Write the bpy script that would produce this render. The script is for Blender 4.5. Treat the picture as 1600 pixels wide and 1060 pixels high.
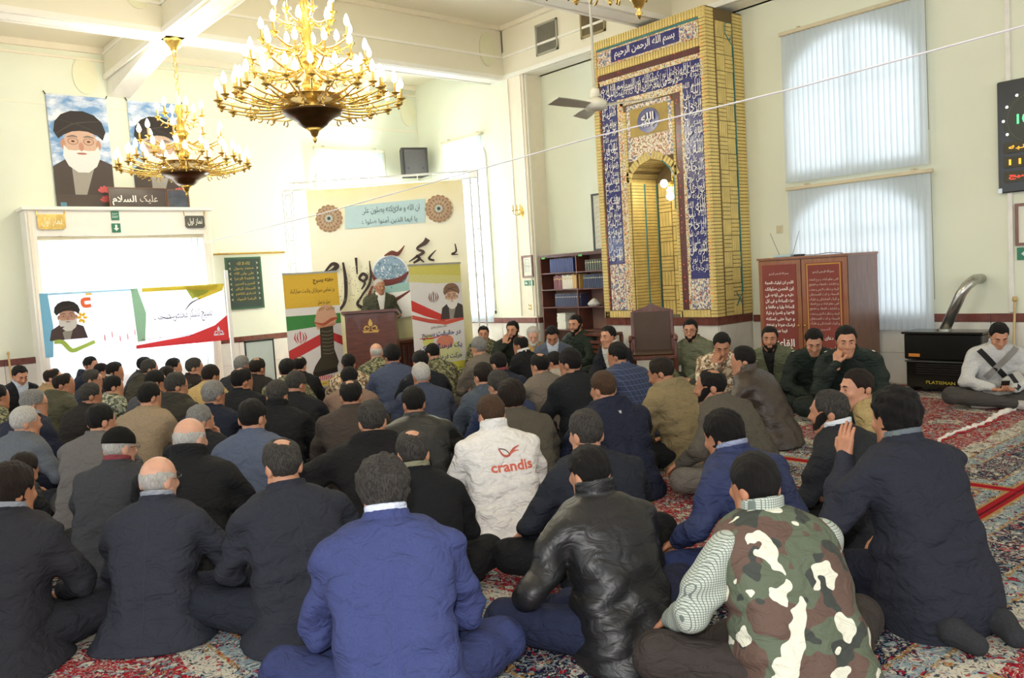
import bpy, math, random
import numpy as np
from mathutils import Matrix, Vector
from mathutils.bvhtree import BVHTree

SC = bpy.context.scene
COL = SC.collection
for _o in list(bpy.data.objects):
    bpy.data.objects.remove(_o)
RNG = random.Random(7)
PI = math.pi

# ------------------------------------------------------------------ camera, world, light, exposure
CAM_H = 1.55
cam = bpy.data.cameras.new('camera')
cam.sensor_width = 36.0
cam.sensor_fit = 'HORIZONTAL'
cam.lens = 1296.0 / 1600.0 * 36.0
cam.clip_start = 0.05
cam.clip_end = 200
cam_o = bpy.data.objects.new('camera', cam)
COL.objects.link(cam_o)
_R = ((0.7567574859886632, 0.09677571733907618, -0.6464925118929263),
      (-0.6507391296237987, 0.017571713671209684, -0.7590980305962584),
      (-0.06210227513206928, 0.995151091750476, 0.07627327193228646))
_M = Matrix(_R).to_4x4()
_M.translation = (0, 0, CAM_H)
cam_o.matrix_world = _M
SC.camera = cam_o

world = bpy.data.worlds.new('world')
SC.world = world
world.use_nodes = True
world.node_tree.nodes['Background'].inputs[0].default_value = (0.93, 0.98, 1.0, 1)
world.node_tree.nodes['Background'].inputs[1].default_value = 1.65

SC.view_settings.view_transform = 'Standard'
SC.view_settings.look = 'None'
SC.view_settings.gamma = 1.0
SC.view_settings.use_curve_mapping = False
SC.view_settings.exposure = -0.03


def light(name, kind, loc, energy, color=(1, 1, 1), size=0.3, size_y=None, aim=None, spread=None):
    l = bpy.data.lights.new(name, kind)
    l.energy = energy
    l.color = color
    if kind == 'AREA':
        l.size = size
        if size_y:
            l.shape = 'RECTANGLE'
            l.size_y = size_y
        if spread:
            l.spread = spread
    else:
        l.shadow_soft_size = size
    o = bpy.data.objects.new(name, l)
    COL.objects.link(o)
    o.location = loc
    if aim is not None:
        o.rotation_euler = (Vector(aim) - Vector(loc)).to_track_quat('-Z', 'Y').to_euler()
    return o


# the photographer's flash beside the lens
light('camera_flash', 'AREA', (-0.05, 0.05, 1.78), 85, (1, 0.98, 0.95), 0.12, aim=(3.6, 3.9, 0.9))

# ------------------------------------------------------------------ materials
MATS = {}


def srgb(c):
    if isinstance(c, str):
        c = c.lstrip('#')
        c = tuple(int(c[i:i + 2], 16) / 255 for i in (0, 2, 4))
    return tuple((x / 12.92 if x <= 0.04045 else ((x + 0.055) / 1.055) ** 2.4) for x in c)


class NT:
    def __init__(s, m):
        s.t = m.node_tree
        s.b = s.t.nodes['Principled BSDF']

    def n(s, typ, **kw):
        nd = s.t.nodes.new(typ)
        for k, v in kw.items():
            if k.startswith('i_'):
                nd.inputs[k[2:].replace('_', ' ')].default_value = v
            else:
                setattr(nd, k, v)
        return nd

    def l(s, a, b):
        s.t.links.new(a, b)

    def math(s, op, a, b=None, clamp=False):
        nd = s.n('ShaderNodeMath', operation=op, use_clamp=clamp)
        for i, v in enumerate((a, b)):
            if v is None:
                continue
            if isinstance(v, (int, float)):
                nd.inputs[i].default_value = v
            else:
                s.l(v, nd.inputs[i])
        return nd.outputs[0]

    def mix(s, f, a, b):
        nd = s.n('ShaderNodeMix', data_type='RGBA')
        for sock, v in ((nd.inputs[0], f), (nd.inputs[6], a), (nd.inputs[7], b)):
            if isinstance(v, (int, float)):
                sock.default_value = v
            elif isinstance(v, tuple):
                sock.default_value = (*v[:3], 1)
            else:
                s.l(v, sock)
        return nd.outputs[2]

    def ramp(s, f, stops, interp='CONSTANT'):
        nd = s.n('ShaderNodeValToRGB')
        nd.color_ramp.interpolation = interp
        el = nd.color_ramp.elements
        while len(el) > 1:
            el.remove(el[0])
        el[0].position = stops[0][0]
        el[0].color = (*stops[0][1], 1)
        for p, c in stops[1:]:
            e = el.new(p)
            e.color = (*c, 1)
        s.l(f, nd.inputs[0])
        return nd.outputs[0]

    def coords(s, kind='Object', scale=None):
        tc = s.n('ShaderNodeTexCoord')
        o = tc.outputs[kind]
        if scale:
            mp = s.n('ShaderNodeMapping')
            mp.inputs['Scale'].default_value = scale
            s.l(o, mp.inputs[0])
            o = mp.outputs[0]
        return o

    def noise(s, co, scale, detail=2.0, rough=0.5):
        nd = s.n('ShaderNodeTexNoise')
        nd.inputs['Scale'].default_value = scale
        nd.inputs['Detail'].default_value = detail
        nd.inputs['Roughness'].default_value = rough
        s.l(co, nd.inputs['Vector'])
        return nd

    def bump(s, h, strength=0.2, dist=0.005):
        nd = s.n('ShaderNodeBump')
        nd.inputs['Strength'].default_value = strength
        nd.inputs['Distance'].default_value = dist
        s.l(h, nd.inputs['Height'])
        s.l(nd.outputs[0], s.b.inputs['Normal'])


def mat(name, color, rough=0.6, metal=0.0, var=0.06, scale=8.0, bump=0.0, bscale=60.0, emit=None, estr=0.0,
        trans=0.0, sheen=0.0, stretch=None, spec=None, bdist=0.004, coat=0.0):
    """procedural material: base colour with slight noise variation and fine bump"""
    if name in MATS:
        return MATS[name]
    m = bpy.data.materials.new(name)
    m.use_nodes = True
    t = NT(m)
    c = srgb(color) if isinstance(color, str) else color
    co = t.coords('Object', stretch)
    if var > 0:
        nz = t.noise(co, scale, 3)
        lo = tuple(x * (1 - var) for x in c)
        hi = tuple(min(1, x * (1 + var)) for x in c)
        t.l(t.ramp(nz.outputs['Fac'], [(0.3, lo), (0.7, hi)], 'LINEAR'), t.b.inputs['Base Color'])
    else:
        t.b.inputs['Base Color'].default_value = (*c, 1)
    t.b.inputs['Roughness'].default_value = rough
    t.b.inputs['Metallic'].default_value = metal
    if spec is not None:
        t.b.inputs['Specular IOR Level'].default_value = spec
    if sheen:
        t.b.inputs['Sheen Weight'].default_value = sheen
        t.b.inputs['Sheen Roughness'].default_value = 0.6
    if coat:
        t.b.inputs['Coat Weight'].default_value = coat
        t.b.inputs['Coat Roughness'].default_value = 0.15
    if emit is not None:
        t.b.inputs['Emission Color'].default_value = (*(srgb(emit) if isinstance(emit, str) else emit), 1)
        t.b.inputs['Emission Strength'].default_value = estr
    if bump > 0:
        nb = t.noise(co, bscale, 4, 0.6)
        t.bump(nb.outputs['Fac'], bump, bdist)
    if trans > 0:
        tr = t.n('ShaderNodeBsdfTranslucent')
        tr.inputs[0].default_value = (*c, 1)
        mx = t.n('ShaderNodeMixShader')
        mx.inputs[0].default_value = trans
        t.l(t.b.outputs[0], mx.inputs[1])
        t.l(tr.outputs[0], mx.inputs[2])
        out = [x for x in t.t.nodes if x.type == 'OUTPUT_MATERIAL'][0]
        t.l(mx.outputs[0], out.inputs[0])
    MATS[name] = m
    return m


def mat_wood(name, c1, c2, rough=0.35, axis=(1.5, 14, 1.5), coat=0.3):
    if name in MATS:
        return MATS[name]
    m = bpy.data.materials.new(name)
    m.use_nodes = True
    t = NT(m)
    co = t.coords('Object', axis)
    nz = t.noise(co, 3.0, 5, 0.65)
    t.l(t.ramp(nz.outputs['Fac'], [(0.3, srgb(c1)), (0.7, srgb(c2))], 'LINEAR'), t.b.inputs['Base Color'])
    t.b.inputs['Roughness'].default_value = rough
    t.b.inputs['Coat Weight'].default_value = coat
    t.bump(nz.outputs['Fac'], 0.1, 0.002)
    MATS[name] = m
    return m


def mat_patches(name, cols, scale=9.0, th=(0.42, 0.5, 0.58), rough=0.8, detail=1.5, stretch=(1, 1, 0.6)):
    """camouflage cloth: overlapping noise patches"""
    if name in MATS:
        return MATS[name]
    m = bpy.data.materials.new(name)
    m.use_nodes = True
    t = NT(m)
    co = t.coords('Object', stretch)
    cur = srgb(cols[0])
    for i, c in enumerate(cols[1:]):
        mp = t.n('ShaderNodeMapping')
        mp.inputs['Location'].default_value = (3.7 * i + 1.3, 2.1 * i, 5.9 * i)
        t.l(co, mp.inputs[0])
        nz = t.noise(mp.outputs[0], scale * (1 + 0.12 * i), detail, 0.55)
        f = t.math('GREATER_THAN', nz.outputs['Fac'], th[i % len(th)])
        cur = t.mix(f, cur, srgb(c))
    t.l(cur, t.b.inputs['Base Color'])
    t.b.inputs['Roughness'].default_value = rough
    nb = t.noise(t.coords('Object', (1, 1, 1.6)), 11, 3)
    nb.inputs['Distortion'].default_value = 1.2
    t.bump(nb.outputs['Fac'], 0.7 if rough > 0.5 else 0.1, 0.03)
    MATS[name] = m
    return m


def mat_check(name, base, line, step=0.022, width=0.16, rough=0.8, line2=None):
    if name in MATS:
        return MATS[name]
    m = bpy.data.materials.new(name)
    m.use_nodes = True
    t = NT(m)
    sep = t.n('ShaderNodeSeparateXYZ')
    t.l(t.coords('Object'), sep.inputs[0])
    hyp = t.math('ADD', sep.outputs[0], t.math('MULTIPLY', sep.outputs[1], 0.6))
    fs = []
    for o in (hyp, sep.outputs[2]):
        fr = t.math('FRACT', t.math('DIVIDE', o, step))
        fs.append(t.math('LESS_THAN', fr, width))
    c = t.mix(fs[0], srgb(base), srgb(line))
    c = t.mix(fs[1], c, srgb(line2 or line))
    t.l(c, t.b.inputs['Base Color'])
    t.b.inputs['Roughness'].default_value = rough
    MATS[name] = m
    return m


# ------------------------------------------------------------------ mesh helpers
def mesh_from(name, verts, faces, mats, fmat=None, smooth=False):
    me = bpy.data.meshes.new(name)
    me.from_pydata([tuple(map(float, v)) for v in verts], [], [tuple(map(int, f)) for f in faces])
    for m in (mats if isinstance(mats, (list, tuple)) else [mats]):
        me.materials.append(m)
    if fmat is not None and len(me.polygons) == len(fmat):
        me.polygons.foreach_set('material_index', [int(k) for k in fmat])
    if smooth:
        me.polygons.foreach_set('use_smooth', [True] * len(me.polygons))
    me.update()
    return me


def link(name, me, parent=None, loc=(0, 0, 0), rotz=0.0, rot=None):
    o = bpy.data.objects.new(name, me)
    COL.objects.link(o)
    o.location = loc
    o.rotation_euler = rot if rot is not None else (0, 0, rotz)
    if parent is not None:
        o.parent = parent
    return o


def tag(o, label=None, cat=None, group=None, kind=None):
    if label:
        o['label'] = label
    if cat:
        o['category'] = cat
    if group:
        o['group'] = group
    if kind:
        o['kind'] = kind
    return o


def thing(name, label, cat, loc=(0, 0, 0), rotz=0.0, group=None):
    return tag(link(name, None, None, loc, rotz), label, cat, group)


class MB:
    """collects simple solids and builds them as one mesh object"""

    def __init__(s):
        s.v = []
        s.f = []
        s.m = []

    def add(s, vs, fs, mi=0):
        k = len(s.v)
        s.v += [tuple(v) for v in vs]
        s.f += [tuple(i + k for i in f) for f in fs]
        s.m += [mi] * len(fs)
        return s

    def box(s, x0, x1, y0, y1, z0, z1, mi=0, bev=0.0):
        if bev <= 0:
            vs = [(x, y, z) for z in (z0, z1) for y in (y0, y1) for x in (x0, x1)]
            fs = [(0, 2, 3, 1), (4, 5, 7, 6), (0, 1, 5, 4), (2, 6, 7, 3), (0, 4, 6, 2), (1, 3, 7, 5)]
            return s.add(vs, fs, mi)
        b = min(bev, (x1 - x0) / 2.01, (y1 - y0) / 2.01, (z1 - z0) / 2.01)
        vs = []
        rings = []
        for z, i in ((z0, b), (z0 + b, 0), (z1 - b, 0), (z1, b)):
            r = []
            for (cx, sx, cy, sy) in ((x0, 1, y0, 1), (x1, -1, y0, 1), (x1, -1, y1, -1), (x0, 1, y1, -1)):
                for (ax, ay) in (((b, 0), (0, b)) if sx * sy < 0 else ((0, b), (b, 0))):
                    k = 1.0
                    px = cx + sx * (ax + i * (0.6 if ax else 1))
                    py = cy + sy * (ay + i * (0.6 if ay else 1))
                    r.append(len(vs))
                    vs.append((px, py, z))
            rings.append(r)
        fs = [tuple(reversed(rings[0])), tuple(rings[3])]
        for a, c in zip(rings, rings[1:]):
            for j in range(8):
                fs.append((a[j], a[(j + 1) % 8], c[(j + 1) % 8], c[j]))
        return s.add(vs, fs, mi)

    def tube(s, pts, r, n=8, mi=0, cap=True):
        pts = [Vector(p) for p in pts]
        rs = r if isinstance(r, (list, tuple)) else [r] * len(pts)
        vs = []
        fs = []
        up = None
        for i, p in enumerate(pts):
            d = (pts[min(i + 1, len(pts) - 1)] - pts[max(i - 1, 0)])
            d = d.normalized() if d.length > 1e-9 else Vector((0, 0, 1))
            if up is None:
                up = Vector((0, 0, 1)) if abs(d.z) < 0.9 else Vector((1, 0, 0))
            a = d.cross(up)
            if a.length < 1e-6:
                a = d.orthogonal()
            a.normalize()
            b = a.cross(d).normalized()
            up = b
            for k in range(n):
                t = 2 * PI * k / n
                vs.append(p + (a * math.cos(t) + b * math.sin(t)) * rs[i])
        for i in range(len(pts) - 1):
            for k in range(n):
                fs.append((i * n + k, i * n + (k + 1) % n, (i + 1) * n + (k + 1) % n, (i + 1) * n + k))
        if cap:
            fs.append(tuple(reversed(range(n))))
            fs.append(tuple(range((len(pts) - 1) * n, len(pts) * n)))
        return s.add(vs, fs, mi)

    def lathe(s, prof, n=24, c=(0, 0, 0), mi=0, sx=1.0, sy=1.0):
        vs = []
        fs = []
        for (r, z) in prof:
            for k in range(n):
                t = 2 * PI * k / n
                vs.append((c[0] + r * math.cos(t) * sx, c[1] + r * math.sin(t) * sy, c[2] + z))
        for i in range(len(prof) - 1):
            for k in range(n):
                fs.append((i * n + k, i * n + (k + 1) % n, (i + 1) * n + (k + 1) % n, (i + 1) * n + k))
        fs.append(tuple(reversed(range(n))))
        fs.append(tuple(range((len(prof) - 1) * n, len(prof) * n)))
        return s.add(vs, fs, mi)

    def prism(s, poly, axis, a0, a1, mi=0):
        """extrude a 2D polygon along an axis ('x': poly in (y,z); 'y': (x,z); 'z': (x,y))"""
        n = len(poly)

        def P(p, a):
            return {'x': (a, p[0], p[1]), 'y': (p[0], a, p[1]), 'z': (p[0], p[1], a)}[axis]
        vs = [P(p, a0) for p in poly] + [P(p, a1) for p in poly]
        fs = [tuple(reversed(range(n))), tuple(range(n, 2 * n))]
        for k in range(n):
            fs.append((k, (k + 1) % n, n + (k + 1) % n, n + k))
        return s.add(vs, fs, mi)

    def mesh(s, name, mats, smooth=False):
        me = mesh_from(name, s.v, s.f, mats, s.m, smooth)
        import bmesh
        bm = bmesh.new()
        bm.from_mesh(me)
        bmesh.ops.recalc_face_normals(bm, faces=bm.faces)
        bm.to_mesh(me)
        bm.free()
        return me

    def build(s, name, mats, parent=None, loc=(0, 0, 0), rotz=0.0, smooth=False, rot=None):
        return link(name, s.mesh(name, mats, smooth), parent, loc, rotz, rot)


def struct(o):
    o['kind'] = 'structure'
    return o


# ------------------------------------------------------------------ writing
_AR = {}
for _ch, _iso, _dual in [('ا', 0xFE8D, 0), ('آ', 0xFE81, 0), ('أ', 0xFE83, 0), ('د', 0xFEA9, 0), ('ذ', 0xFEAB, 0), ('ر', 0xFEAD, 0),
                         ('ز', 0xFEAF, 0), ('ژ', 0xFB8A, 0), ('و', 0xFEED, 0), ('ة', 0xFE93, 0), ('ء', 0xFE80, -1),
                         ('ب', 0xFE8F, 1), ('پ', 0xFB56, 1), ('ت', 0xFE95, 1), ('ث', 0xFE99, 1), ('ج', 0xFE9D, 1),
                         ('چ', 0xFB7A, 1), ('ح', 0xFEA1, 1), ('خ', 0xFEA5, 1), ('س', 0xFEB1, 1), ('ش', 0xFEB5, 1),
                         ('ص', 0xFEB9, 1), ('ض', 0xFEBD, 1), ('ط', 0xFEC1, 1), ('ظ', 0xFEC5, 1), ('ع', 0xFEC9, 1),
                         ('غ', 0xFECD, 1), ('ف', 0xFED1, 1), ('ق', 0xFED5, 1), ('ک', 0xFB8E, 1), ('ك', 0xFED9, 1),
                         ('گ', 0xFB92, 1), ('ل', 0xFEDD, 1), ('م', 0xFEE1, 1), ('ن', 0xFEE5, 1), ('ه', 0xFEE9, 1),
                         ('ی', 0xFBFC, 1), ('ي', 0xFEF1, 1)]:
    _AR[_ch] = (_iso, _dual)


def shape_ar(s):
    """joined Arabic-script letter forms, in visual (left-to-right) order"""
    s = s.replace('لا', '\ufefb')
    out = []
    for i, ch in enumerate(s):
        if ch == '\ufefb':
            pj = i > 0 and s[i - 1] in _AR and _AR[s[i - 1]][1] == 1
            out.append('\ufefc' if pj else '\ufefb')
            continue
        if ch not in _AR:
            out.append(ch)
            continue
        iso, dual = _AR[ch]
        pj = i > 0 and s[i - 1] in _AR and _AR[s[i - 1]][1] == 1 and dual >= 0
        nj = dual == 1 and i + 1 < len(s) and (s[i + 1] in _AR and _AR[s[i + 1]][1] >= 0 or s[i + 1] == '\ufefb')
        k = (3 if nj else 1) if pj else (2 if nj else 0)
        out.append(chr(iso + k))
    return ''.join(reversed(out))


_TXT = {}


def text_geo(s, bold=0.0, res=2):
    """flat text geometry centred on the origin: verts (n,2), faces; width and height"""
    key = (s, bold)
    if key in _TXT:
        return _TXT[key]
    body = shape_ar(s) if any('\u0600' <= ch <= '\u06ff' for ch in s) else s
    c = bpy.data.curves.new('text', 'FONT')
    c.body = body
    c.resolution_u = res
    c.offset = bold
    o = bpy.data.objects.new('text', c)
    COL.objects.link(o)
    bpy.context.view_layer.update()
    me = bpy.data.meshes.new_from_object(o)
    v = np.array([p.co[:2] for p in me.vertices], float).reshape(-1, 2)
    f = [tuple(p.vertices) for p in me.polygons]
    bpy.data.objects.remove(o)
    bpy.data.curves.remove(c)
    bpy.data.meshes.remove(me)
    lo, hi = v.min(0), v.max(0)
    v = v - (lo + hi) / 2
    _TXT[key] = (v, f, hi[0] - lo[0], hi[1] - lo[1])
    return _TXT[key]


class Print:
    """flat printing on a sheet: coloured polygons in sheet coordinates (u right, v up), stacked a hair apart"""

    def __init__(s):
        s.v = []
        s.f = []
        s.m = []
        s.mats = []
        s.k = 0
        s.clip = None

    def mi(s, m):
        if isinstance(m, str):
            m = mat('print_' + m.lstrip('#'), m, 0.7, var=0.03, scale=30)
        if m not in s.mats:
            s.mats.append(m)
        return s.mats.index(m)

    def raw(s, vs, fs, m):
        k0 = len(s.v)
        i = s.mi(m)
        s.k += 1
        s.v += [(p[0], p[1], s.k) for p in vs]
        s.f += [tuple(a + k0 for a in f) for f in fs]
        s.m += [i] * len(fs)
        return s

    def poly(s, pts, m):
        if s.clip:
            for ax_, lim, sg in ((0, s.clip[0], 1), (0, s.clip[2], -1), (1, s.clip[1], 1), (1, s.clip[3], -1)):
                out = []
                for a, b in zip(pts, pts[1:] + pts[:1]):
                    ia, ib = (a[ax_] - lim) * sg >= 0, (b[ax_] - lim) * sg >= 0
                    if ia:
                        out.append(a)
                    if ia != ib:
                        t = (lim - a[ax_]) / (b[ax_] - a[ax_])
                        out.append((a[0] + (b[0] - a[0]) * t, a[1] + (b[1] - a[1]) * t))
                pts = out
                if len(pts) < 3:
                    return s
        return s.raw(pts, [tuple(range(len(pts)))], m)

    def rect(s, u0, v0, u1, v1, m):
        return s.poly([(u0, v0), (u1, v0), (u1, v1), (u0, v1)], m)

    def ell(s, cu, cv, ru, rv, m, n=24, a0=0.0, a1=2 * PI, rot=0.0):
        ps = []
        full = abs(a1 - a0 - 2 * PI) < 1e-6
        for k in range(n if full else n + 1):
            t = a0 + (a1 - a0) * k / n
            x, y = ru * math.cos(t), rv * math.sin(t)
            ps.append((cu + x * math.cos(rot) - y * math.sin(rot), cv + x * math.sin(rot) + y * math.cos(rot)))
        return s.poly(ps, m)

    def band(s, pts, ws, m):
        """a brush stroke along pts with widths ws"""
        pts = np.array(pts, float)
        n = len(pts)
        # smooth resample (Catmull-Rom)
        out = []
        wo = []
        for i in range(n - 1):
            p0, p1, p2, p3 = pts[max(i - 1, 0)], pts[i], pts[i + 1], pts[min(i + 2, n - 1)]
            for t in np.linspace(0, 1, 7)[:-1]:
                out.append(0.5 * ((2 * p1) + (-p0 + p2) * t + (2 * p0 - 5 * p1 + 4 * p2 - p3) * t * t + (-p0 + 3 * p1 - 3 * p2 + p3) * t ** 3))
                wo.append(ws[i] * (1 - t) + ws[i + 1] * t)
        out.append(pts[-1])
        wo.append(ws[-1])
        out = np.array(out)
        d = np.gradient(out, axis=0)
        d /= np.linalg.norm(d, axis=1)[:, None] + 1e-9
        nrm = np.stack([-d[:, 1], d[:, 0]], 1) * (np.array(wo)[:, None] / 2)
        vs = list(map(tuple, out + nrm)) + list(map(tuple, out - nrm))
        k = len(out)
        fs = [(i, i + 1, k + i + 1, k + i) for i in range(k - 1)]
        return s.raw(vs, fs, m)

    def text(s, txt, cu, cv, w, h, m, bold=0.0, rot=0.0, fit=True):
        v, f, tw, th = text_geo(txt, bold)
        if fit:
            sx, sy = w / tw, h / th
        else:
            sx = sy = min(w / tw, h / th)
        q = v * np.array([sx, sy])
        if rot:
            c, sn = math.cos(rot), math.sin(rot)
            q = q @ np.array([[c, sn], [-sn, c]])
        return s.raw([(a + cu, b + cv) for a, b in q], f, m)

    def build(s, name, parent, origin, ux, vx, nx, gap=0.0007, base=0.001, surf=None):
        """surf(u, v) may lift the sheet along its normal (sag and ripples)"""
        o, u, v, n = (np.array(a, float) for a in (origin, ux, vx, nx))
        vs = []
        for (a, b, k) in s.v:
            w = base + gap * k + (surf(a, b) if surf else 0)
            vs.append(o + u * a + v * b + n * w)
        me = mesh_from(name, vs, s.f, s.mats, s.m)
        return link(name, me, parent)

# ------------------------------------------------------------------ the hall
XR, XP, YB, YF, YP = 9.75, 9.35, 13.4, 10.3, 10.75      # right wall, pier face, back wall, pier near / far side
ZS, ZC, ZB = 4.85, 5.7, 5.28                            # beam soffit, ceiling, back-bay ceiling
M_WALL = mat('wall_paint', '#e3e6d0', 0.75, var=0.03, scale=1.2, bump=0.05, bscale=120)
M_CEIL = mat('ceiling_paint', '#ebe5cd', 0.8, var=0.02, scale=1.0)
M_WHITE = mat('white_plaster', '#f4f1e4', 0.6, var=0.02)
M_TRIM = mat('cream_trim', '#efe6cf', 0.6, var=0.02)
M_MARBLE = mat('brown_marble', '#6e3b30', 0.3, var=0.35, scale=14, coat=0.3)
M_TILEW = mat('pale_stone_tile', '#dcd8cc', 0.35, var=0.06, scale=5, coat=0.2)
M_GROUT = mat('grout', '#b8b2a2', 0.8)
M_BLIND = mat('blind_fabric', '#dfe8ee', 0.8, var=0.02, trans=0.5)
M_RAIL = mat('blind_rail', '#cfc4a4', 0.5)
M_DAY = mat('daylight_glass', '#ffffff', 0.2, var=0, emit=(0.93, 0.97, 1.0), estr=10.0)
M_DAYB = mat('daylight_glass_bay', '#ffffff', 0.2, var=0, emit=(0.95, 0.98, 1.0), estr=21.0)
M_DAYR = mat('daylight_glass_side', '#ffffff', 0.2, var=0, emit=(0.95, 0.98, 1.0), estr=1.25)
M_FRAME = mat('window_frame_white', '#e9e6dc', 0.5)

struct(MB().box(-4, 9.95, -5.5, 13.6, -0.2, -0.016).build('floor', mat('floor_slab', '#8a3a34', 0.8)))
_w = struct(MB().box(XR, XR + 0.2, -5.5, 13.6, -0.2, 6.0).build('wall_right', M_WALL))
_wb = struct(MB().box(-4, XR, YB, YB + 0.2, -0.2, 6.0).build('wall_back', M_WALL))
_wp = struct(MB().box(XP, XR, YP, YB, -0.016, ZB).build('wall_bay', M_WALL))
_pier = struct(MB().box(XP, XR, YF, YP, -0.016, ZS).build('trim_1', M_TRIM))
for _a, _b in ((XP - 0.02, YF + 0.06), (XP - 0.02, YP - 0.07)):
    MB().box(_a, _a + 0.03, _b - 0.012, _b + 0.012, 0.85, ZS - 0.01).build('moulding', M_WHITE, _pier)
MB().box(XP + 0.04, XP + 0.07, YF - 0.02, YF + 0.01, 0.85, ZS - 0.01).build('moulding', M_WHITE, _pier)
_cl = struct(MB().box(-4, 9.95, -5.5, YP + 0.2, ZC, ZC + 0.2).build('ceiling', M_CEIL))
struct(MB().box(-4, 9.95, YP + 0.2, 13.6, ZB, ZC + 0.2).build('ceiling_bay', M_CEIL))


def beam(n, x0, x1, y0, y1, along):
    o = struct(MB().box(x0, x1, y0, y1, ZS, ZC + 0.02).build('trim_%d' % n, M_CEIL))
    t = 0.03
    z1 = ZS + 0.33
    if along == 'x':
        for yy in (y0, y1):
            s = -1 if yy == y0 else 1
            MB().box(x0, x1, min(yy, yy + s * t), max(yy, yy + s * t), ZS - 0.02, ZS + 0.05).build('moulding', M_WHITE, o)
            MB().box(x0, x1, min(yy, yy + s * 0.02), max(yy, yy + s * 0.02), z1, z1 + 0.035).build('moulding', M_WHITE, o)
            MB().box(x0, x1, min(yy, yy + s * 0.07), max(yy, yy + s * 0.07), ZC - 0.07, ZC).build('cornice', M_TRIM, o)
        MB().box(x0, x1, y0 + 0.05, y1 - 0.05, ZS - 0.015, ZS + 0.01).build('soffit', M_WHITE, o)
    else:
        for xx in (x0, x1):
            s = -1 if xx == x0 else 1
            MB().box(min(xx, xx + s * t), max(xx, xx + s * t), y0, y1, ZS - 0.02, ZS + 0.05).build('moulding', M_WHITE, o)
            MB().box(min(xx, xx + s * 0.02), max(xx, xx + s * 0.02), y0, y1, z1, z1 + 0.035).build('moulding', M_WHITE, o)
            MB().box(min(xx, xx + s * 0.07), max(xx, xx + s * 0.07), y0, y1, ZC - 0.07, ZC).build('cornice', M_TRIM, o)
        MB().box(x0 + 0.05, x1 - 0.05, y0, y1, ZS - 0.015, ZS + 0.01).build('soffit', M_WHITE, o)
    return o


beam(2, -4, XP, 10.78, 11.12, 'x')
beam(3, -4, XP, 7.22, 7.56, 'x')
beam(4, -4, XP, 3.2, 3.54, 'x')
beam(5, 3.78, 4.12, -5.5, YB, 'y')
beam(6, XP, XR, -5.5, YP, 'y')


def relief_oval(x, y, z, axis, s):
    """plaster oval set into the corner of a beam"""
    pts = [(s * 0.19 * (1 - math.cos(PI * (k / 20.0))) / 1.0 - 0.0, 0.30 * math.sin(PI * k / 20.0 - PI / 2)) for k in range(21)]
    pts = [(0.17 * math.cos(2 * PI * k / 24), 0.27 * math.sin(2 * PI * k / 24)) for k in range(24)]
    m = MB()
    if axis == 'y':
        m.prism([(x + a, z + b) for a, b in pts], 'y', y - 0.012, y)
    else:
        m.prism([(y + a, z + b) for a, b in pts], 'x', x - 0.012, x)
    return struct(m.build('trim_%d' % RNG.randint(20, 999), mat('relief_paint', '#e4e1c0', 0.7, var=0.02)))


relief_oval(XP - 0.32, 10.775, 5.3, 'y', -1)
relief_oval(3.5, 10.775, 5.36, 'y', -1)
relief_oval(XP - 0.2, YB - 0.005, 4.78, 'y', -1)
relief_oval(3.5, YB - 0.005, 4.86, 'y', -1)
# cornice lines of the back bay
_c7 = struct(MB().box(-4, XP, YB - 0.06, YB, ZB - 0.09, ZB).build('trim_7', M_TRIM))
MB().box(-4, XP, YB - 0.03, YB, ZB - 0.2, ZB - 0.17).build('moulding', M_TRIM, _c7)
MB().box(-4, XP, YB - 0.012, YB, 4.4, 4.425).build('moulding', M_TRIM, _c7)


# wainscot: pale stone panels under a band of brown marble, every piece its own
def wainscot(name, p0, d, n_dir, length, z1=0.73, z2=0.82, step=0.42):
    ang = math.atan2(d[1], d[0])
    base = struct(link(name, MB().box(0, length, -0.02, 0.0, 0.0, z2 - 0.004).mesh(name, M_GROUT), None, (p0[0], p0[1], 0), ang))
    base['kind'] = 'structure'
    n = max(1, round(length / step))
    w = length / n
    s = 1 if (-d[1] * n_dir[0] + d[0] * n_dir[1]) > 0 else -1
    g = 0.003
    y0, y1 = (0.0, 0.022) if s > 0 else (-0.042, -0.018)
    lo = MB().box(g, w - g, y0, y1, 0.0, z1 / 2 - g, bev=0.003).mesh('stone_tile', M_TILEW)
    mb = MB().box(g / 2, w - g / 2, y0 - (0.008 if s < 0 else 0), y1 + (0.008 if s > 0 else 0), z1, z2, bev=0.003).mesh('marble_tile', M_MARBLE)
    for k in range(n):
        link('stone_tile', lo, base, (k * w, 0, 0))
        link('stone_tile', lo, base, (k * w, 0, z1 / 2))
        link('marble_tile', mb, base, (k * w, 0, 0))
    return base


wainscot('baseboard_right', (XR, 0.5), (0, 1), (-1, 0), 5.88)
wainscot('baseboard_right_far', (XR, 8.38), (0, 1), (-1, 0), 1.91)
wainscot('baseboard_back', (0.0, YB), (1, 0), (0, -1), 2.5)
wainscot('baseboard_back_middle', (5.02, YB), (1, 0), (0, -1), 4.3)
wainscot('baseboard_bay', (XP, YF), (0, 1), (-1, 0), 3.1)
wainscot('baseboard_pier', (XP, YF), (1, 0), (0, -1), 0.4)


# ------------------------------------------------------------------ windows and vertical blinds
def to_world_frame(o, loc, ang):
    o.location = loc
    o.rotation_euler = (0, 0, ang)
    return o


def arch_poly(w, z0, z1, rise, n=16):
    p = [(0, z0), (w, z0), (w, z1 - rise)]
    for k in range(1, n):
        t = PI * k / n
        p.append((w / 2 + w / 2 * math.cos(t), z1 - rise + rise * math.sin(t)))
    p.append((0, z1 - rise))
    return p


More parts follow.
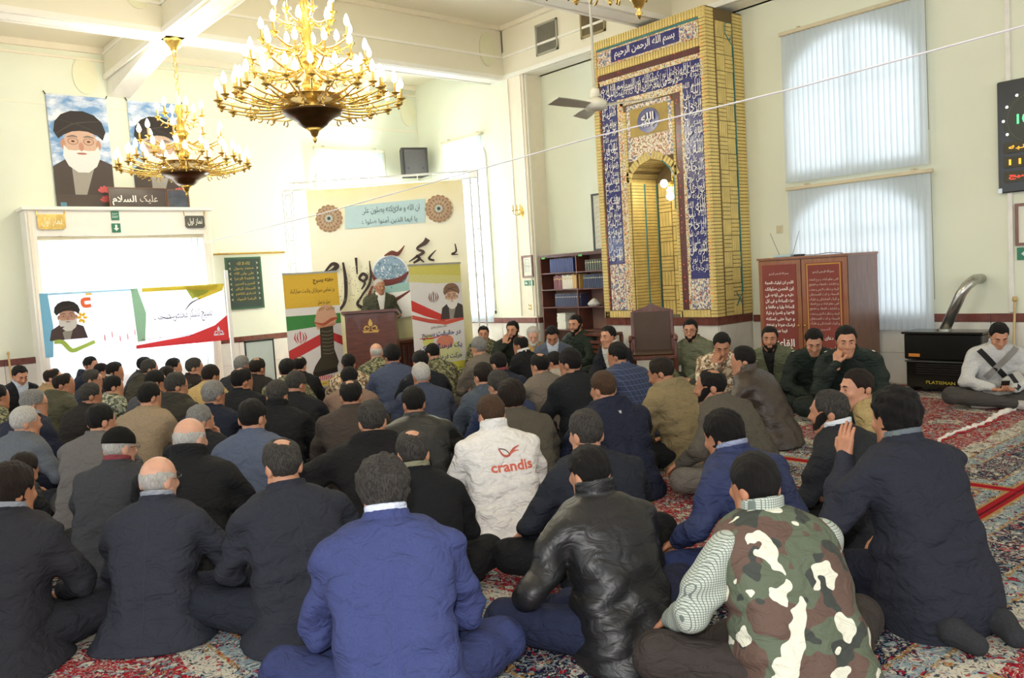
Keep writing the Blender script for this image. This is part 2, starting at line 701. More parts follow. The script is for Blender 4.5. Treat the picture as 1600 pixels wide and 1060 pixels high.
def window(n, loc, ang, w, z0, z1, rise, m):
    """lit glass with a frame and glazing bars, local x along the wall, -y into the room"""
    e = struct(link('window_%d' % n, None, None, loc, ang))
    g = MB().prism(arch_poly(w, z0, z1, rise), 'y', -0.012, -0.006)
    g.build('pane', m, e)
    fr = MB()
    fr.box(-0.05, 0, -0.04, 0, z0 - 0.05, z1 - rise).box(w, w + 0.05, -0.04, 0, z0 - 0.05, z1 - rise)
    fr.box(-0.05, w + 0.05, -0.045, 0, z0 - 0.06, z0)
    pts = [(w / 2 + (w / 2 + 0.02) * math.cos(PI * k / 16), -0.02, z1 - rise + (rise + 0.02) * math.sin(PI * k / 16)) for k in range(17)]
    fr.tube(pts, 0.025, 6)
    fr.build('window_frame', M_FRAME, e)
    bars = MB().box(w / 2 - 0.02, w / 2 + 0.02, -0.03, -0.004, z0, z1 - 0.02)
    bars.box(0, w, -0.028, -0.004, z1 - rise - 0.02, z1 - rise + 0.02)
    bars.build('glazing_bars', M_FRAME, e)
    return e


def blind(label, loc, ang, w, z0, z1, n, tilt=0.32, off=-0.11):
    e = thing('vertical_blind', label, 'blind', loc, ang, 'vertical blinds')
    MB().box(-0.03, w + 0.03, off - 0.03, off + 0.03, z1, z1 + 0.045, bev=0.006).build('head_rail', M_RAIL, e)
    for k in (0.12, 0.88):
        MB().box(w * k, w * k + 0.03, off - 0.01, -0.0, z1 + 0.015, z1 + 0.07).build('bracket', M_RAIL, e)
    p = w / n
    sw = p * 1.16
    vs = []
    fs = []
    seg = 4
    for j in range(2):
        for i in range(seg + 1):
            u = (i / seg - 0.5)
            vs.append((u * sw, (0.25 - u * u) * 0.04, (z1 - 0.004) if j else z0))
    for i in range(seg):
        fs.append((i, i + 1, seg + 2 + i, seg + 1 + i))
    me = mesh_from('slat', vs, fs, M_BLIND, smooth=True)
    for k in range(n):
        link('slat', me, e, (p * (k + 0.5), off, 0), tilt + RNG.uniform(-0.05, 0.05))
    MB().tube([(w + 0.02, off - 0.03, z1), (w + 0.03, off - 0.03, z1 - (z1 - z0) * 0.8)], 0.004, 5).build('pull_cord', mat('cord_grey', '#8d8a7c'), e)
    return e


# right wall: local x runs towards -Y, local -y points into the room (-X)
A_R = -PI / 2
window(1, (XR, 5.72, 0), A_R, 1.6, 2.62, 4.22, 0.62, M_DAYR)
window(2, (XR, 5.70, 0), A_R, 1.6, 0.84, 2.32, 0.5, M_DAYR)
blind('pale blue vertical blind over the upper window on the right wall', (XR, 5.76, 0), A_R, 1.74, 2.5, 4.32, 26)
blind('pale blue vertical blind on the lower window behind the wooden cabinet', (XR, 5.74, 0), A_R, 1.74, 0.64, 2.4, 26)
# back bay side wall
window(3, (XP, 12.4, 0), A_R, 1.0, 0.95, 3.95, 0.3, M_DAYB)
blind('overexposed vertical blind in the bay beside the white pier', (XP, 12.46, 0), A_R, 1.12, 0.75, 4.02, 14, tilt=0.7)
# back wall
window(4, (7.14, YB, 0), 0, 1.24, 0.95, 3.85, 0.4, M_DAYB)
blind('bright vertical blind high on the back wall behind the stage banner', (7.08, YB, 0), 0, 1.38, 0.8, 3.96, 18)

# the portal box that frames the doorway blind on the back wall
PX0, PX1, PY = 2.47, 5.03, 13.05
_pt = struct(MB().box(PX0, PX0 + 0.12, PY, YB, -0.016, 2.86).box(PX1 - 0.12, PX1, PY, YB, -0.016, 2.86)
             .box(PX0 + 0.12, PX1 - 0.12, PY, YB, 2.5, 2.86).build('door_1', M_WHITE))
MB().box(PX0 - 0.04, PX1 + 0.04, PY - 0.05, YB, 2.86, 2.91, bev=0.006).build('shelf_top', M_WHITE, _pt)
MB().box(PX0 + 0.12, PX1 - 0.12, YB - 0.03, YB, -0.016, 0.45).build('sill_panel', M_TILEW, _pt)
for _x in (PX0 + 0.03, PX1 - 0.07):
    MB().box(_x, _x + 0.04, PY - 0.02, PY, 0.0, 2.84).build('moulding', M_TRIM, _pt)
window(5, (PX0 + 0.3, YB - 0.02, 0), 0, 1.96, 0.55, 2.4, 0.4, M_DAY)
blind('pale blue vertical blind in the white doorway frame', (PX0 + 0.13, PY + 0.12, 0), 0, PX1 - PX0 - 0.26, 0.45, 2.45, 26, off=-0.06)

# ------------------------------------------------------------------ carpets
def rug_material():
    m = bpy.data.materials.new('rug_pile')
    m.use_nodes = True
    t = NT(m)
    co = t.coords('Object')
    sep = t.n('ShaderNodeSeparateXYZ')
    t.l(co, sep.inputs[0])
    dx = t.math('SUBTRACT', RUG_W / 2, t.math('ABSOLUTE', sep.outputs[0]))
    dy = t.math('SUBTRACT', RUG_L / 2, t.math('ABSOLUTE', sep.outputs[1]))
    d = t.math('MINIMUM', dx, dy)
    # warp so that motifs curl like foliage
    w1 = t.noise(co, 8.0, 2)
    sub = t.n('ShaderNodeVectorMath', operation='SUBTRACT')
    t.l(w1.outputs['Color'], sub.inputs[0])
    sub.inputs[1].default_value = (0.5, 0.5, 0.5)
    mul = t.n('ShaderNodeVectorMath', operation='SCALE')
    mul.inputs['Scale'].default_value = 0.15
    t.l(sub.outputs[0], mul.inputs[0])
    add = t.n('ShaderNodeVectorMath', operation='ADD')
    t.l(co, add.inputs[0])
    t.l(mul.outputs[0], add.inputs[1])
    wc = add.outputs[0]

    def vor(scale, feature='F1', c=wc):
        nd = t.n('ShaderNodeTexVoronoi', feature=feature)
        nd.inputs['Scale'].default_value = scale
        t.l(c, nd.inputs['Vector'])
        return nd
    RED, CREAM, BLUE, NAVY, GOLD, TEAL = (srgb(x) for x in ('#9a1c28', '#c6c1b0', '#84989f', '#1d2038', '#a5814c', '#66786c'))
    # field edge wobbles like scalloped corners
    dw = t.math('ADD', d, t.math('MULTIPLY', t.math('SUBTRACT', t.noise(co, 2.2, 1).outputs['Fac'], 0.5), 0.22))
    inner = t.math('GREATER_THAN', dw, 0.70)
    S = 1.0
    ground = t.ramp(t.math('DIVIDE', d, S), [(0.0, RED), (0.03, GOLD), (0.065, BLUE), (0.15, GOLD), (0.175, NAVY), (0.42, GOLD),
                                            (0.445, BLUE), (0.545, GOLD), (0.57, CREAM)])
    field = t.mix(t.math('GREATER_THAN', t.noise(co, 1.9, 1).outputs['Fac'], 0.64), RED, CREAM)
    ground = t.mix(inner, ground, field)
    # big blossoms
    v1 = vor(15.0)
    blo = t.ramp(v1.outputs['Color'], [(0.0, CREAM), (0.3, BLUE), (0.48, RED), (0.62, CREAM), (0.8, GOLD)])
    f1 = t.math('LESS_THAN', v1.outputs['Distance'], 0.34)
    f1r = t.math('LESS_THAN', v1.outputs['Distance'], 0.42)
    f1c = t.math('LESS_THAN', v1.outputs['Distance'], 0.13)
    nongold = t.math('GREATER_THAN', t.math('ABSOLUTE', t.math('SUBTRACT', d, 0.022)), 0.024)
    col = t.mix(t.math('MULTIPLY', f1r, nongold), ground, NAVY)
    col = t.mix(t.math('MULTIPLY', f1, nongold), col, blo)
    col = t.mix(t.math('MULTIPLY', f1c, nongold), col, RED)
    # vines and leaves
    v2 = vor(24.0, 'DISTANCE_TO_EDGE')
    f2 = t.math('LESS_THAN', v2.outputs['Distance'], 0.05)
    vine = t.mix(t.math('GREATER_THAN', t.noise(co, 3.0, 1).outputs['Fac'], 0.5), CREAM, TEAL)
    col = t.mix(t.math('MULTIPLY', t.math('MULTIPLY', f2, nongold), 0.45), col, vine)
    v3 = vor(44.0)
    f3 = t.math('MULTIPLY', t.math('LESS_THAN', v3.outputs['Distance'], 0.40), nongold)
    leaf = t.ramp(v3.outputs['Color'], [(0.0, CREAM), (0.28, NAVY), (0.42, BLUE), (0.6, RED), (0.72, CREAM), (0.86, GOLD)])
    col = t.mix(t.math('MULTIPLY', f3, 0.9), col, leaf)
    v4 = vor(88.0)
    f4 = t.math('MULTIPLY', t.math('LESS_THAN', v4.outputs['Distance'], 0.36), nongold)
    seed = t.ramp(v4.outputs['Color'], [(0.0, CREAM), (0.25, NAVY), (0.45, srgb('#8d7480')), (0.58, RED), (0.66, BLUE), (0.8, CREAM), (0.9, GOLD)])
    col = t.mix(t.math('MULTIPLY', f4, 0.85), col, seed)
    t.l(col, t.b.inputs['Base Color'])
    t.b.inputs['Roughness'].default_value = 0.95
    t.b.inputs['Specular IOR Level'].default_value = 0.1
    nb = t.noise(co, 260, 2)
    t.bump(nb.outputs['Fac'], 0.4, 0.004)
    return m


RUG_W, RUG_L = 3.88, 2.91
RUG_MAT = rug_material()
_rm = MB().box(-RUG_W / 2, RUG_W / 2, -RUG_L / 2, RUG_L / 2, -0.0155, 0.0, bev=0.004).mesh('rug', RUG_MAT)
_rx = [1.8 - 3.9 - 3.9 / 2 + 3.9, 1.8 + 1.95, 5.7 + 1.95]
_ry = [1.87 - 2.93 * 1.5, 1.87 - 1.465, 1.87 + 1.465, 1.87 + 2.93 * 1.5, 1.87 + 2.93 * 2.5]
_nm = {(0, 0): 'behind the camera at the left', (1, 0): 'behind the camera', (2, 0): 'behind the camera at the right',
       (0, 1): 'at the lower left corner beyond the dark suits', (1, 1): 'in the foreground under the camouflage vest man',
       (2, 1): 'at the right edge below the red joint line', (0, 2): 'at the left under the bald man in navy',
       (1, 2): 'in the middle under the black leather jacket man', (2, 2): 'at the right in front of the black gas heater',
       (0, 3): 'at the left middle under the beige sweater man', (1, 3): 'in the centre under the crowded rows',
       (2, 3): 'before the mihrab under the green uniformed men', (0, 4): 'at the far left by the doorway blind',
       (1, 4): 'before the lectern at the back', (2, 4): 'below the bookcase and the white pier'}
for i, x in enumerate(_rx):
    for j, y in enumerate(_ry):
        if j == 0:
            continue
        o = link('rug', _rm, None, (x, y, 0))
        tag(o, 'red and navy floral patterned carpet ' + _nm[(i, j)], 'rug', 'carpets laid edge to edge')

# haunch of the long beam where it meets the back wall
struct(MB().prism([(11.1, 4.86), (YB, 4.58), (YB, 4.9), (11.1, 4.9)], 'x', 3.8, 4.1).build('trim_8', M_WHITE))

# ------------------------------------------------------------------ the mihrab
MX, MY0, MY1, MZ0, MZ1 = 8.95, 6.40, 8.36, 0.85, 4.78
M_BRICK = mat('yellow_brick', '#d8bf74', 0.6, var=0.12, scale=9, bump=0.2, bscale=90)
M_MORTAR = mat('dark_mortar', '#6a5836', 0.9)
M_LAPIS = mat('lapis_tile', '#25286e', 0.18, var=0.15, scale=20, coat=0.6)
M_SCRIPT = mat('white_script', '#e9e6e2', 0.3, var=0.02)
M_TEAL = mat('teal_tile', '#3f7d78', 0.25, var=0.15, scale=20, coat=0.4)
M_MAROON = mat('maroon_tile', '#5a2a2c', 0.3, var=0.3, scale=30, coat=0.3)
M_ORN = mat_patches('ornament_tile', ['#c8a98f', '#5d7f99', '#b5583f', '#e6dcc4', '#44507a'], 26, (0.5, 0.56, 0.5, 0.6), 0.3, 2, (1, 1, 1))
M_MOSAIC = mat_patches('mosaic_tile', ['#e8ddc6', '#a8562f', '#8d7a3c', '#e8ddc6'], 30, (0.52, 0.56, 0.56), 0.35, 2, (1, 1, 1))
M_BORDER = mat_patches('border_tile', ['#d9b565', '#a8422f', '#e7dcc0', '#3f7d78'], 40, (0.55, 0.5, 0.6), 0.35, 1, (1, 1, 1))
mih = thing('mihrab', 'tall yellow brick prayer niche with blue calligraphy tile bands on the right wall', 'prayer niche', (MX, (MY0 + MY1) / 2, 0))
YC = (MY0 + MY1) / 2


def mlocal(o):
    o.matrix_parent_inverse = Matrix.Translation((-MX, -YC, 0))
    return o


NY0, NY1, NSP, NAP, ND = 6.98, 7.76, 2.72, 3.02, 0.55     # niche opening, spring, apex, depth
_pts = [(NY0, NSP), (NY0 + 0.06, NSP + 0.13), (NY0 + 0.19, NSP + 0.235), ((NY0 + NY1) / 2, NAP), (NY1 - 0.19, NSP + 0.235), (NY1 - 0.06, NSP + 0.13), (NY1, NSP)]
core = MB()
core.box(MX, XR - 0.004, MY0, NY0, MZ0, MZ1).box(MX, XR - 0.004, NY1, MY1, MZ0, MZ1)
core.box(MX + ND, XR - 0.004, NY0, NY1, MZ0, MZ1)
# spandrel above the arch
top = [(NY0, MZ1), (NY1, MZ1)]
for a, b in zip(_pts, _pts[1:]):
    core.prism([a, b, (b[0], MZ1), (a[0], MZ1)], 'x', MX, MX + ND)
mlocal(core.build('core', M_MORTAR, mih))
# stone foot of the mihrab with its marble course
ft = MB().box(MX + 0.03, XR - 0.004, MY0 + 0.02, MY1 - 0.02, 0.0, 0.74)
mlocal(ft.build('plinth', M_TILEW, mih))
for k in range(5):
    a = MY0 + 0.004 + k * (MY1 - MY0) / 5
    mlocal(MB().box(MX + 0.01, MX + 0.05, a, a + (MY1 - MY0) / 5 - 0.006, 0.74, MZ0).build('marble_tile', M_MARBLE, mih))
for k in range(2):
    mlocal(MB().box(MX + 0.05 + k * 0.375, MX + 0.42 + k * 0.375, MY0, MY0 + 0.03, 0.74, MZ0).build('marble_tile', M_MARBLE, mih))
    mlocal(MB().box(MX + 0.05 + k * 0.375, MX + 0.42 + k * 0.375, MY0 + 0.005, MY0 + 0.03, 0.0, 0.735).build('stone_tile', M_TILEW, mih))

# bricks: the largest ones as parts, the small ones joined
_bricks = 0
stuffb = MB()
_bm = {}


def brick(x0, x1, y0, y1, z0, z1, part=True):
    global _bricks
    if part and _bricks < 290:
        key = tuple(round(v, 3) for v in (x1 - x0, y1 - y0, z1 - z0))
        if key not in _bm:
            _bm[key] = MB().box(-key[0] / 2, key[0] / 2, -key[1] / 2, key[1] / 2, -key[2] / 2, key[2] / 2, bev=0.004).mesh('brick', M_BRICK)
        o = link('brick', _bm[key], mih, ((x0 + x1) / 2, (y0 + y1) / 2, (z0 + z1) / 2))
        mlocal(o)
        _bricks += 1
    else:
        stuffb.box(x0, x1, y0, y1, z0, z1)


P = 0.014        # how far bricks stand proud
CH = 0.044       # course height
# soldier course along the top and a second one lower
n = 44
for k in range(n):
    a = MY0 + k * (MY1 - MY0) / n
    b = a + (MY1 - MY0) / n - 0.007
    brick(MX - P, MX + 0.02, a, b, 4.665, MZ1)
for k in range(40):
    a = MY0 + 0.06 + k * (MY1 - MY0 - 0.12) / 40
    brick(MX - P, MX + 0.02, a, a + (MY1 - MY0 - 0.12) / 40 - 0.007, 4.30, 4.40)
# near flank (faces the camera): two brick edges, a chain of basket-weave bricks between
zc = MZ0
while zc < MZ1 - 0.02:
    brick(MX - P, MX + 0.16, MY0 - P, MY0 + 0.09, zc, zc + CH - 0.007)
    brick(MX + 0.58, MX + 0.79, MY0 - P, MY0 + 0.02, zc, zc + CH - 0.007)
    zc += CH
zc = MZ0
row = 0
while zc < MZ1 - 0.21:
    if row % 2:
        for q in range(4):
            brick(MX + 0.2 + q * 0.042, MX + 0.2 + q * 0.042 + 0.036, MY0 - P, MY0 + 0.02, zc, zc + 0.20)
        for q in range(4):
            brick(MX + 0.375, MX + 0.545, MY0 - P, MY0 + 0.02, zc + q * 0.052, zc + q * 0.052 + 0.044)
    else:
        for q in range(4):
            brick(MX + 0.375 + q * 0.042, MX + 0.375 + q * 0.042 + 0.036, MY0 - P, MY0 + 0.02, zc, zc + 0.20)
        for q in range(4):
            brick(MX + 0.2, MX + 0.365, MY0 - P, MY0 + 0.02, zc + q * 0.052, zc + q * 0.052 + 0.044)
    zc += 0.21
    row += 1
# teal line zigzag on the flank
tl = MB()
tl.box(MX + 0.555, MX + 0.572, MY0 - 0.02, MY0 + 0.01, MZ0 + 0.3, MZ1 - 0.45)
tl.tube([(MX + 0.562, MY0 - 0.012, MZ1 - 0.45), (MX + 0.4, MY0 - 0.012, MZ1 - 0.3), (MX + 0.4, MY0 - 0.012, MZ1 - 0.17), (MX + 0.55, MY0 - 0.012, MZ1 - 0.15), (MX + 0.55, MY0 - 0.012, MZ1 - 0.32), (MX + 0.47, MY0 - 0.012, MZ1 - 0.38)], 0.01, 5)
tl.tube([(MX + 0.562, MY0 - 0.012, MZ0 + 0.3), (MX + 0.42, MY0 - 0.012, MZ0 + 0.12)], 0.01, 5)
tl.tube([(MX + 0.42, MY0 - 0.012, MZ0 + 0.3), (MX + 0.562, MY0 - 0.012, MZ0 + 0.12)], 0.01, 5)
mlocal(tl.build('teal_line', M_TEAL, mih))
# left outer column, bottom course, inner columns
zc = MZ0
while zc < 4.66:
    brick(MX - P, MX + 0.02, 8.26, MY1, zc, zc + CH - 0.007, False)
    if zc < 3.7:
        brick(MX - P, MX + 0.02, 6.935, 6.975, zc, zc + CH - 0.007, False)
        brick(MX - P, MX + 0.02, 7.765, 7.81, zc, zc + CH - 0.007, False)
    zc += CH
for k in range(36):
    a = MY0 + 0.1 + k * 0.0515
    if NY0 - 0.03 < a < NY1:
        continue
    brick(MX - P, MX + 0.02, a, a + 0.045, MZ0, MZ0 + 0.095, False)
# niche: far inner wall in courses, back wall in basket weave, arch rim
zc = MZ0
while zc < NSP - 0.02:
    brick(MX + 0.01, MX + ND, NY1 - 0.02, NY1 + 0.01, zc, zc + CH - 0.007, False)
    brick(MX + 0.01, MX + ND, NY0 - 0.01, NY0 + 0.02, zc, zc + CH - 0.007, False)
    zc += CH
zc = MZ0
row = 0
while zc < NSP - 0.1:
    for c in range(3):
        y0 = NY0 + 0.05 + c * 0.23
        if (row + c) % 2:
            for q in range(4):
                brick(MX + ND - P, MX + ND + 0.01, y0, y0 + 0.215, zc + q * 0.052, zc + q * 0.052 + 0.044, False)
        else:
            for q in range(4):
                brick(MX + ND - P, MX + ND + 0.01, y0 + q * 0.055, y0 + q * 0.055 + 0.047, zc, zc + 0.2, False)
    zc += 0.21
    row += 1
for i in range(len(_pts) - 1):
    a, b = np.array(_pts[i]), np.array(_pts[i + 1])
    L = np.linalg.norm(b - a)
    m = max(2, int(L / 0.05))
    nn = np.array([-(b - a)[1], (b - a)[0]]) / L
    if nn[1] < 0:
        nn = -nn
    for k in range(m):
        p, q = a + (b - a) * (k / m), a + (b - a) * ((k + 0.86) / m)
        stuffb.prism([tuple(p), tuple(q), tuple(q + nn * 0.1), tuple(p + nn * 0.1)], 'x', MX - P, MX + ND * 0.98)
so = mlocal(stuffb.build('small_bricks', M_BRICK, mih))
so['kind'] = 'stuff'
# tile work
fx = MX - 0.008


def slab(name, y0, y1, z0, z1, m, x=fx, t=0.02):
    return mlocal(MB().box(x, x + t, y0, y1, z0, z1).build(name, m, mih))


slab('teal_line', MY0 + 0.03, MY1 - 0.03, 4.635, 4.66, M_TEAL)
slab('border_tile', 6.50, 8.25, 4.405, 4.63, M_BORDER)
slab('ornament_tile', 6.53, 8.22, 4.425, 4.61, M_ORN, fx - 0.004)
slab('inscription_tile', 6.80, 7.98, 4.43, 4.605, M_LAPIS, fx - 0.008)
slab('maroon_tile', MY0 + 0.1, MY1 - 0.1, 4.22, 4.29, M_MAROON)
slab('border_tile', 6.42, 8.25, 4.15, 4.215, M_BORDER)
slab('inscription_tile', 6.46, 8.21, 3.90, 4.145, M_LAPIS)
slab('inscription_tile', 7.93, 8.21, 1.62, 3.90, M_LAPIS)
slab('inscription_tile', 6.48, 6.78, 1.36, 3.90, M_LAPIS)
slab('ornament_tile', 7.93, 8.21, 0.955, 1.615, M_ORN)
slab('ornament_tile', 6.48, 6.78, 0.955, 1.355, M_ORN)
slab('maroon_tile', 8.225, 8.25, 0.955, 4.2, M_MAROON)
slab('border_tile', 7.875, 7.925, 0.955, 3.9, M_BORDER)
slab('border_tile', 6.435, 6.475, 0.955, 4.15, M_BORDER)
slab('border_tile', 6.785, 6.83, 0.955, 3.9, M_BORDER)
slab('maroon_tile', 6.835, 6.93, 0.955, 3.84, M_MAROON, fx + 0.006)
slab('border_tile', 7.815, 7.87, 0.955, 3.84, M_BORDER)
slab('border_tile', 6.83, 7.87, 3.80, 3.895, M_BORDER)
slab('ornament_tile', 6.98, 7.76, 3.02, 3.78, M_ORN)
slab('brick_panel', 7.04, 7.70, 3.34, 3.72, mat('ochre_tile', '#a78b3a', 0.4, var=0.15), fx - 0.004)
slab('mosaic_tile', 7.06, 7.68, 3.08, 3.335, M_MOSAIC, fx - 0.004)
pts = []
rd = MB().prism([(7.37 + 0.19 * math.cos(2 * PI * k / 28), 3.53 + 0.165 * math.sin(2 * PI * k / 28)) for k in range(28)], 'x', fx - 0.008, fx + 0.004)
mlocal(rd.build('roundel', M_LAPIS, mih))
# teal edging round the arch
am = MB()
am.tube([(MX - 0.012, y, z) for y, z in [(NY0, 2.3)] + _pts[:3]] , 0.012, 5).tube([(MX + ND * 0.5, NY1 - 0.025, z) for z in (MZ0, NSP)], 0.012, 5)
am.tube([(MX + ND - 0.02, NY1 - 0.03, z) for z in (MZ0, NSP)], 0.01, 5).tube([(MX + ND - 0.02, NY0 + 0.03, z) for z in (MZ0, NSP)], 0.01, 5)
mlocal(am.build('teal_line', M_TEAL, mih))
# white script: u runs towards -Y (left to right as seen), v up
sp = Print()
_ph = ['بسم الله الرحمن الرحیم', 'الله نور السماوات و الارض', 'مثل نوره کمشکاة فیها مصباح', 'المصباح فی زجاجة', 'الزجاجة کانها کوکب دری', 'یوقد من شجرة مبارکة', 'زیتونة لا شرقیة و لا غربیة', 'نور علی نور', 'یهدی الله لنوره من یشاء']
sp.text('بسم الله الرحمن الرحیم', -7.39, 4.52, 1.05, 0.15, M_SCRIPT, 0.02)
for k in range(4):
    cy = -(8.21 - 0.22 - k * 0.437)
    sp.text(_ph[k % len(_ph)][:14], cy, 4.065, 0.43, 0.14, M_SCRIPT, 0.0)
    sp.text(_ph[(k + 3) % len(_ph)][:12], cy + 0.02, 3.965, 0.42, 0.12, M_SCRIPT, 0.0)
for q in range(19):
    zz = 3.83 - q * 0.117
    sp.text(_ph[(q * 2 + 1) % 9][:8], -8.07, zz, 0.26, 0.11, M_SCRIPT, 0.0)
for q in range(21):
    zz = 3.83 - q * 0.117
    sp.text(_ph[(q * 2) % 9][:9], -6.63, zz, 0.28, 0.11, M_SCRIPT, 0.0)
for q in range(9):
    zz = 3.78 - q * 0.25
    sp.text(_ph[(q * 3 + 2) % 9][:6], -8.07, zz, 0.25, 0.24, M_SCRIPT, -0.01)
    sp.text(_ph[(q * 3 + 1) % 9][:6], -6.63, zz, 0.27, 0.24, M_SCRIPT, -0.01)
for k in range(5):
    sp.text(_ph[(k * 2 + 1) % 9][:9], -(8.1 - k * 0.37), 4.02, 0.36, 0.22, M_SCRIPT, -0.01)
sp.text('الله', -7.37, 3.575, 0.22, 0.11, M_SCRIPT, 0.03)
sp.text('جلاله', -7.37, 3.475, 0.24, 0.1, M_SCRIPT, 0.03)
mlocal(sp.build('script', mih, (fx - 0.009, 0, 0), (0, -1, 0), (0, 0, 1), (-1, 0, 0), gap=0.0002))
# string of small red lights pinned along the edges
lm = MB()
for k in range(46):
    zz = 1.0 + k * 0.08
    for yy in (8.238, 7.845, 6.88, 6.455):
        if RNG.random() < 0.6:
            lm.lathe([(0.002, -0.008), (0.008, 0.0), (0.002, 0.008)], 5, (MX - 0.022, yy + RNG.uniform(-.01, .01), zz + RNG.uniform(-.02, .02)))
lo = lm.build('string_of_lights', mat('red_bulb', '#d8543a', 0.3, emit='#ff6a3a', estr=0.8))
tag(lo, 'string of small red fairy lights pinned along the mihrab edges', 'string lights', kind='stuff')


# ------------------------------------------------------------------ chandeliers
M_BRASS = mat('brass', '#d4b25e', 0.25, 0.85, var=0.1, scale=20)
M_DBRASS = mat('dark_bronze', '#5b4326', 0.3, 0.85, var=0.15, scale=10)
M_BULB = mat('glowing_bulb', '#fff6da', 0.3, var=0, emit=(1.0, 0.9, 0.66), estr=14.0)
M_CANDLE = mat('candle_sleeve', '#c9a955', 0.4, 0.4, var=0.05)


def arm_mesh(r0, r1, drop):
    pts = []
    for k in range(13):
        t = k / 12
        pts.append((r0 + (r1 - r0) * t, 0, -drop * math.sin(PI * min(1, t * 1.05)) * (1 - 0.25 * t) + 0.10 * max(0, t - 0.75) / 0.25 * drop))
    m = MB().tube(pts, [0.011 - 0.004 * abs(2 * k / 12 - 1) for k in range(13)], 6)
    cx = r0 + (r1 - r0) * 0.62
    cz = -drop * 0.62
    sc = [(cx + 0.055 * math.cos(t) * (1 - t / 9), 0, cz - 0.045 + 0.045 * math.sin(t) * (1 - t / 9)) for t in np.linspace(0, 5.2, 14)]
    m.tube(sc, 0.007, 5)
    e = pts[-1]
    m.lathe([(0.004, -0.03), (0.018, -0.015), (0.012, 0.0), (0.045, 0.018), (0.047, 0.024), (0.012, 0.026)], 10, (e[0], 0, e[2]))
    return m, e


def chandelier(label, loc, z_low, z_top, tiers, s=1.0):
    """loc: the hanging point on plan; z_low: height of the tip of the finial"""
    c = thing('chandelier', label, 'chandelier', (loc[0], loc[1], z_low), 0.0, 'brass chandeliers')
    MB().lathe([(0.004, 0), (0.022, 0.03), (0.01, 0.055), (0.03, 0.07), (0.045, 0.11), (0.085, 0.14)], 20).build('finial', M_BRASS, c, smooth=True)
    MB().lathe([(0.085, 0.14), (0.13, 0.17), (0.15, 0.2), (0.2, 0.235), (0.26, 0.26), (0.285, 0.29), (0.29, 0.305), (0.08, 0.31)], 32).build('bowl', M_DBRASS, c, smooth=True)
    zt = max(t[1] for t in tiers)
    col = MB().lathe([(0.05, 0.31), (0.09, 0.36), (0.05, 0.42), (0.07, 0.5), (0.1, 0.54), (0.05, 0.6), (0.045, 0.7), (0.08, 0.76), (0.1, 0.8), (0.045, 0.86), (0.04, zt + 0.05), (0.07, zt + 0.1), (0.02, zt + 0.2), (0.012, zt + 0.3)], 16)
    col.build('column', M_BRASS, c, smooth=True)
    H = z_top - z_low
    ch = MB()
    zz = zt + 0.28
    k = 0
    while zz < H - 0.16:
        ring = [(0.022 * math.cos(t) * (1 if k % 2 else 0), 0.022 * math.cos(t) * (0 if k % 2 else 1), zz + 0.04 + 0.045 * math.sin(t)) for t in np.linspace(0, 2 * PI, 9)]
        ch.tube(ring, 0.006, 5, cap=False)
        zz += 0.07
        k += 1
    ch.build('chain', M_BRASS, c)
    MB().lathe([(0.01, H - 0.17), (0.04, H - 0.15), (0.05, H - 0.11), (0.1, H - 0.05), (0.12, H)], 16).build('canopy', M_BRASS, c, smooth=True)
    bulb = MB().lathe([(0.004, -0.0), (0.022, 0.012), (0.029, 0.04), (0.02, 0.075), (0.004, 0.11)], 8).mesh('bulb', M_BULB, True)
    cand = MB().lathe([(0.011, 0.0), (0.011, 0.09), (0.009, 0.092)], 8).mesh('candle_sleeve', M_CANDLE, True)
    for (n, z, r0, r1, drop, off) in tiers:
        am, e = arm_mesh(r0, r1, drop)
        me = am.mesh('arm', M_BRASS, True)
        for k in range(n):
            a = 2 * PI * (k + off) / n
            arm = link('arm', me, c, (0, 0, z), a)
            link('candle_sleeve', cand, arm, (e[0], 0, e[2] + 0.024))
            link('bulb', bulb, arm, (e[0], 0, e[2] + 0.116))
    MB().lathe([(0.3, 0.42), (0.32, 0.43), (0.3, 0.44), (0.285, 0.43)], 32).build('hoop', M_BRASS, c)
    return c


T_BIG = [(20, 0.36, 0.12, 0.86, 0.06, 0.0), (20, 0.46, 0.10, 0.70, 0.07, 0.5), (14, 0.70, 0.08, 0.58, 0.07, 0.0), (10, 0.94, 0.06, 0.42, 0.07, 0.5), (7, 1.18, 0.05, 0.28, 0.06, 0.0)]
T_SMALL = [(20, 0.36, 0.12, 0.80, 0.06, 0.0), (14, 0.46, 0.10, 0.64, 0.07, 0.5), (9, 0.70, 0.08, 0.50, 0.07, 0.0), (6, 1.0, 0.05, 0.27, 0.07, 0.5)]
chandelier('largest brass chandelier with many lit candle bulbs hanging over the middle', (3.95, 7.4), 2.95, ZS - 0.016, T_BIG)
chandelier('smaller tiered brass chandelier hanging in front of the portrait posters', (3.95, 10.95), 2.83, ZS - 0.016, T_SMALL)
chandelier('brass chandelier cut off by the top edge, only its lowest tip showing', (4.05, 3.37), 3.06, ZS - 0.016, T_SMALL)
for (x, y, z, e) in ((3.95, 7.4, 4.3, 150), (3.95, 10.95, 4.15, 110), (4.05, 3.37, 4.35, 110)):
    light('chandelier_light', 'POINT', (x, y, z), e, (1.0, 0.95, 0.84), 0.35)

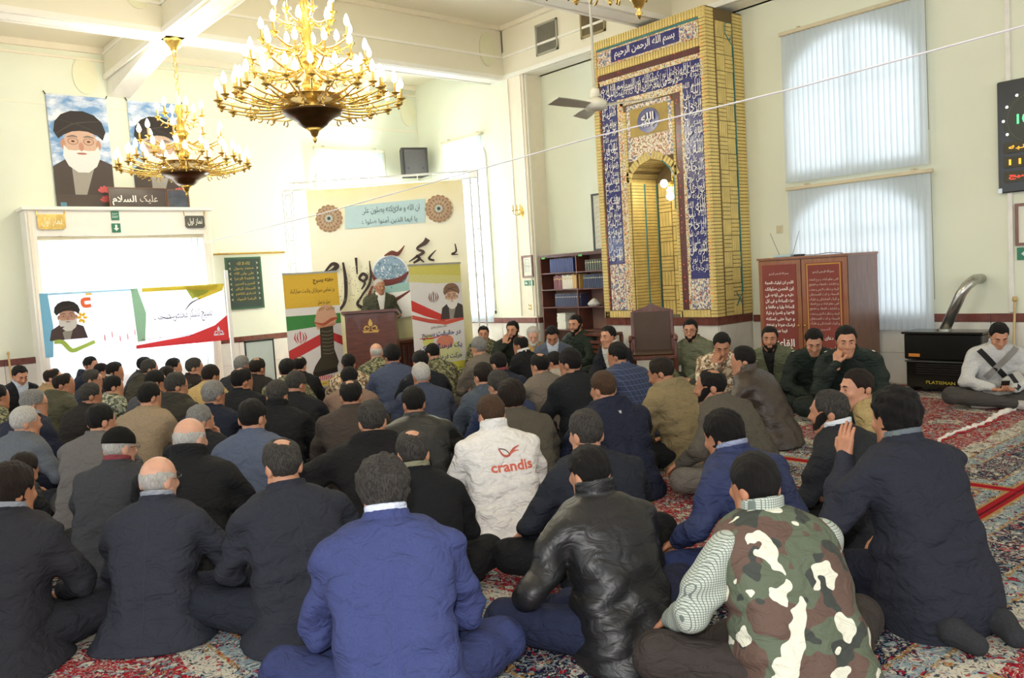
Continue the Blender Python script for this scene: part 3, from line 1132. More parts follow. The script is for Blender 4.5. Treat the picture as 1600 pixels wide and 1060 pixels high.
# wall lamp with glass globes in the niche
wl = thing('niche_lamp', 'small glass lamp with three lit globes hanging in the mihrab arch', 'lamp', (9.2, 7.22, 2.62))
MB().tube([(0, 0, 0.06), (0, 0, 0.28)], 0.008, 6).lathe([(0.01, 0.0), (0.05, 0.03), (0.03, 0.07), (0.01, 0.09)], 12).build('stem', M_BRASS, wl)
_gl = MB().lathe([(0.012, -0.055), (0.04, -0.04), (0.055, 0.0), (0.04, 0.04), (0.02, 0.055)], 14).mesh('globe', mat('lit_globe', '#fffbe9', 0.2, var=0, emit=(1, 0.96, 0.85), estr=5.0), True)
for k, (dy, dx, dz) in enumerate(((0.13, -0.02, 0.06), (-0.12, -0.02, 0.06), (0.0, -0.06, -0.13))):
    a = MB().tube([(0, 0, 0.03), (dx * 0.6, dy * 0.7, dz - 0.02), (dx, dy, dz - 0.04)], 0.007, 6).build('arm', M_BRASS, wl)
    link('globe', _gl, a, (dx, dy, dz))
light('niche_lamp_light', 'POINT', (9.1, 7.3, 2.6), 9, (1, 0.92, 0.75), 0.1)
MB().lathe([(0.07, -0.1), (0.085, -0.05), (0.07, 0.0)], 12).build('glass_cup', mat('pale_glass', '#dfe6e0', 0.1, var=0.02), wl)

# ------------------------------------------------------------------ ceiling fan, vents, wire
M_FAN = mat('fan_white', '#d9d6c4', 0.4, var=0.02)
fan = thing('ceiling_fan', 'cream three-blade ceiling fan on a long rod before the mihrab', 'ceiling fan', (6.58, 6.13, 3.29), 0.3)
MB().lathe([(0.03, -0.06), (0.10, -0.05), (0.125, -0.02), (0.125, 0.03), (0.08, 0.06), (0.03, 0.08)], 24).build('motor', M_FAN, fan, smooth=True)
MB().lathe([(0.014, 0.07), (0.014, ZC - 3.29 - 0.1), (0.05, ZC - 3.29 - 0.08), (0.06, ZC - 3.29)], 12).build('rod', M_FAN, fan, smooth=True)
MB().lathe([(0.02, 0.07), (0.055, 0.1), (0.05, 0.16), (0.02, 0.18)], 14).build('rod_cup', M_FAN, fan, smooth=True)
bl = MB()
for i in range(1):
    vs = []
    for k, u in enumerate(np.linspace(0.1, 0.62, 9)):
        w = 0.045 + 0.035 * min(1, (u - 0.1) / 0.3)
        for sgn in (-1, 1):
            for dz in (0.004, -0.004):
                vs.append((u, sgn * w, 0.02 * sgn - 0.01 + dz))
    fs = []
    for k in range(8):
        a, b = k * 4, k * 4 + 4
        fs += [(a, a + 2, b + 2, b), (a + 1, b + 1, b + 3, a + 3), (a, b, b + 1, a + 1), (a + 2, a + 3, b + 3, b + 2)]
    fs += [(0, 1, 3, 2), (32, 34, 35, 33)]
    bl.add(vs, fs)
_bl = bl.mesh('blade', mat('fan_blade', '#b9b7a8', 0.35, 0.2, var=0.03))
for k in range(3):
    link('blade', _bl, fan, (0, 0, 0), 2 * PI * k / 3 + 0.75)


def vent(label, y0, y1, z0, z1, m):
    v = thing('air_vent', label, 'vent', (XP, (y0 + y1) / 2, z0), 0, 'air vents on the long beam')
    w = (y1 - y0) / 2
    h = z1 - z0
    MB().box(-0.025, 0, -w, -w + 0.03, 0, h).box(-0.025, 0, w - 0.03, w, 0, h).box(-0.025, 0, -w, w, 0, 0.03).box(-0.025, 0, -w, w, h - 0.03, h).build('frame', m, v)
    MB().box(-0.006, 0, -w, w, 0, h).build('backing', mat('vent_dark', '#5e5a4c', 0.7), v)
    sl = MB().box(-0.006, 0.006, -0.004, 0.004, 0.03, h - 0.03).mesh('slat', m)
    nn = 16
    for k in range(nn):
        link('slat', sl, v, (-0.012, -w + 0.04 + (2 * w - 0.08) * k / (nn - 1), 0), 0.6)
    return v


vent('grey louvred air vent on the beam nearest the white pier', 9.42, 9.92, 5.02, 5.5, mat('vent_grey', '#a9a695', 0.5))
vent('brownish louvred air vent on the beam above the mihrab', 8.42, 8.92, 5.04, 5.52, mat('vent_tan', '#a6946a', 0.5))


def catenary(p, q, sag, n=24):
    p, q = Vector(p), Vector(q)
    return [p.lerp(q, k / n) - Vector((0, 0, sag * 4 * (k / n) * (1 - k / n))) for k in range(n + 1)]


wire = MB().tube([(4.85, 12.95, 2.34), (4.84, 12.4, 2.36), (5.02, 9.4, 2.46), (5.24, 6.48, 2.62), (5.35, 5.04, 2.70), (5.48, 3.17, 2.745), (5.59, 1.77, 2.82), (5.75, -1.0, 2.98)], 0.0065, 6)
tag(wire.build('overhead_wire', mat('white_cable', '#e2e0e6', 0.5)), 'thin white cable strung across the hall from the doorway to the right', 'cable')

# ------------------------------------------------------------------ printed sheets
M_SHEET = mat('vinyl_white', '#efece2', 0.6, var=0.02, trans=0.25)


def portrait(P, cu, cv, s, face='#caa084', turban='#2b2421', robe='#4a4038', beard='#d9d6cf', turn=0.0):
    """a bearded man in a dark turban and spectacles, drawn in flat shapes; s = head height"""
    P.poly([(cu - 0.75 * s, cv - 1.05 * s), (cu - 0.62 * s, cv - 0.5 * s), (cu - 0.3 * s, cv - 0.3 * s), (cu + 0.3 * s, cv - 0.28 * s), (cu + 0.62 * s, cv - 0.42 * s), (cu + 0.78 * s, cv - 1.05 * s)], robe)
    P.poly([(cu - 0.2 * s, cv - 1.05 * s), (cu - 0.22 * s, cv - 0.4 * s), (cu + 0.24 * s, cv - 0.4 * s), (cu + 0.02 * s, cv - 1.05 * s)], '#9b948a')
    P.ell(cu + turn * s, cv - 0.03 * s, 0.33 * s, 0.42 * s, face)
    P.ell(cu - 0.34 * s + turn * s, cv + 0.0 * s, 0.05 * s, 0.1 * s, '#b98c70', 12)
    P.ell(cu + 0.34 * s + turn * s, cv + 0.0 * s, 0.05 * s, 0.1 * s, '#b98c70', 12)
    P.poly([(cu + (a + turn) * s, cv + b * s) for a, b in ((-0.33, -0.02), (-0.26, -0.12), (-0.12, -0.13), (0.0, -0.11), (0.12, -0.13), (0.26, -0.12), (0.33, -0.02), (0.36, -0.25), (0.27, -0.45), (0.1, -0.58), (-0.1, -0.58), (-0.27, -0.45), (-0.36, -0.25))], beard)
    P.ell(cu + turn * s, cv - 0.19 * s, 0.1 * s, 0.022 * s, '#a5665a', 12)
    P.ell(cu + turn * s, cv - 0.05 * s, 0.05 * s, 0.09 * s, '#b98870', 12)
    for q in (-1, 1):
        P.ell(cu + (0.15 * q + turn) * s, cv + 0.06 * s, 0.105 * s, 0.075 * s, '#8a6a58', 16)
        P.ell(cu + (0.15 * q + turn) * s, cv + 0.06 * s, 0.09 * s, 0.062 * s, '#c79f86', 16)
        P.ell(cu + (0.15 * q + turn) * s, cv + 0.06 * s, 0.035 * s, 0.02 * s, '#3a2a22', 10)
        P.band([(cu + (0.06 * q + turn) * s, cv + 0.15 * s), (cu + (0.15 * q + turn) * s, cv + 0.17 * s), (cu + (0.26 * q + turn) * s, cv + 0.14 * s)], [0.02 * s, 0.035 * s, 0.015 * s], '#6e625a')
    # turban: wide rounded folds
    P.poly([(cu + (a + turn) * s, cv + b * s) for a, b in ((-0.42, 0.1), (-0.5, 0.25), (-0.46, 0.45), (-0.33, 0.6), (-0.15, 0.68), (0.1, 0.69), (0.3, 0.62), (0.44, 0.48), (0.5, 0.28), (0.43, 0.1), (0.33, 0.2), (0.15, 0.27), (0.0, 0.28), (-0.15, 0.26), (-0.32, 0.18))], turban)
    P.band([(cu + (-0.45 + turn) * s, cv + 0.2 * s), (cu + (-0.1 + turn) * s, cv + 0.42 * s), (cu + (0.42 + turn) * s, cv + 0.5 * s)], [0.01 * s, 0.03 * s, 0.01 * s], '#453a34')
    P.band([(cu + (0.45 + turn) * s, cv + 0.18 * s), (cu + (0.1 + turn) * s, cv + 0.36 * s), (cu + (-0.4 + turn) * s, cv + 0.5 * s)], [0.01 * s, 0.025 * s, 0.01 * s], '#3b312c')


def flag_emblem(P, cu, cv, s, m):
    P.band([(cu, cv - 0.5 * s), (cu, cv + 0.42 * s)], [0.05 * s, 0.12 * s], m)
    for q in (-1, 1):
        P.band([(cu + q * 0.1 * s, cv - 0.42 * s), (cu + q * 0.27 * s, cv - 0.05 * s), (cu + q * 0.16 * s, cv + 0.4 * s)], [0.02 * s, 0.11 * s, 0.02 * s], m)
        P.band([(cu + q * 0.25 * s, cv - 0.45 * s), (cu + q * 0.48 * s, cv - 0.05 * s), (cu + q * 0.36 * s, cv + 0.4 * s)], [0.02 * s, 0.11 * s, 0.02 * s], m)
    P.band([(cu - 0.08 * s, cv + 0.5 * s), (cu, cv + 0.47 * s), (cu + 0.08 * s, cv + 0.5 * s)], [0.03 * s] * 3, m)


def flame_emblem(P, cu, cv, s, m):
    """drop over a crown of scrolls"""
    P.poly([(cu + a * s, cv + b * s) for a, b in ((0, 0.62), (0.12, 0.42), (0.15, 0.25), (0.08, 0.12), (-0.08, 0.12), (-0.15, 0.25), (-0.12, 0.42))], m)
    for q in (-1, 1):
        P.band([(cu + q * 0.05 * s, cv + 0.02 * s), (cu + q * 0.3 * s, cv + 0.12 * s), (cu + q * 0.42 * s, cv - 0.05 * s), (cu + q * 0.28 * s, cv - 0.12 * s)], [0.05 * s, 0.1 * s, 0.08 * s, 0.03 * s], m)
        P.band([(cu + q * 0.04 * s, cv - 0.05 * s), (cu + q * 0.25 * s, cv - 0.2 * s), (cu + q * 0.55 * s, cv - 0.16 * s)], [0.05 * s, 0.09 * s, 0.05 * s], m)
    P.rect(cu - 0.5 * s, cv - 0.3 * s, cu + 0.5 * s, cv - 0.22 * s, m)


M_SKY = None


def sky_print():
    m = bpy.data.materials.new('print_cloudy_sky')
    m.use_nodes = True
    t = NT(m)
    co = t.coords('Object', (1, 1, 2.2))
    nz = t.noise(co, 3.0, 5, 0.6)
    t.l(t.ramp(nz.outputs['Fac'], [(0.42, srgb('#6f97c4')), (0.62, srgb('#e8ecf0'))], 'LINEAR'), t.b.inputs['Base Color'])
    t.b.inputs['Roughness'].default_value = 0.7
    return m


M_SKY = sky_print()
for i, (x0, lab) in enumerate(((2.95, 'portrait poster of a man in a black turban and glasses, left of the pair'), (4.05, 'sky blue portrait poster partly hidden behind the smaller chandelier'))):
    w, z0, z1 = 0.80, 2.93, 4.55
    po = thing('portrait_poster', lab, 'poster', (x0, YB - 0.03, z0), 0, 'portrait posters over the doorway')
    MB().box(0, w, 0.0, 0.006, 0, z1 - z0).build('sheet', M_SKY, po)
    P_ = Print()
    P_.clip = (0, 0, w, z1 - z0)
    portrait(P_, w * 0.5, 0.92, 0.70, face='#c9a58f' if i == 0 else '#c8ac98', robe='#4a3f39', beard='#dcdad4' if i == 0 else '#e4e2dd')
    P_.rect(0, 0.0, w, 0.19, '#51463f')
    for cu, cv in ((0.66, 0.24), (0.68, 0.1)):
        for k in range(5):
            a = PI * (0.1 + 0.2 * k)
            P_.ell(cu + 0.05 * math.cos(a), cv + 0.04 * math.sin(a), 0.05, 0.028, '#c45a5a', 10, rot=a)
    P_.rect(0.05, 0.02, 0.13, 0.075, '#5f8fa8')
    for v_ in range(6):
        pass
    P_.clip = None
    P_.build('portrait_print', po, (0, 0, 0), (1, 0, 0), (0, 0, 1), (0, -1, 0), gap=0.0003)
    for cx in (0.0, w):
        MB().tube([(cx, -0.002, z1 - z0 - 0.01), (cx + (-0.03 if cx == 0 else 0.02), -0.01, z1 - z0 + 0.035)], 0.008, 5).build('clip', mat('black_clip', '#2a2a26', 0.4), po)

# dark panels leaning on the portal shelf
fr = thing('script_panel', 'dark brown panel with white script leaning on the doorway shelf', 'panel', (3.62, 13.17, 2.912))
MB().box(0, 0.8, 0, 0.02, 0, 0.29, bev=0.004).build('board', mat('panel_brown', '#463a36', 0.35, coat=0.5), fr)
MB().box(-0.012, 0.812, -0.006, 0.024, 0.29, 0.302).box(-0.012, 0.0, -0.006, 0.024, 0, 0.29).box(0.8, 0.812, -0.006, 0.024, 0, 0.29).build('frame', mat('panel_frame', '#7d5b46', 0.4), fr)
P_ = Print()
P_.text('السلام', 0.2, 0.11, 0.34, 0.15, '#f3efe6', 0.02)
P_.text('علیک', 0.55, 0.13, 0.26, 0.13, '#d8d0c4', 0.0)
P_.build('script', fr, (0, 0, 0), (1, 0, 0), (0, 0, 1), (0, -1, 0), 0.0003)
fr = thing('framed_picture', 'small dark framed picture at the right end of the doorway shelf', 'picture frame', (4.45, 13.15, 2.912))
MB().box(0, 0.30, 0, 0.02, 0, 0.27, bev=0.004).build('picture', mat('picture_dark', '#4b4f5a', 0.3, var=0.3, scale=9), fr)
MB().box(-0.012, 0.312, -0.006, 0.024, 0.27, 0.284).box(-0.012, 0.0, -0.006, 0.024, 0, 0.27).box(0.3, 0.312, -0.006, 0.024, 0, 0.27).build('frame', mat('panel_frame', '#7d5b46', 0.4), fr)


def plaque(name, label, cat, x0, x1, z0, z1, y, board, ink, txt, lines=None, shape='rect'):
    e = thing(name, label, cat, ((x0 + x1) / 2, y, z0))
    w, h = (x1 - x0) / 2, z1 - z0
    if shape == 'scroll':
        poly = [(-w, h * 0.15), (-w * 0.8, 0), (w * 0.8, 0), (w, h * 0.15), (w, h * 0.9), (w * 0.9, h), (-w * 0.9, h), (-w, h * 0.9)]
    else:
        poly = [(-w, 0), (w, 0), (w, h), (-w, h)]
    MB().prism(poly, 'y', -0.012, 0.0).build('board', board, e)
    P_ = Print()
    for (t_, cu, cv, tw, th) in (lines or [(txt, 0, h / 2, w * 1.5, h * 0.6)]):
        P_.text(t_, cu, cv, tw, th, ink, 0.01)
    P_.build('lettering', e, (0, -0.012, 0), (1, 0, 0), (0, 0, 1), (0, -1, 0), 0.0002)
    return e


M_GOLDPL = mat('gilt_plaque', '#c8a95c', 0.2, 0.6, var=0.3, scale=30)
g1 = plaque('gilt_plaque', 'shiny gold plaque hanging at the left end of the doorway lintel', 'sign', 2.61, 2.96, 2.59, 2.80, PY - 0.02, M_GOLDPL, '#f4ecd0', 'نماز اول', shape='scroll')
g2 = plaque('dark_plaque', 'dark grey plaque with white script at the right of the doorway lintel', 'sign', 4.63, 4.93, 2.59, 2.78, PY - 0.02, mat('plaque_grey', '#56554c', 0.4), '#f2efe2', 'نماز اول', shape='scroll')
for g, w in ((g1, 0.17), (g2, 0.15)):
    for q in (-1, 1):
        MB().tube([(q * w, 0, 0.19), (q * (w + 0.01), -0.0, 0.26)], 0.008, 5).build('hook', M_BRASS, g)
ex = thing('exit_sign', 'small green arrow exit sign over the doorway blind', 'sign', (3.63, PY - 0.004, 2.54))
MB().box(-0.06, 0.06, -0.01, 0, 0.0, 0.13).box(-0.055, 0.055, -0.01, 0, 0.18, 0.31).build('board', mat('exit_green', '#2f7a5c', 0.5), ex)
P_ = Print()
P_.poly([(0, 0.02), (0.04, 0.06), (0.015, 0.06), (0.015, 0.11), (-0.015, 0.11), (-0.015, 0.06), (-0.04, 0.06)], '#f3f3ec')
P_.text('EXIT', 0, 0.225, 0.08, 0.03, '#e8efe6')
P_.text('خروج', 0, 0.27, 0.08, 0.035, '#e8efe6')
P_.build('print', ex, (0, -0.01, 0), (1, 0, 0), (0, 0, 1), (0, -1, 0), 0.0003)

# green embroidered hanging and its brass rod
gh = thing('embroidered_hanging', 'dark green embroidered cloth with gold script hanging on the back wall', 'wall hanging', (5.33, YB - 0.03, 1.27))
MB().box(0, 0.62, -0.006, 0.004, 0, 0.86).build('cloth', mat('green_velvet', '#16301f', 0.85, sheen=0.4, bump=0.3, bscale=200), gh)
P_ = Print()
for (a, b, c, d_) in ((0, 0, 0.62, 0.03), (0, 0.83, 0.62, 0.86), (0, 0, 0.03, 0.86), (0.59, 0, 0.62, 0.86)):
    P_.rect(a, b, c, d_, '#33583a')
_ln = ['لااله الا الله', 'محمد رسول', 'علی ولی الله', 'فاطمة الزهرا', 'الحسن و الحسین', 'السجاد الباقر', 'الصادق الکاظم', 'الرضا الجواد']
for k, t_ in enumerate(_ln):
    P_.text(t_, 0.31, 0.76 - k * 0.085, 0.34 if k else 0.22, 0.055, '#b59a45', 0.01)
    for q in (0.075, 0.545):
        s_ = 1 if q < 0.3 else -1
        P_.poly([(q - 0.02 * s_, 0.76 - k * 0.085), (q + 0.02 * s_, 0.785 - k * 0.085), (q + 0.005 * s_, 0.76 - k * 0.085), (q + 0.02 * s_, 0.735 - k * 0.085)], '#b9b48c')
P_.build('embroidery', gh, (0, -0.007, 0), (1, 0, 0), (0, 0, 1), (0, -1, 0), 0.0003)
rd = thing('curtain_rod', 'thin brass rod fixed above the green hanging', 'rod', (5.13, YB - 0.05, 2.19))
MB().tube([(0, 0, 0), (1.25, 0, 0.0)], 0.016, 8).build('pole', M_BRASS, rd)
for k in (0.1, 1.1):
    MB().box(k, k + 0.02, 0, 0.05, -0.01, 0.02).build('bracket', M_BRASS, rd)

# long banner stretched in front of the doorway
hb = thing('long_banner', 'long white and red banner stretched in front of the doorway blind', 'banner', (2.42, 12.45, 0.84))
BW, BH = 2.5, 0.86
hs = lambda u, v: 0.004 * math.sin(u * 5.0) + 0.002 * math.sin(u * 17 + v * 3)
vs, fs = [], []
for j in range(3):
    for i in range(41):
        u, v = BW * i / 40, BH * j / 2
        vs.append((u, -hs(u, v), v))
for j in range(2):
    for i in range(40):
        fs.append((j * 41 + i, j * 41 + i + 1, (j + 1) * 41 + i + 1, (j + 1) * 41 + i))
link('sheet', mesh_from('sheet', vs, fs, mat('banner_vinyl', '#efeaf0', 0.6, var=0.02, trans=0.55), smooth=True), hb)


def tr(c):
    return mat('film_' + c.lstrip('#'), c, 0.7, var=0.03, scale=30, trans=0.35)


P_ = Print()
P_.poly([(0, 0), (0.09, 0), (0.13, 0.4), (0.1, BH), (0, BH)], tr('#7fb9cf'))
P_.clip = (0, 0.22, BW, BH)
portrait(P_, 0.3, 0.52, 0.32, face='#c99a86', robe='#4b3b3b', turn=0.04)
P_.clip = None
P_.band([(0.12, 0.2), (0.22, 0.19), (0.32, 0.07), (0.45, 0.1), (0.62, 0.16)], [0.05, 0.06, 0.06, 0.05, 0.05], tr('#a7bd55'))
for k in range(6):
    P_.ell(0.49 + 0.04 * math.cos(k), 0.5 + 0.05 * math.sin(k), 0.03, 0.02, tr('#e0b02c'), 10, rot=k)
P_.band([(0.62, 0.66), (0.53, 0.66), (0.52, 0.74), (0.62, 0.75)], [0.05] * 4, tr('#e0683c'))
P_.rect(0.56, 0.8, 0.64, 0.83, tr('#e8b25a'))
P_.rect(0.1, BH - 0.03, 1.2, BH, tr('#a9cfe0'))
P_.poly([(1.18, 0.1), (1.28, 0.1), (1.33, 0.5), (1.24, BH), (1.15, BH)], tr('#8fb28e'))
P_.poly([(1.3, BH - 0.06), (1.95, BH - 0.06), (2.1, BH - 0.22), (2.46, BH - 0.1), (2.5, BH), (1.3, BH)], tr('#d2b93c'))
P_.poly([(1.9, BH - 0.02), (2.0, BH - 0.2), (2.2, BH - 0.14), (2.42, BH - 0.02)], tr('#a9b04a'))
P_.poly([(1.15, 0.0), (2.5, 0.0), (2.5, 0.38), (2.3, 0.24), (1.9, 0.12), (1.15, 0.05)], tr('#d23a3a'))
P_.text('بسیج لشکر مخلص خداست', 1.85, 0.42, 0.85, 0.2, '#3a2f2f')
P_.band([(1.5, 0.44), (1.62, 0.4), (1.75, 0.42)], [0.006, 0.02, 0.006], '#3a2f2f')
P_.band([(1.88, 0.5), (1.98, 0.6), (2.12, 0.66)], [0.01, 0.022, 0.008], '#3a2f2f')
P_.text('پایگاه مقاومت بسیج شهید', 1.72, 0.13, 1.0, 0.07, '#4a2030')
P_.text('هفته بسیج گرامی باد', 0.95, 0.09, 0.5, 0.09, tr('#e08a8a'))
for k in range(5):
    P_.ell(0.75 + 0.1 * k, 0.2 + 0.04 * math.sin(k * 2.0), 0.012, 0.05, tr('#e5a0a4'), 10)
flame_emblem(P_, 2.35, 0.13, 0.15, '#dfe7f3')
P_.build('banner_print', hb, (0, 0, 0), (1, 0, 0), (0, 0, 1), (0, -1, 0), 0.0003, 0.014, surf=hs)
st = thing('banner_pole', 'white upright pole holding the right end of the long banner', 'pole', (4.97, 12.45, 0))
MB().box(-0.025, 0.025, -0.02, 0.02, 0.04, 1.9, bev=0.004).build('upright', mat('white_pole', '#e9e6dd', 0.5), st)
MB().box(-0.22, 0.22, -0.025, 0.025, 0, 0.04).box(-0.025, 0.025, -0.2, 0.2, 0, 0.04).build('foot', mat('white_pole', '#e9e6dd', 0.5), st)
MB().tube([(0.03, 0, 0.35), (0.2, 0, 0.04)], 0.012, 6).build('strut', mat('white_pole', '#e9e6dd', 0.5), st)

# ------------------------------------------------------------------ stage truss and big banner
TL, TR_ = Vector((6.0, 12.3, 0)), Vector((8.17, 10.28, 0))
TD = (TR_ - TL).normalized()
TN = Vector((TD.y, -TD.x, 0))
M_TRUSS = mat('white_truss', '#e4e4e0', 0.35, 0.2, var=0.03)
ts = thing('stage_truss', 'white lattice truss frame holding up the tall calligraphy banner', 'truss', TL)
ts.rotation_euler = (0, 0, math.atan2(TD.y, TD.x))
LEN = (TR_ - TL).length


def tower(x):
    m = MB()
    for a in (-0.06, 0.06):
        for b in (-0.06, 0.06):
            m.tube([(x + a, b + 0.05, 0), (x + a, b + 0.05, 3.2)], 0.011, 6)
    return m


for x in (0.0, LEN):
    tower(x).build('upright', M_TRUSS, ts)
    MB().box(x - 0.16, x + 0.16, -0.12, 0.22, 0, 0.012).build('base_plate', M_TRUSS, ts)
    for k in range(9):
        z = 0.15 + k * 0.36
        m = MB()
        for a, b, c, d_ in ((-0.06, -0.06, 0.06, -0.06), (0.06, -0.06, 0.06, 0.06), (0.06, 0.06, -0.06, 0.06), (-0.06, 0.06, -0.06, -0.06)):
            m.tube([(x + a, b + 0.05, z), (x + c, d_ + 0.05, z + 0.01)], 0.007, 5)
        m.build('rung', M_TRUSS, ts)
    MB().box(x - 0.075, x + 0.075, -0.025, 0.125, 3.1, 3.24, bev=0.01).build('corner_block', M_TRUSS, ts)
tb = MB()
for a in (-0.06, 0.06):
    for b in (3.11, 3.22):
        tb.tube([(0, a + 0.05, b), (LEN, a + 0.05, b)], 0.011, 6)
tb.build('cross_beam', M_TRUSS, ts)
for k in range(12):
    x = 0.15 + k * (LEN - 0.3) / 11
    MB().tube([(x, -0.01, 3.11), (x, -0.01, 3.22), (x, 0.11, 3.22)], 0.007, 5).build('rung', M_TRUSS, ts)

bb = thing('calligraphy_banner', 'tall cream stage banner with rosettes and large calligraphy behind the lectern', 'banner', TL + TN * 0.06)
bb.rotation_euler = ts.rotation_euler
sv = lambda u, v: 0.004 * math.sin(u * 4.2 + 0.4) + 0.02 * math.sin(v * 9 + u * 2) * max(0, (v - 2.85)) * 4
vs, fs = [], []
NU, NV = 36, 24
U0, U1, V0, V1 = 0.33, 2.80, 0.25, 3.08
for j in range(NV + 1):
    for i in range(NU + 1):
        u, v = U0 + (U1 - U0) * i / NU, V0 + (V1 - V0) * j / NV
        vs.append((u, -sv(u, v), v))
for j in range(NV):
    for i in range(NU):
        fs.append((j * (NU + 1) + i, j * (NU + 1) + i + 1, (j + 1) * (NU + 1) + i + 1, (j + 1) * (NU + 1) + i))
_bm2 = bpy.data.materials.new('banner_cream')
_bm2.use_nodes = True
_t = NT(_bm2)
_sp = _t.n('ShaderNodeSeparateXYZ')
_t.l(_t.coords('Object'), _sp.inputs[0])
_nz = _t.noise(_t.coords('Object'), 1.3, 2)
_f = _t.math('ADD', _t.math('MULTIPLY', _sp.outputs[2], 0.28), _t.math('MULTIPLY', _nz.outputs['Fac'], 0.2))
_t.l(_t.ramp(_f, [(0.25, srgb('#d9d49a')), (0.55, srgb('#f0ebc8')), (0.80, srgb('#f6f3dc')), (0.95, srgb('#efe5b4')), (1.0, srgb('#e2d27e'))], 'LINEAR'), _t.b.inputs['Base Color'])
_t.b.inputs['Roughness'].default_value = 0.6
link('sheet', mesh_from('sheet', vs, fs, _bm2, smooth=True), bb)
P_ = Print()
P_.poly([(0.9, 2.44), (2.17, 2.46), (2.19, 2.83), (0.92, 2.79)], '#b9d6d8')
P_.text('ان الله و ملائکته یصلون علی النبی', 1.55, 2.70, 1.1, 0.12, '#37454b')
P_.text('یا ایها الذین آمنوا صلوا علیه', 1.55, 2.53, 1.0, 0.11, '#37454b')
for cu, cv in ((0.66, 2.62), (2.40, 2.66)):
    r = 0.205
    for k in range(16):
        a = 2 * PI * k / 16
        P_.ell(cu + r * 0.86 * math.cos(a), cv + r * 0.86 * math.sin(a), r * 0.2, r * 0.2, '#a5825f', 10)
    P_.ell(cu, cv, r * 0.9, r * 0.9, '#b39a7c', 28)
    for rr, c, n in ((0.72, '#8d5f4a', 18), (0.52, '#c4b08f', 14), (0.38, '#9a7258', 12)):
        for k in range(n):
            a = 2 * PI * k / n
            P_.ell(cu + r * rr * math.cos(a), cv + r * rr * math.sin(a), r * 0.1, r * 0.05, c, 8, rot=a)
    P_.ell(cu, cv, r * 0.3, r * 0.3, '#b7c0b4', 18)
    P_.ell(cu, cv, r * 0.13, r * 0.13, '#3d4650', 14)
# the domed mosque ornament inside the calligraphy
P_.ell(1.56, 1.70, 0.30, 0.30, '#f2f0e6', 26)
P_.ell(1.57, 1.70, 0.27, 0.27, '#8fa9bd', 26)
for k in range(150):
    a, r = RNG.uniform(0, 2 * PI), 0.25 * math.sqrt(RNG.random())
    P_.ell(1.57 + r * math.cos(a), 1.70 + r * math.sin(a), 0.014, 0.009, RNG.choice(['#e8ecec', '#5f7f9c', '#c9d6d8', '#6f9a94']), 7, rot=a)
P_.poly([(1.3, 1.5), (1.86, 1.55), (1.9, 1.42), (1.3, 1.38)], '#9cc4bd')
P_.poly([(1.28, 1.38), (1.9, 1.42), (1.95, 1.02), (1.5, 0.98), (1.2, 1.1)], '#f8f6f0')  # white glow area put into the banner's print colour, below the dome
INK, DRD = '#33241f', '#6e332c'
P_.band([(1.27, 1.78), (1.33, 1.62), (1.5, 1.56), (1.72, 1.60), (1.88, 1.72)], [0.01, 0.06, 0.1, 0.08, 0.02], DRD)
P_.band([(1.28, 1.52), (1.2, 1.32), (1.3, 1.22), (1.55, 1.25), (1.88, 1.42)], [0.03, 0.06, 0.09, 0.07, 0.015], DRD)
P_.band([(1.26, 1.92), (1.25, 1.6), (1.1, 1.38), (1.02, 1.25), (1.15, 1.18), (1.4, 1.2)], [0.015, 0.045, 0.03, 0.05, 0.06, 0.02], INK)
P_.band([(1.5, 1.98), (1.62, 2.02), (1.72, 2.0), (1.83, 2.12)], [0.015, 0.07, 0.06, 0.01], DRD)
P_.band([(1.05, 1.98), (1.05, 1.72)], [0.045, 0.02], INK)
P_.band([(0.84, 1.92), (0.86, 1.62), (0.82, 1.3), (0.66, 1.14), (0.5, 1.2)], [0.03, 0.06, 0.05, 0.04, 0.01], INK)
P_.band([(0.52, 1.78), (0.66, 1.8), (0.74, 1.87), (0.66, 1.9), (0.52, 1.76), (0.42, 1.66), (0.56, 1.62), (0.48, 1.54)], [0.02, 0.06, 0.08, 0.05, 0.03, 0.03, 0.04, 0.02], INK)
P_.band([(1.15, 1.6), (1.2, 1.67), (1.14, 1.72), (1.08, 1.65), (1.16, 1.58), (1.1, 1.48)], [0.04, 0.05, 0.05, 0.04, 0.04, 0.02], INK)
P_.band([(2.2, 2.2), (2.15, 2.14), (2.02, 2.06), (2.12, 2.0), (2.0, 1.93), (1.88, 1.86)], [0.09, 0.07, 0.03, 0.05, 0.04, 0.01], '#4a3a34')
P_.band([(1.95, 1.84), (2.05, 1.9), (2.0, 1.95), (2.12, 1.84)], [0.03, 0.05, 0.04, 0.02], INK)
P_.band([(2.32, 2.02), (2.2, 1.9), (2.28, 1.86)], [0.01, 0.04, 0.03], INK)
P_.band([(2.62, 2.1), (2.63, 1.98), (2.56, 1.94), (2.66, 1.93)], [0.015, 0.03, 0.03, 0.01], INK)
for k in range(90):
    cu, cv = RNG.uniform(0.6, 1.3), RNG.uniform(1.3, 1.85)
    P_.ell(cu, cv, 0.010, 0.006, RNG.choice(['#8a8f6c', '#7c7b5e', '#a39a6e']), 6, rot=RNG.uniform(0, 3))
P_.build('banner_print', bb, (0, 0, 0), (1, 0, 0), (0, 0, 1), (0, -1, 0), 0.0002, 0.012, surf=sv)


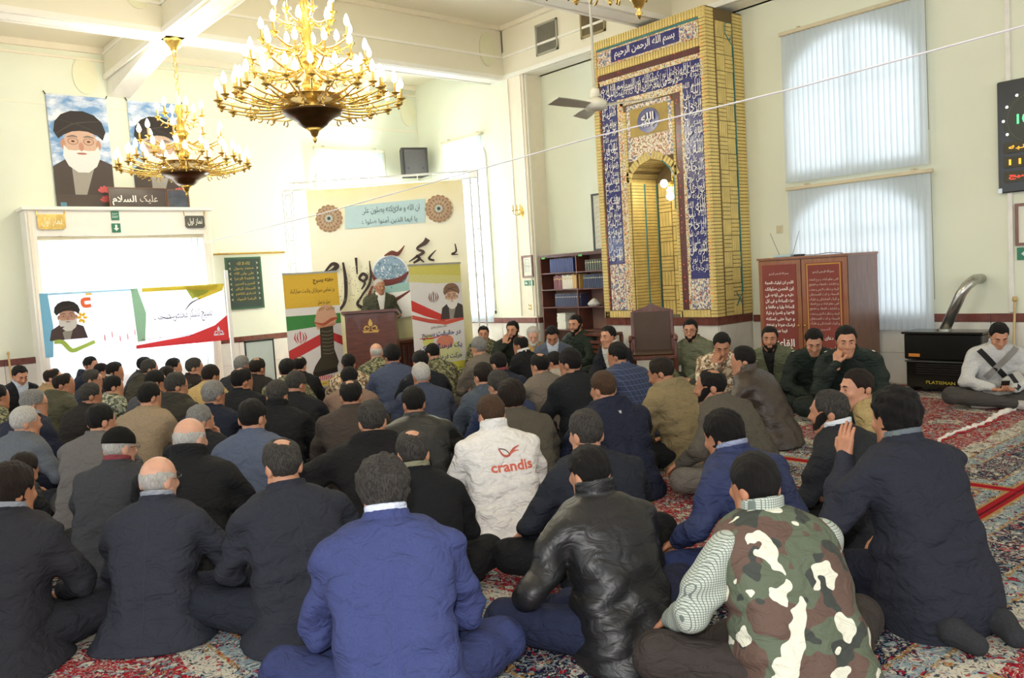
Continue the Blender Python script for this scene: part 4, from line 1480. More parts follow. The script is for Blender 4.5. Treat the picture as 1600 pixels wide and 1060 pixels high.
# ------------------------------------------------------------------ roll-up banners
def rollup(label, x0, x1, y, h):
    e = thing('roll_up_banner', label, 'banner', (x0, y, 0), 0, 'roll-up banners beside the lectern')
    w = x1 - x0
    MB().box(0, w, -0.004, 0.004, 0.09, h).build('sheet', mat('rollup_vinyl', '#e9e7e4', 0.5, var=0.02), e)
    MB().box(-0.03, w + 0.03, -0.07, 0.07, 0, 0.09, bev=0.02).build('cassette', mat('alu', '#b9bbbd', 0.3, 0.7), e)
    MB().box(-0.01, w + 0.01, -0.012, 0.012, h - 0.012, h + 0.015).build('top_bar', mat('alu', '#b9bbbd', 0.3, 0.7), e)
    MB().tube([(w / 2, 0.03, 0.05), (w / 2, 0.03, h)], 0.01, 6).build('support_pole', mat('alu', '#b9bbbd', 0.3, 0.7), e)
    return e, w


e, w = rollup('yellow and white roll-up banner with a boot and flag stripes left of the lectern', 5.29, 6.17, 11.2, 1.77)
P_ = Print()
P_.rect(0, 1.27, w, 1.77, '#dfb63c')
P_.text('هفته بسیج', 0.64, 1.645, 0.34, 0.09, '#2b2419', 0.03)
P_.text('بر تمامی سربازان ولایت مبارکباد', 0.45, 1.51, 0.72, 0.08, '#3a2f1c', 0.01)
P_.poly([(0, 0.95), (w, 1.0), (w, 1.15), (0, 1.16)], '#3f8a45')
P_.poly([(0, 0.5), (0.52, 0.7), (0.52, 0.86), (0, 0.66)], '#c93a3a')
P_.poly([(0.66, 0.78), (w, 0.66), (w, 0.8), (0.66, 0.9)], '#c93a3a')
flag_emblem(P_, 0.2, 0.84, 0.19, '#c4302f')
P_.poly([(0.44, 1.05), (0.5, 1.22), (0.62, 1.3), (0.76, 1.26), (0.82, 1.1), (0.78, 0.98), (0.62, 0.93), (0.48, 0.93)], '#d2a488')
P_.band([(0.44, 1.04), (0.58, 1.0), (0.72, 1.06), (0.82, 1.08)], [0.02, 0.04, 0.05, 0.02], '#b4563e')
P_.band([(0.47, 1.0), (0.6, 0.95), (0.76, 1.0)], [0.03, 0.06, 0.03], '#c78a68')
P_.poly([(0.52, 0.95), (0.74, 0.97), (0.73, 0.62), (0.79, 0.42), (0.74, 0.3), (0.42, 0.24), (0.35, 0.3), (0.4, 0.4), (0.5, 0.52)], '#3f3a2c')
for k in range(7):
    P_.band([(0.54, 0.9 - k * 0.055), (0.64, 0.885 - k * 0.055), (0.72, 0.9 - k * 0.055)], [0.012] * 3, '#7c7456')
P_.poly([(0.35, 0.3), (0.76, 0.34), (0.76, 0.27), (0.36, 0.22)], '#241f18')
P_.text('نسل در نسل', 0.62, 1.33, 0.2, 0.07, '#3a2f1c', 0.01)
P_.text('پوتین عزم', 0.66, 1.23, 0.26, 0.08, '#8a6a20', 0.02)
for k in range(7):
    P_.rect(0.46 + k * 0.03, 0.17, 0.475 + k * 0.03, 0.24, '#c93a3a')
P_.rect(0, 0.09, w, 0.16, '#dfc24a')
P_.text('روابط عمومی', 0.55, 0.125, 0.4, 0.05, '#3a3560')
P_.build('banner_print', e, (0, -0.005, 0), (1, 0, 0), (0, 0, 1), (0, -1, 0), 0.0002)
e, w = rollup('white and yellow roll-up banner with blue lettering right of the lectern', 6.79, 7.73, 10.2, 1.79)
P_ = Print()
P_.poly([(0, 1.6), (w, 1.56), (w, 1.79), (0, 1.79)], '#d7cf6a')
P_.poly([(0, 1.55), (0.5, 1.5), (w, 1.5), (w, 1.6), (0, 1.66)], '#dad68e')
P_.poly([(0, 1.06), (0.3, 0.98), (0.6, 0.93), (w, 0.97), (w, 0.92), (0.6, 0.87), (0.3, 0.92), (0, 1.0)], '#cf5a4a')
P_.poly([(0, 1.28), (0.3, 1.14), (0.6, 1.0), (w, 1.0), (w, 0.97), (0.55, 0.93), (0.25, 1.02), (0, 1.12)], '#cf4038')
P_.clip = (0, 0.09, w, 1.79)
portrait(P_, 0.74, 1.28, 0.31, face='#d8ae95', turban='#8a6a55', robe='#4a4442', beard='#eae7e0')
flag_emblem(P_, 0.4, 1.3, 0.17, '#7a3a30')
P_.poly([(0.1, 0.48), (0.4, 0.55), (0.8, 0.6), (0.86, 0.35), (0.5, 0.3), (0.15, 0.32)], '#d5d8a0')
P_.ell(0.56, 0.62, 0.16, 0.1, '#d98a70')
P_.ell(0.25, 0.66, 0.1, 0.09, '#cfd070')
P_.text('مقام معظم رهبری', 0.46, 0.85, 0.3, 0.07, '#6d675f')
P_.text('در حقیقت بسیج', 0.5, 0.73, 0.72, 0.11, '#3a4a86', 0.02)
P_.band([(0.1, 0.7), (0.3, 0.69), (0.46, 0.71)], [0.01, 0.02, 0.015], '#c23a3a')
P_.text('یک فرهنگ و یک', 0.48, 0.55, 0.78, 0.11, '#3a4a86', 0.02)
P_.text('حرکت فرهنگی است', 0.48, 0.39, 0.76, 0.11, '#3a4a86', 0.02)
P_.rect(0, 0.09, w, 0.3, '#d9cf4e')
P_.text('روابط عمومی', 0.7, 0.2, 0.3, 0.05, '#3a3560')
P_.build('banner_print', e, (0, -0.005, 0), (1, 0, 0), (0, 0, 1), (0, -1, 0), 0.0002)

# ------------------------------------------------------------------ lectern
M_WALNUT = mat_wood('walnut', '#4a2418', '#6a3524', 0.4, (2, 2, 12))
ld = thing('lectern', 'brown wooden lectern with a gold emblem in front of the speaker', 'lectern', (6.36, 10.62, 0), -0.66)
MB().prism([(-0.37, 0.0), (0.37, 0.0), (0.36, 1.13), (-0.36, 1.13)], 'y', -0.2, -0.165).build('front_panel', M_WALNUT, ld)
for q in (-1, 1):
    MB().box(q * 0.345 - 0.018, q * 0.345 + 0.018, -0.165, 0.22, 0, 1.12).build('side_panel', M_WALNUT, ld)
MB().add([(-0.40, -0.23, 1.14), (0.40, -0.23, 1.14), (0.40, 0.26, 1.06), (-0.40, 0.26, 1.06), (-0.40, -0.23, 1.18), (0.40, -0.23, 1.18), (0.40, 0.26, 1.10), (-0.40, 0.26, 1.10)],
         [(0, 3, 2, 1), (4, 5, 6, 7), (0, 1, 5, 4), (2, 3, 7, 6), (0, 4, 7, 3), (1, 2, 6, 5)]).build('top', M_WALNUT, ld)
MB().box(-0.42, 0.42, -0.24, 0.26, 0, 0.06).build('plinth', M_WALNUT, ld)
P_ = Print()
flame_emblem(P_, 0, 0.92, 0.22, mat('gold_emblem', '#c8a052', 0.3, 0.6))
P_.text('وزارت نفت', 0, 0.86, 0.2, 0.03, mat('gold_emblem', '#c8a052', 0.3, 0.6))
P_.build('emblem', ld, (0, -0.2, 0), (1, 0, 0), (0, 0, 1), (0, -1, 0), 0.0004)
mc = thing('microphone', 'slim black microphone on a stalk on the lectern top', 'microphone', (6.42, 10.55, 1.15), -0.66)
MB().lathe([(0.03, 0), (0.03, 0.012), (0.008, 0.016)], 12).build('base', mat('black_plastic', '#1c1c1c', 0.4), mc)
MB().tube([(0, 0, 0.01), (0, 0.03, 0.12), (0, 0.1, 0.2)], 0.005, 6).build('stalk', mat('black_plastic', '#1c1c1c', 0.4), mc)
MB().tube([(0, 0.1, 0.2), (0, 0.14, 0.225)], 0.014, 8).build('capsule', mat('black_plastic', '#1c1c1c', 0.4), mc)

gp = thing('glass_panel', 'pale greenish glass panel with a thin dark frame left of the boot banner', 'glass panel', (4.95, 11.9, 0))
MB().box(0, 0.42, -0.004, 0.004, 0.12, 0.8).build('pane', mat('pale_green_glass', '#cfe0d8', 0.08, var=0.02), gp)
MB().box(-0.02, 0, -0.012, 0.012, 0, 0.83).box(0.42, 0.44, -0.012, 0.012, 0, 0.83).box(-0.02, 0.44, -0.012, 0.012, 0.8, 0.83).box(-0.02, 0.44, -0.012, 0.012, 0.09, 0.12).build('frame', mat('thin_dark_frame', '#3c3f3c', 0.4, 0.4), gp)
MB().box(-0.02, 0.44, -0.12, 0.12, 0, 0.012).build('foot', mat('thin_dark_frame', '#3c3f3c', 0.4, 0.4), gp)

# dark carved bench beside the lectern
bn = thing('carved_bench', 'dark carved wooden bench showing right of the lectern', 'bench', (7.12, 10.78, 0))
MB().box(-0.3, 0.3, -0.15, 0.15, 0.62, 0.68, bev=0.01).build('top', M_WALNUT, bn)
MB().box(-0.28, 0.28, -0.1, 0.1, 0.0, 0.62).build('body', M_WALNUT, bn)
for k in range(6):
    MB().tube([(-0.22 + k * 0.088, -0.115, 0.1), (-0.22 + k * 0.088, -0.12, 0.58)], [0.018, 0.012], 6).build('baluster', mat_wood('dark_walnut', '#2f1712', '#4a2218'), bn)

# ------------------------------------------------------------------ loudspeaker in the corner
ls = thing('loudspeaker', 'grey loudspeaker mounted high in the back corner of the bay', 'loudspeaker', (8.95, 13.05, 3.5), -0.35)
MB().prism([(-0.25, -0.17), (0.25, -0.17), (0.2, 0.16), (-0.2, 0.16)], 'z', 0, 0.52).build('cabinet', mat('speaker_box', '#34322e', 0.6), ls)
MB().box(-0.2, 0.2, -0.19, -0.17, 0.03, 0.49, bev=0.008).build('grille', mat('speaker_grille', '#45423d', 0.5, var=0.2, scale=150, bump=0.5, bscale=300), ls)
for q in (-0.14, 0.14):
    MB().lathe([(0.001, -0.006), (0.02, -0.004), (0.02, 0.004)], 10, (0, 0, 0)).build('screw', mat('black_plastic', '#1c1c1c', 0.4), ls, (q, -0.192, 0.14), rot=(PI / 2, 0, 0))
MB().box(-0.03, 0.03, 0.16, 0.33, 0.2, 0.3).build('bracket', M_TRUSS, ls)

# ------------------------------------------------------------------ things on the pier
sc = thing('wall_sconce', 'small brass candle sconce on the white pier', 'sconce', (XP, 10.52, 2.6))
MB().lathe([(0.004, -0.1), (0.03, -0.06), (0.05, 0.0), (0.03, 0.06), (0.004, 0.12)], 12, sx=0.4).build('backplate', M_BRASS, sc)
for q in (-1, 0, 1):
    a = MB().tube([(-0.01, 0, 0), (-0.06, q * 0.05, -0.05), (-0.11, q * 0.09, -0.02), (-0.11, q * 0.09, 0.03)], 0.007, 6)
    a.lathe([(0.01, 0.02), (0.03, 0.035), (0.01, 0.04)], 8, (-0.11, q * 0.09, 0)).build('arm', M_BRASS, sc)
    MB().lathe([(0.01, 0.04), (0.01, 0.1), (0.004, 0.13)], 8, (-0.11, q * 0.09, 0)).build('candle', M_CANDLE, sc)


def wall_frame(name, label, x, y0, y1, z0, z1, mframe, minner, lines=None, ink='#5a5348'):
    """framed sheet on a wall that faces -X"""
    e = thing(name, label, 'picture frame', (x, (y0 + y1) / 2, z0))
    w, h = (y1 - y0) / 2, z1 - z0
    b = 0.03
    fm = MB()
    fm.box(-0.025, 0, -w, w, 0, b).box(-0.025, 0, -w, w, h - b, h).box(-0.025, 0, -w, -w + b, b, h - b).box(-0.025, 0, w - b, w, b, h - b)
    fm.build('frame', mframe, e)
    MB().box(-0.012, 0, -w + b, w - b, b, h - b).build('sheet', minner, e)
    if lines:
        P_ = Print()
        for (t_, cu, cv, tw, th) in lines:
            P_.text(t_, cu, cv, tw, th, ink)
        P_.build('writing', e, (-0.013, 0, 0), (0, -1, 0), (0, 0, 1), (-1, 0, 0), 0.0002)
    return e


M_FRW = mat_wood('frame_wood', '#6b4030', '#8a5844')
M_PAPER = mat('certificate_paper', '#e4e2d2', 0.6, var=0.03)
wall_frame('certificate_frame', 'brown framed certificate hanging on the white pier', XP - 0.002, 10.31, 10.58, 1.50, 1.87, M_FRW, M_PAPER,
           [('بسم الله', 0, 0.30, 0.1, 0.025)] + [('الحمد لله رب العالمین', 0, 0.26 - k * 0.032, 0.17, 0.02) for k in range(6)])
es = thing('direction_sign', 'green and white arrow sign under the certificate on the pier', 'sign', (XP, 10.42, 1.36))
MB().box(-0.012, 0, 0.03, 0.13, 0, 0.09).box(-0.012, 0, -0.1, 0.0, 0, 0.09).build('board', mat('exit_green', '#2f7a5c', 0.5), es)
P_ = Print()
P_.poly([(-0.12, 0.045), (-0.085, 0.075), (-0.085, 0.055), (-0.045, 0.055), (-0.045, 0.035), (-0.085, 0.035), (-0.085, 0.015)], '#f2f4ee')
P_.text('خروج', 0.05, 0.05, 0.07, 0.035, '#f2f4ee')
P_.build('print', es, (-0.0125, 0, 0), (0, -1, 0), (0, 0, 1), (-1, 0, 0), 0.0003)
hk = thing('coat_hook', 'small brass hooks on the pier just above the marble band', 'hook', (XP, 10.43, 1.0))
MB().lathe([(0.002, -0.06), (0.012, -0.04), (0.012, 0.04), (0.002, 0.06)], 8, sx=0.5).build('plate', M_BRASS, hk)
for z in (-0.03, 0.03):
    MB().tube([(0, 0, z), (-0.04, 0.0, z - 0.01), (-0.05, 0, z + 0.02)], 0.006, 6).build('hook', M_BRASS, hk)

# ------------------------------------------------------------------ bookcase and books
M_CASE = mat_wood('bookcase_wood', '#4f2a22', '#6d3c30', 0.45, (2, 12, 2))
BX0, BX1, BY0, BY1, BZ = 9.4, 9.72, 8.45, 10.2, 1.82
bc = thing('bookcase', 'dark brown open bookcase between the pier and the mihrab', 'bookcase', (BX0, (BY0 + BY1) / 2, 0))


def bl_(o):
    o.matrix_parent_inverse = Matrix.Translation((-BX0, -(BY0 + BY1) / 2, 0))
    return o


MID = 9.36
for y in (BY0, MID - 0.01, BY1 - 0.02):
    bl_(MB().box(BX0, BX1, y, y + 0.02, 0, BZ).build('side_panel', M_CASE, bc))
bl_(MB().box(BX1 - 0.01, BX1, BY0, BY1, 0, BZ).build('back_panel', mat('case_back', '#8a6a5c', 0.6), bc))
SH = [0.06, 0.60, 0.97, 1.26, 1.53, BZ - 0.02]
for z in SH:
    bl_(MB().box(BX0, BX1 - 0.01, BY0 + 0.02, MID - 0.01, z, z + 0.02).build('shelf', M_CASE, bc))
    bl_(MB().box(BX0, BX1 - 0.01, MID + 0.01, BY1 - 0.02, z, z + 0.02).build('shelf', M_CASE, bc))
bl_(MB().box(BX0 - 0.02, BX1, BY0 - 0.01, BY1 + 0.01, BZ, BZ + 0.03).build('top', M_CASE, bc))
_bk = {}


def book(y, z, w, h, d, cover, label, group, band='#c8a95c', spine=True):
    key = (round(w, 3), round(h, 3), round(d, 3), cover, band)
    if key not in _bk:
        mc_ = mat('cover_' + cover.lstrip('#'), cover, 0.5, var=0.08)
        _bk[key] = (MB().box(0, d, 0, w, 0, h, bev=0.003).mesh('cover', mc_),
                    MB().box(-0.002, 0.001, 0.004, w - 0.004, h * 0.72, h * 0.78).mesh('spine_band', mat('gilt_' + band.lstrip('#'), band, 0.4, 0.3)),
                    MB().box(0.006, d - 0.003, 0.004, w - 0.004, h, h + 0.001).mesh('pages', M_PAPER))
    a, b, c = _bk[key]
    e = thing('book', label, 'book', (BX0 + 0.03, y, z), 0, group)
    link('cover', a, e)
    link('spine_band', b, e)
    link('pages', c, e)


y = BY1 - 0.2
for k in range(13):
    book(y - 0.042 * (k + 1), SH[4] + 0.02, 0.04, 0.225, 0.2, '#2b3468', 'navy blue bound volume on the top left bookcase shelf', 'blue volumes on the top shelf', '#3a4480')
for k in range(8):
    book(9.2 - 0.05 * (k + 1), SH[4] + 0.02, 0.044, 0.17, 0.16, '#4a4c3c', 'gold-spined small volume on the top right bookcase shelf', 'gold-spined volumes on the top right shelf', '#d8c88a')
for k in range(15):
    book(BY1 - 0.27 - 0.04 * (k + 1), SH[3] + 0.02, 0.038, 0.21 + 0.008 * (k % 3), 0.18, ['#6e2f35', '#d8cfbb', '#c9a052'][0 if k < 5 else (1 if k < 11 else 2)],
         ['maroon book on the second shelf of the bookcase', 'cream book on the second shelf of the bookcase', 'golden yellow book on the second shelf of the bookcase'][0 if k < 5 else (1 if k < 11 else 2)],
         ['maroon books on the second shelf', 'cream books on the second shelf', 'yellow books on the second shelf'][0 if k < 5 else (1 if k < 11 else 2)])
for k in range(11):
    book(9.25 - 0.042 * (k + 1), SH[3] + 0.02, 0.038, 0.21, 0.18, '#26324e', 'dark blue volume on the second right-hand bookcase shelf', 'dark blue volumes on the second right shelf', '#b8b48a')
for k in range(15):
    book(BY1 - 0.28 - 0.04 * (k + 1), SH[2] + 0.02, 0.037, 0.21, 0.18, '#2e3350', 'dark slate volume on the third left bookcase shelf', 'slate volumes on the third shelf', '#a8a49a')
for k in range(9):
    o = MB().box(0, 0.24, 0, 0.2, 0, 0.028, bev=0.003).build('paper_stack', M_PAPER, None, (BX0 + 0.03, BY1 - 0.5 + RNG.uniform(-0.01, 0.01), SH[1] + 0.021 + k * 0.0292))
    tag(o, 'flat white booklet in the pile on the lower left bookcase shelf', 'booklet', 'pile of white booklets')
for k in range(4):
    o = MB().box(0, 0.22, 0, 0.18, 0, 0.03, bev=0.003).build('paper_stack', M_PAPER, None, (BX0 + 0.03, MID + 0.03, SH[1] + 0.021 + k * 0.0312))
    tag(o, 'flat white booklet in the low pile beside the bookcase divider', 'booklet', 'low pile of white booklets')
bg = MB().lathe([(0.09, 0), (0.12, 0.03), (0.1, 0.06), (0.05, 0.1), (0.01, 0.12)], 12, sx=0.8).build('cloth_bundle', mat('bundle_cloth', '#cfcbc2', 0.9, bump=0.5, bscale=20), None, (BX0 + 0.12, 9.12, SH[2] + 0.021))
tag(bg, 'crumpled pale cloth bundle on the right bookcase shelf', 'bundle')
wall_frame('leaning_frame', 'dark framed gold script sheet standing on top of the bookcase', BX0 + 0.1, 8.62, 9.03, BZ + 0.032, 2.73, mat('frame_dark', '#3a3f38', 0.4), mat('frame_mat', '#cfd0c0', 0.6),
           [('الله محمد علی', 0, 0.82 - k * 0.075, 0.28, 0.05) for k in range(11)], '#b59a4a')
for k, y in enumerate((10.1, 9.25)):
    o = MB().box(-0.012, 0, -0.04, 0.04, 0, 0.03).build('green_tag', mat('tag_green', '#5fae4a', 0.5), None, (BX0 - 0.001, y, BZ - 0.035))
    tag(o, ['small green label on the left edge of the bookcase', 'small green label on the middle post of the bookcase'][k], 'label')

# ------------------------------------------------------------------ carved armchair
M_CHW = mat_wood('chair_wood', '#4a2318', '#6e3a28', 0.35, (8, 8, 2))
ac = thing('armchair', 'carved wooden armchair with a brown padded back before the mihrab', 'chair', (8.15, 6.82, 0), math.atan2(0.77, -0.64) - 0.0)
# local +y = facing direction
for q in (-1, 1):
    MB().tube([(q * 0.27, 0.24, 0), (q * 0.27, 0.25, 0.42), (q * 0.27, 0.24, 0.66)], [0.022, 0.03, 0.02], 8).build('leg', M_CHW, ac)
    MB().tube([(q * 0.25, -0.27, 0), (q * 0.25, -0.23, 0.42), (q * 0.25, -0.3, 0.98)], [0.022, 0.03, 0.024], 8).build('leg', M_CHW, ac)
    MB().tube([(q * 0.25, -0.26, 0.64), (q * 0.28, 0.0, 0.67), (q * 0.28, 0.27, 0.67), (q * 0.28, 0.31, 0.64)], [0.02, 0.026, 0.028, 0.02], 8).build('armrest', M_CHW, ac)
MB().box(-0.28, 0.28, -0.25, 0.27, 0.40, 0.45, bev=0.012).build('seat_frame', M_CHW, ac)
MB().box(-0.25, 0.25, -0.22, 0.25, 0.45, 0.48, bev=0.015).build('seat_pad', mat('brown_upholstery', '#4a3526', 0.6), ac)
bkp = MB()
bkp.add([(-0.24, -0.23, 0.46), (0.24, -0.23, 0.46), (0.24, -0.285, 0.97), (-0.24, -0.285, 0.97), (-0.24, -0.26, 0.46), (0.24, -0.26, 0.46), (0.24, -0.315, 0.97), (-0.24, -0.315, 0.97)],
        [(0, 1, 2, 3), (7, 6, 5, 4), (0, 4, 5, 1), (1, 5, 6, 2), (2, 6, 7, 3), (3, 7, 4, 0)])
bkp.build('back_pad', mat('brown_upholstery', '#4a3526', 0.6), ac)
cr = MB()
pts = [(-0.27, 0.9), (-0.25, 0.99), (-0.12, 1.02), (0.0, 1.08), (0.12, 1.02), (0.25, 0.99), (0.27, 0.9), (0.19, 0.9), (0.12, 0.95), (0.0, 0.97), (-0.12, 0.95), (-0.19, 0.9)]
cr.prism(pts, 'y', -0.325, -0.285)
cr.build('crest_rail', M_CHW, ac)

# low carved reading stand behind the officer
rs = thing('reading_stand', 'low slatted wooden stand behind the bearded officer', 'stand', (8.62, 8.15, 0))
MB().box(-0.18, 0.18, -0.25, 0.25, 0.62, 0.66, bev=0.008).build('top', M_CHW, rs)
for y in (-0.23, 0.23):
    for x in (-0.16, 0.16):
        MB().box(x - 0.02, x + 0.02, y - 0.02, y + 0.02, 0, 0.62).build('leg', M_CHW, rs)
for k in range(7):
    MB().box(-0.17, -0.15, -0.21, 0.21, 0.1 + k * 0.07, 0.14 + k * 0.07).build('slat', M_CHW, rs)

# ------------------------------------------------------------------ wooden cabinet with red prayer sheets
M_CAB = mat_wood('cabinet_wood', '#7c4a2c', '#9a6038', 0.4, (6, 6, 1.2))
M_CABS = mat_wood('cabinet_side', '#6a4430', '#7d5540', 0.4, (6, 6, 1.2))
CX, CY0, CY1, CZ = 8.92, 4.62, 5.76, 1.54
cb = thing('wardrobe_cabinet', 'tall brown wooden cabinet with two red prayer sheets on its doors', 'cabinet', (CX, (CY0 + CY1) / 2, 0))
hw = (CY1 - CY0) / 2
MB().box(0.02, 0.72, -hw, hw, 0, CZ).build('body', M_CABS, cb)
MB().box(-0.01, 0.74, -hw - 0.01, hw + 0.01, CZ, CZ + 0.025).build('top', M_CAB, cb)
for q in (-1, 1):
    c = q * hw / 2
    dr = MB().box(0, 0.02, c - hw / 2 + 0.006, c + hw / 2 - 0.006, 0.06, CZ - 0.01, bev=0.004).build('door', M_CAB, cb)
    MB().lathe([(0.004, -0.02), (0.014, -0.012), (0.008, 0.0)], 8).build('knob', M_BRASS, dr, (-0.012, c - q * (hw / 2 - 0.04), 0.75), rot=(0, PI / 2, 0))
    sh = MB().box(-0.006, -0.001, c - hw / 2 + 0.06, c + hw / 2 - 0.06, 0.35, CZ - 0.06).build('prayer_sheet', mat('red_sheet', '#7e3328', 0.6, var=0.15, scale=3), dr)
    P_ = Print()
    u0 = -(c + hw / 2 - 0.06)
    cu = -c
    if q > 0:
        P_.text('بسم الله الرحمن الرحیم', cu, 1.37, 0.26, 0.04, '#d8cfc4', 0.0)
        for k, t_ in enumerate(('اللهم کن لولیک الحجة', 'ابن الحسن صلواتک', 'علیه و علی آبائه فی', 'هذه الساعة و فی کل', 'الساعة ولیا و حافظا و', 'قائدا و ناصرا و دلیلا', 'و عینا حتی تسکنه', 'ارضک طوعا و تمتعه')):
            P_.text(t_, cu, 1.26 - k * 0.072, 0.38, 0.052, '#ece7dc', 0.03)
        P_.text('فیها طویلا', cu, 1.26 - 8 * 0.072, 0.18, 0.05, '#ece7dc', 0.03)
        P_.text('القائم', cu + 0.03, 0.52, 0.3, 0.14, '#efeae0', 0.02)
    else:
        for (a, b, d_, f_) in ((-0.21, 0.36, -0.195, 1.47), (0.195, 0.36, 0.21, 1.47), (-0.21, 1.455, 0.21, 1.47)):
            P_.rect(cu + a, b, cu + d_, f_, '#b88a3c')
        P_.text('بسم الله الرحمن الرحیم', cu, 1.37, 0.26, 0.04, '#d8cfc4', 0.0)
        for k in range(10):
            P_.text(['الهی عظم البلاء و برح الخفاء', 'و انکشف الغطاء و انقطع', 'الرجاء و ضاقت الارض و منعت', 'السماء و انت المستعان', 'و الیک المشتکی و علیک'][k % 5], cu, 1.28 - k * 0.056, 0.36, 0.036, '#cfc4b4', 0.0)
        P_.text('آمین', cu, 0.71, 0.14, 0.035, '#cfc4b4')
        P_.text('دعای فرج', cu, 0.6, 0.2, 0.06, '#ece7dc', 0.01)
        P_.text('یا مهدی ادرکنی', cu, 0.48, 0.28, 0.06, '#ece7dc', 0.01)
    P_.build('writing', dr, (-0.007, 0, 0), (0, -1, 0), (0, 0, 1), (-1, 0, 0), 0.0002)
rt = thing('router', 'small pale blue router with two antennas on top of the cabinet', 'router', (9.1, 5.5, CZ + 0.026))
MB().box(-0.06, 0.06, -0.11, 0.11, 0, 0.03, bev=0.006).build('case', mat('router_blue', '#a9c4cc', 0.4), rt)
for y, dy in ((0.09, 0.12), (-0.08, -0.1)):
    MB().tube([(0.04, y, 0.02), (0.04, y + dy, 0.3)], [0.004, 0.003], 6).build('antenna', mat('antenna_grey', '#70706c', 0.4), rt)
bx = thing('black_adapter', 'small black adapter box beside the router on the cabinet', 'adapter', (9.12, 5.32, CZ + 0.026))
MB().box(-0.05, 0.05, -0.05, 0.05, 0, 0.025, bev=0.005).build('case', mat('black_plastic', '#1c1c1c', 0.4), bx)
MB().tube([(0.0, -0.05, 0.01), (0.02, -0.2, 0.006), (-0.03, -0.4, 0.02), (0.0, -0.55, 0.005)], 0.004, 5).build('lead', mat('black_plastic', '#1c1c1c', 0.4), bx)

# ------------------------------------------------------------------ gas heater
M_ENAM = mat('black_enamel', '#15130f', 0.25, var=0.1, coat=0.5)
ht = thing('gas_heater', 'wide black gas heater with a silver flue pipe against the right wall', 'heater', (9.2, 3.74, 0))
HW = 0.40
MB().box(0, 0.34, -HW, HW, 0.36, 0.64, bev=0.012).build('upper_body', M_ENAM, ht)
MB().box(0.02, 0.34, -HW + 0.01, HW - 0.01, 0.05, 0.35, bev=0.01).build('lower_body', M_ENAM, ht)
MB().box(-0.03, 0.36, -HW - 0.02, HW + 0.02, 0.64, 0.665, bev=0.008).build('top_plate', M_ENAM, ht)
MB().box(-0.012, 0.0, -HW + 0.01, HW - 0.01, 0.335, 0.35).build('chrome_strip', mat('chrome', '#b9b9b6', 0.2, 0.9), ht)
for k in range(5):
    MB().box(0.008, 0.02, -HW + 0.06, HW - 0.12, 0.2 + k * 0.025, 0.212 + k * 0.025).build('grille_bar', mat('heater_bar', '#2e2a24', 0.4, 0.5), ht)
MB().lathe([(0.004, -0.02), (0.018, -0.015), (0.02, 0.0)], 12).build('knob', mat('heater_bar', '#2e2a24', 0.4, 0.5), ht, (0.0, -0.24, 0.25), rot=(0, PI / 2, 0))
P_ = Print()
P_.rect(-HW + 0.05, 0.39, -HW + 0.17, 0.425, '#c77a28')
P_.text('PLATISMAN', -0.02, 0.115, 0.3, 0.035, '#b9a832', 0.01)
P_.build('lettering', ht, (0.0, 0, 0), (0, -1, 0), (0, 0, 1), (-1, 0, 0), 0.0006, 0.002)
for y in (-HW + 0.05, HW - 0.05):
    MB().box(0.05, 0.3, y - 0.02, y + 0.02, 0, 0.05).build('foot', M_ENAM, ht)
M_PIPE = mat('galvanised_pipe', '#b5b4ac', 0.25, 0.9, var=0.15, scale=12)
MB().tube([(0.2, 0.05, 0.66), (0.2, -0.13, 1.06), (0.22, -0.18, 1.14), (0.28, -0.21, 1.18), (0.36, -0.21, 1.2), (0.53, -0.21, 1.2)], 0.055, 14).build('flue_pipe', M_PIPE, ht, smooth=True)
MB().lathe([(0.075, 0), (0.075, 0.02), (0.057, 0.025)], 14, (0.2, 0.05, 0.66)).build('flue_collar', M_PIPE, ht)
for y, x, lab in ((3.2, 9.62, 'pale wooden stick leaning on the wall beside the gas heater'),):
    o = MB().tube([(0, 0, 0), (0.1, 0, 0.95)], 0.013, 8)
    o.lathe([(0.01, 0.94), (0.03, 0.96), (0.02, 1.0)], 8, (0.1, 0, 0))
    tag(o.build('wooden_stick', mat_wood('pale_wood', '#b99a62', '#d0b47c'), None, (x, y, 0)), lab, 'stick')
o = MB().tube([(0, 0, 0), (0, 0.1, 0.9)], 0.014, 8).lathe([(0.012, 0.88), (0.022, 0.9), (0.012, 0.93)], 8, (0, 0.1, 0))
tag(o.build('wooden_stick', mat_wood('pale_wood', '#b99a62', '#d0b47c'), None, (2.14, 13.24, 0)), 'pale wooden stick leaning on the far left back wall', 'stick')

# ------------------------------------------------------------------ right wall fittings
ck = thing('led_clock', 'black digital prayer-time clock panel on the right wall', 'clock', (XR - 0.002, 2.93, 2.09))
MB().box(-0.06, 0, -0.4, 0.4, 0, 1.15, bev=0.01).build('case', mat('clock_black', '#141412', 0.25, coat=0.4), ck)
P_ = Print()
DIALM = mat('clock_dial', '#34362c', 0.4)
P_.ell(-0.08, 0.74, 0.27, 0.29, DIALM, 36)
M_LW = mat('led_white', '#ffffff', 0.3, var=0, emit=(1, 1, 1), estr=2.0)
M_LG = mat('led_green', '#57e08a', 0.3, var=0, emit='#57e08a', estr=1.6)
M_LA = mat('led_amber', '#f0a828', 0.3, var=0, emit='#f0a020', estr=1.6)
M_LR = mat('led_red', '#e8402a', 0.3, var=0, emit='#e83a20', estr=1.6)
for k in range(12):
    a = 2 * PI * k / 12
    P_.ell(-0.08 + 0.26 * math.cos(a), 0.74 + 0.28 * math.sin(a), 0.014, 0.014, M_LW, 10)
for k in range(60):
    a = 2 * PI * k / 60
    P_.ell(-0.08 + 0.22 * math.cos(a), 0.74 + 0.24 * math.sin(a), 0.004, 0.004, '#8a8a78', 6)
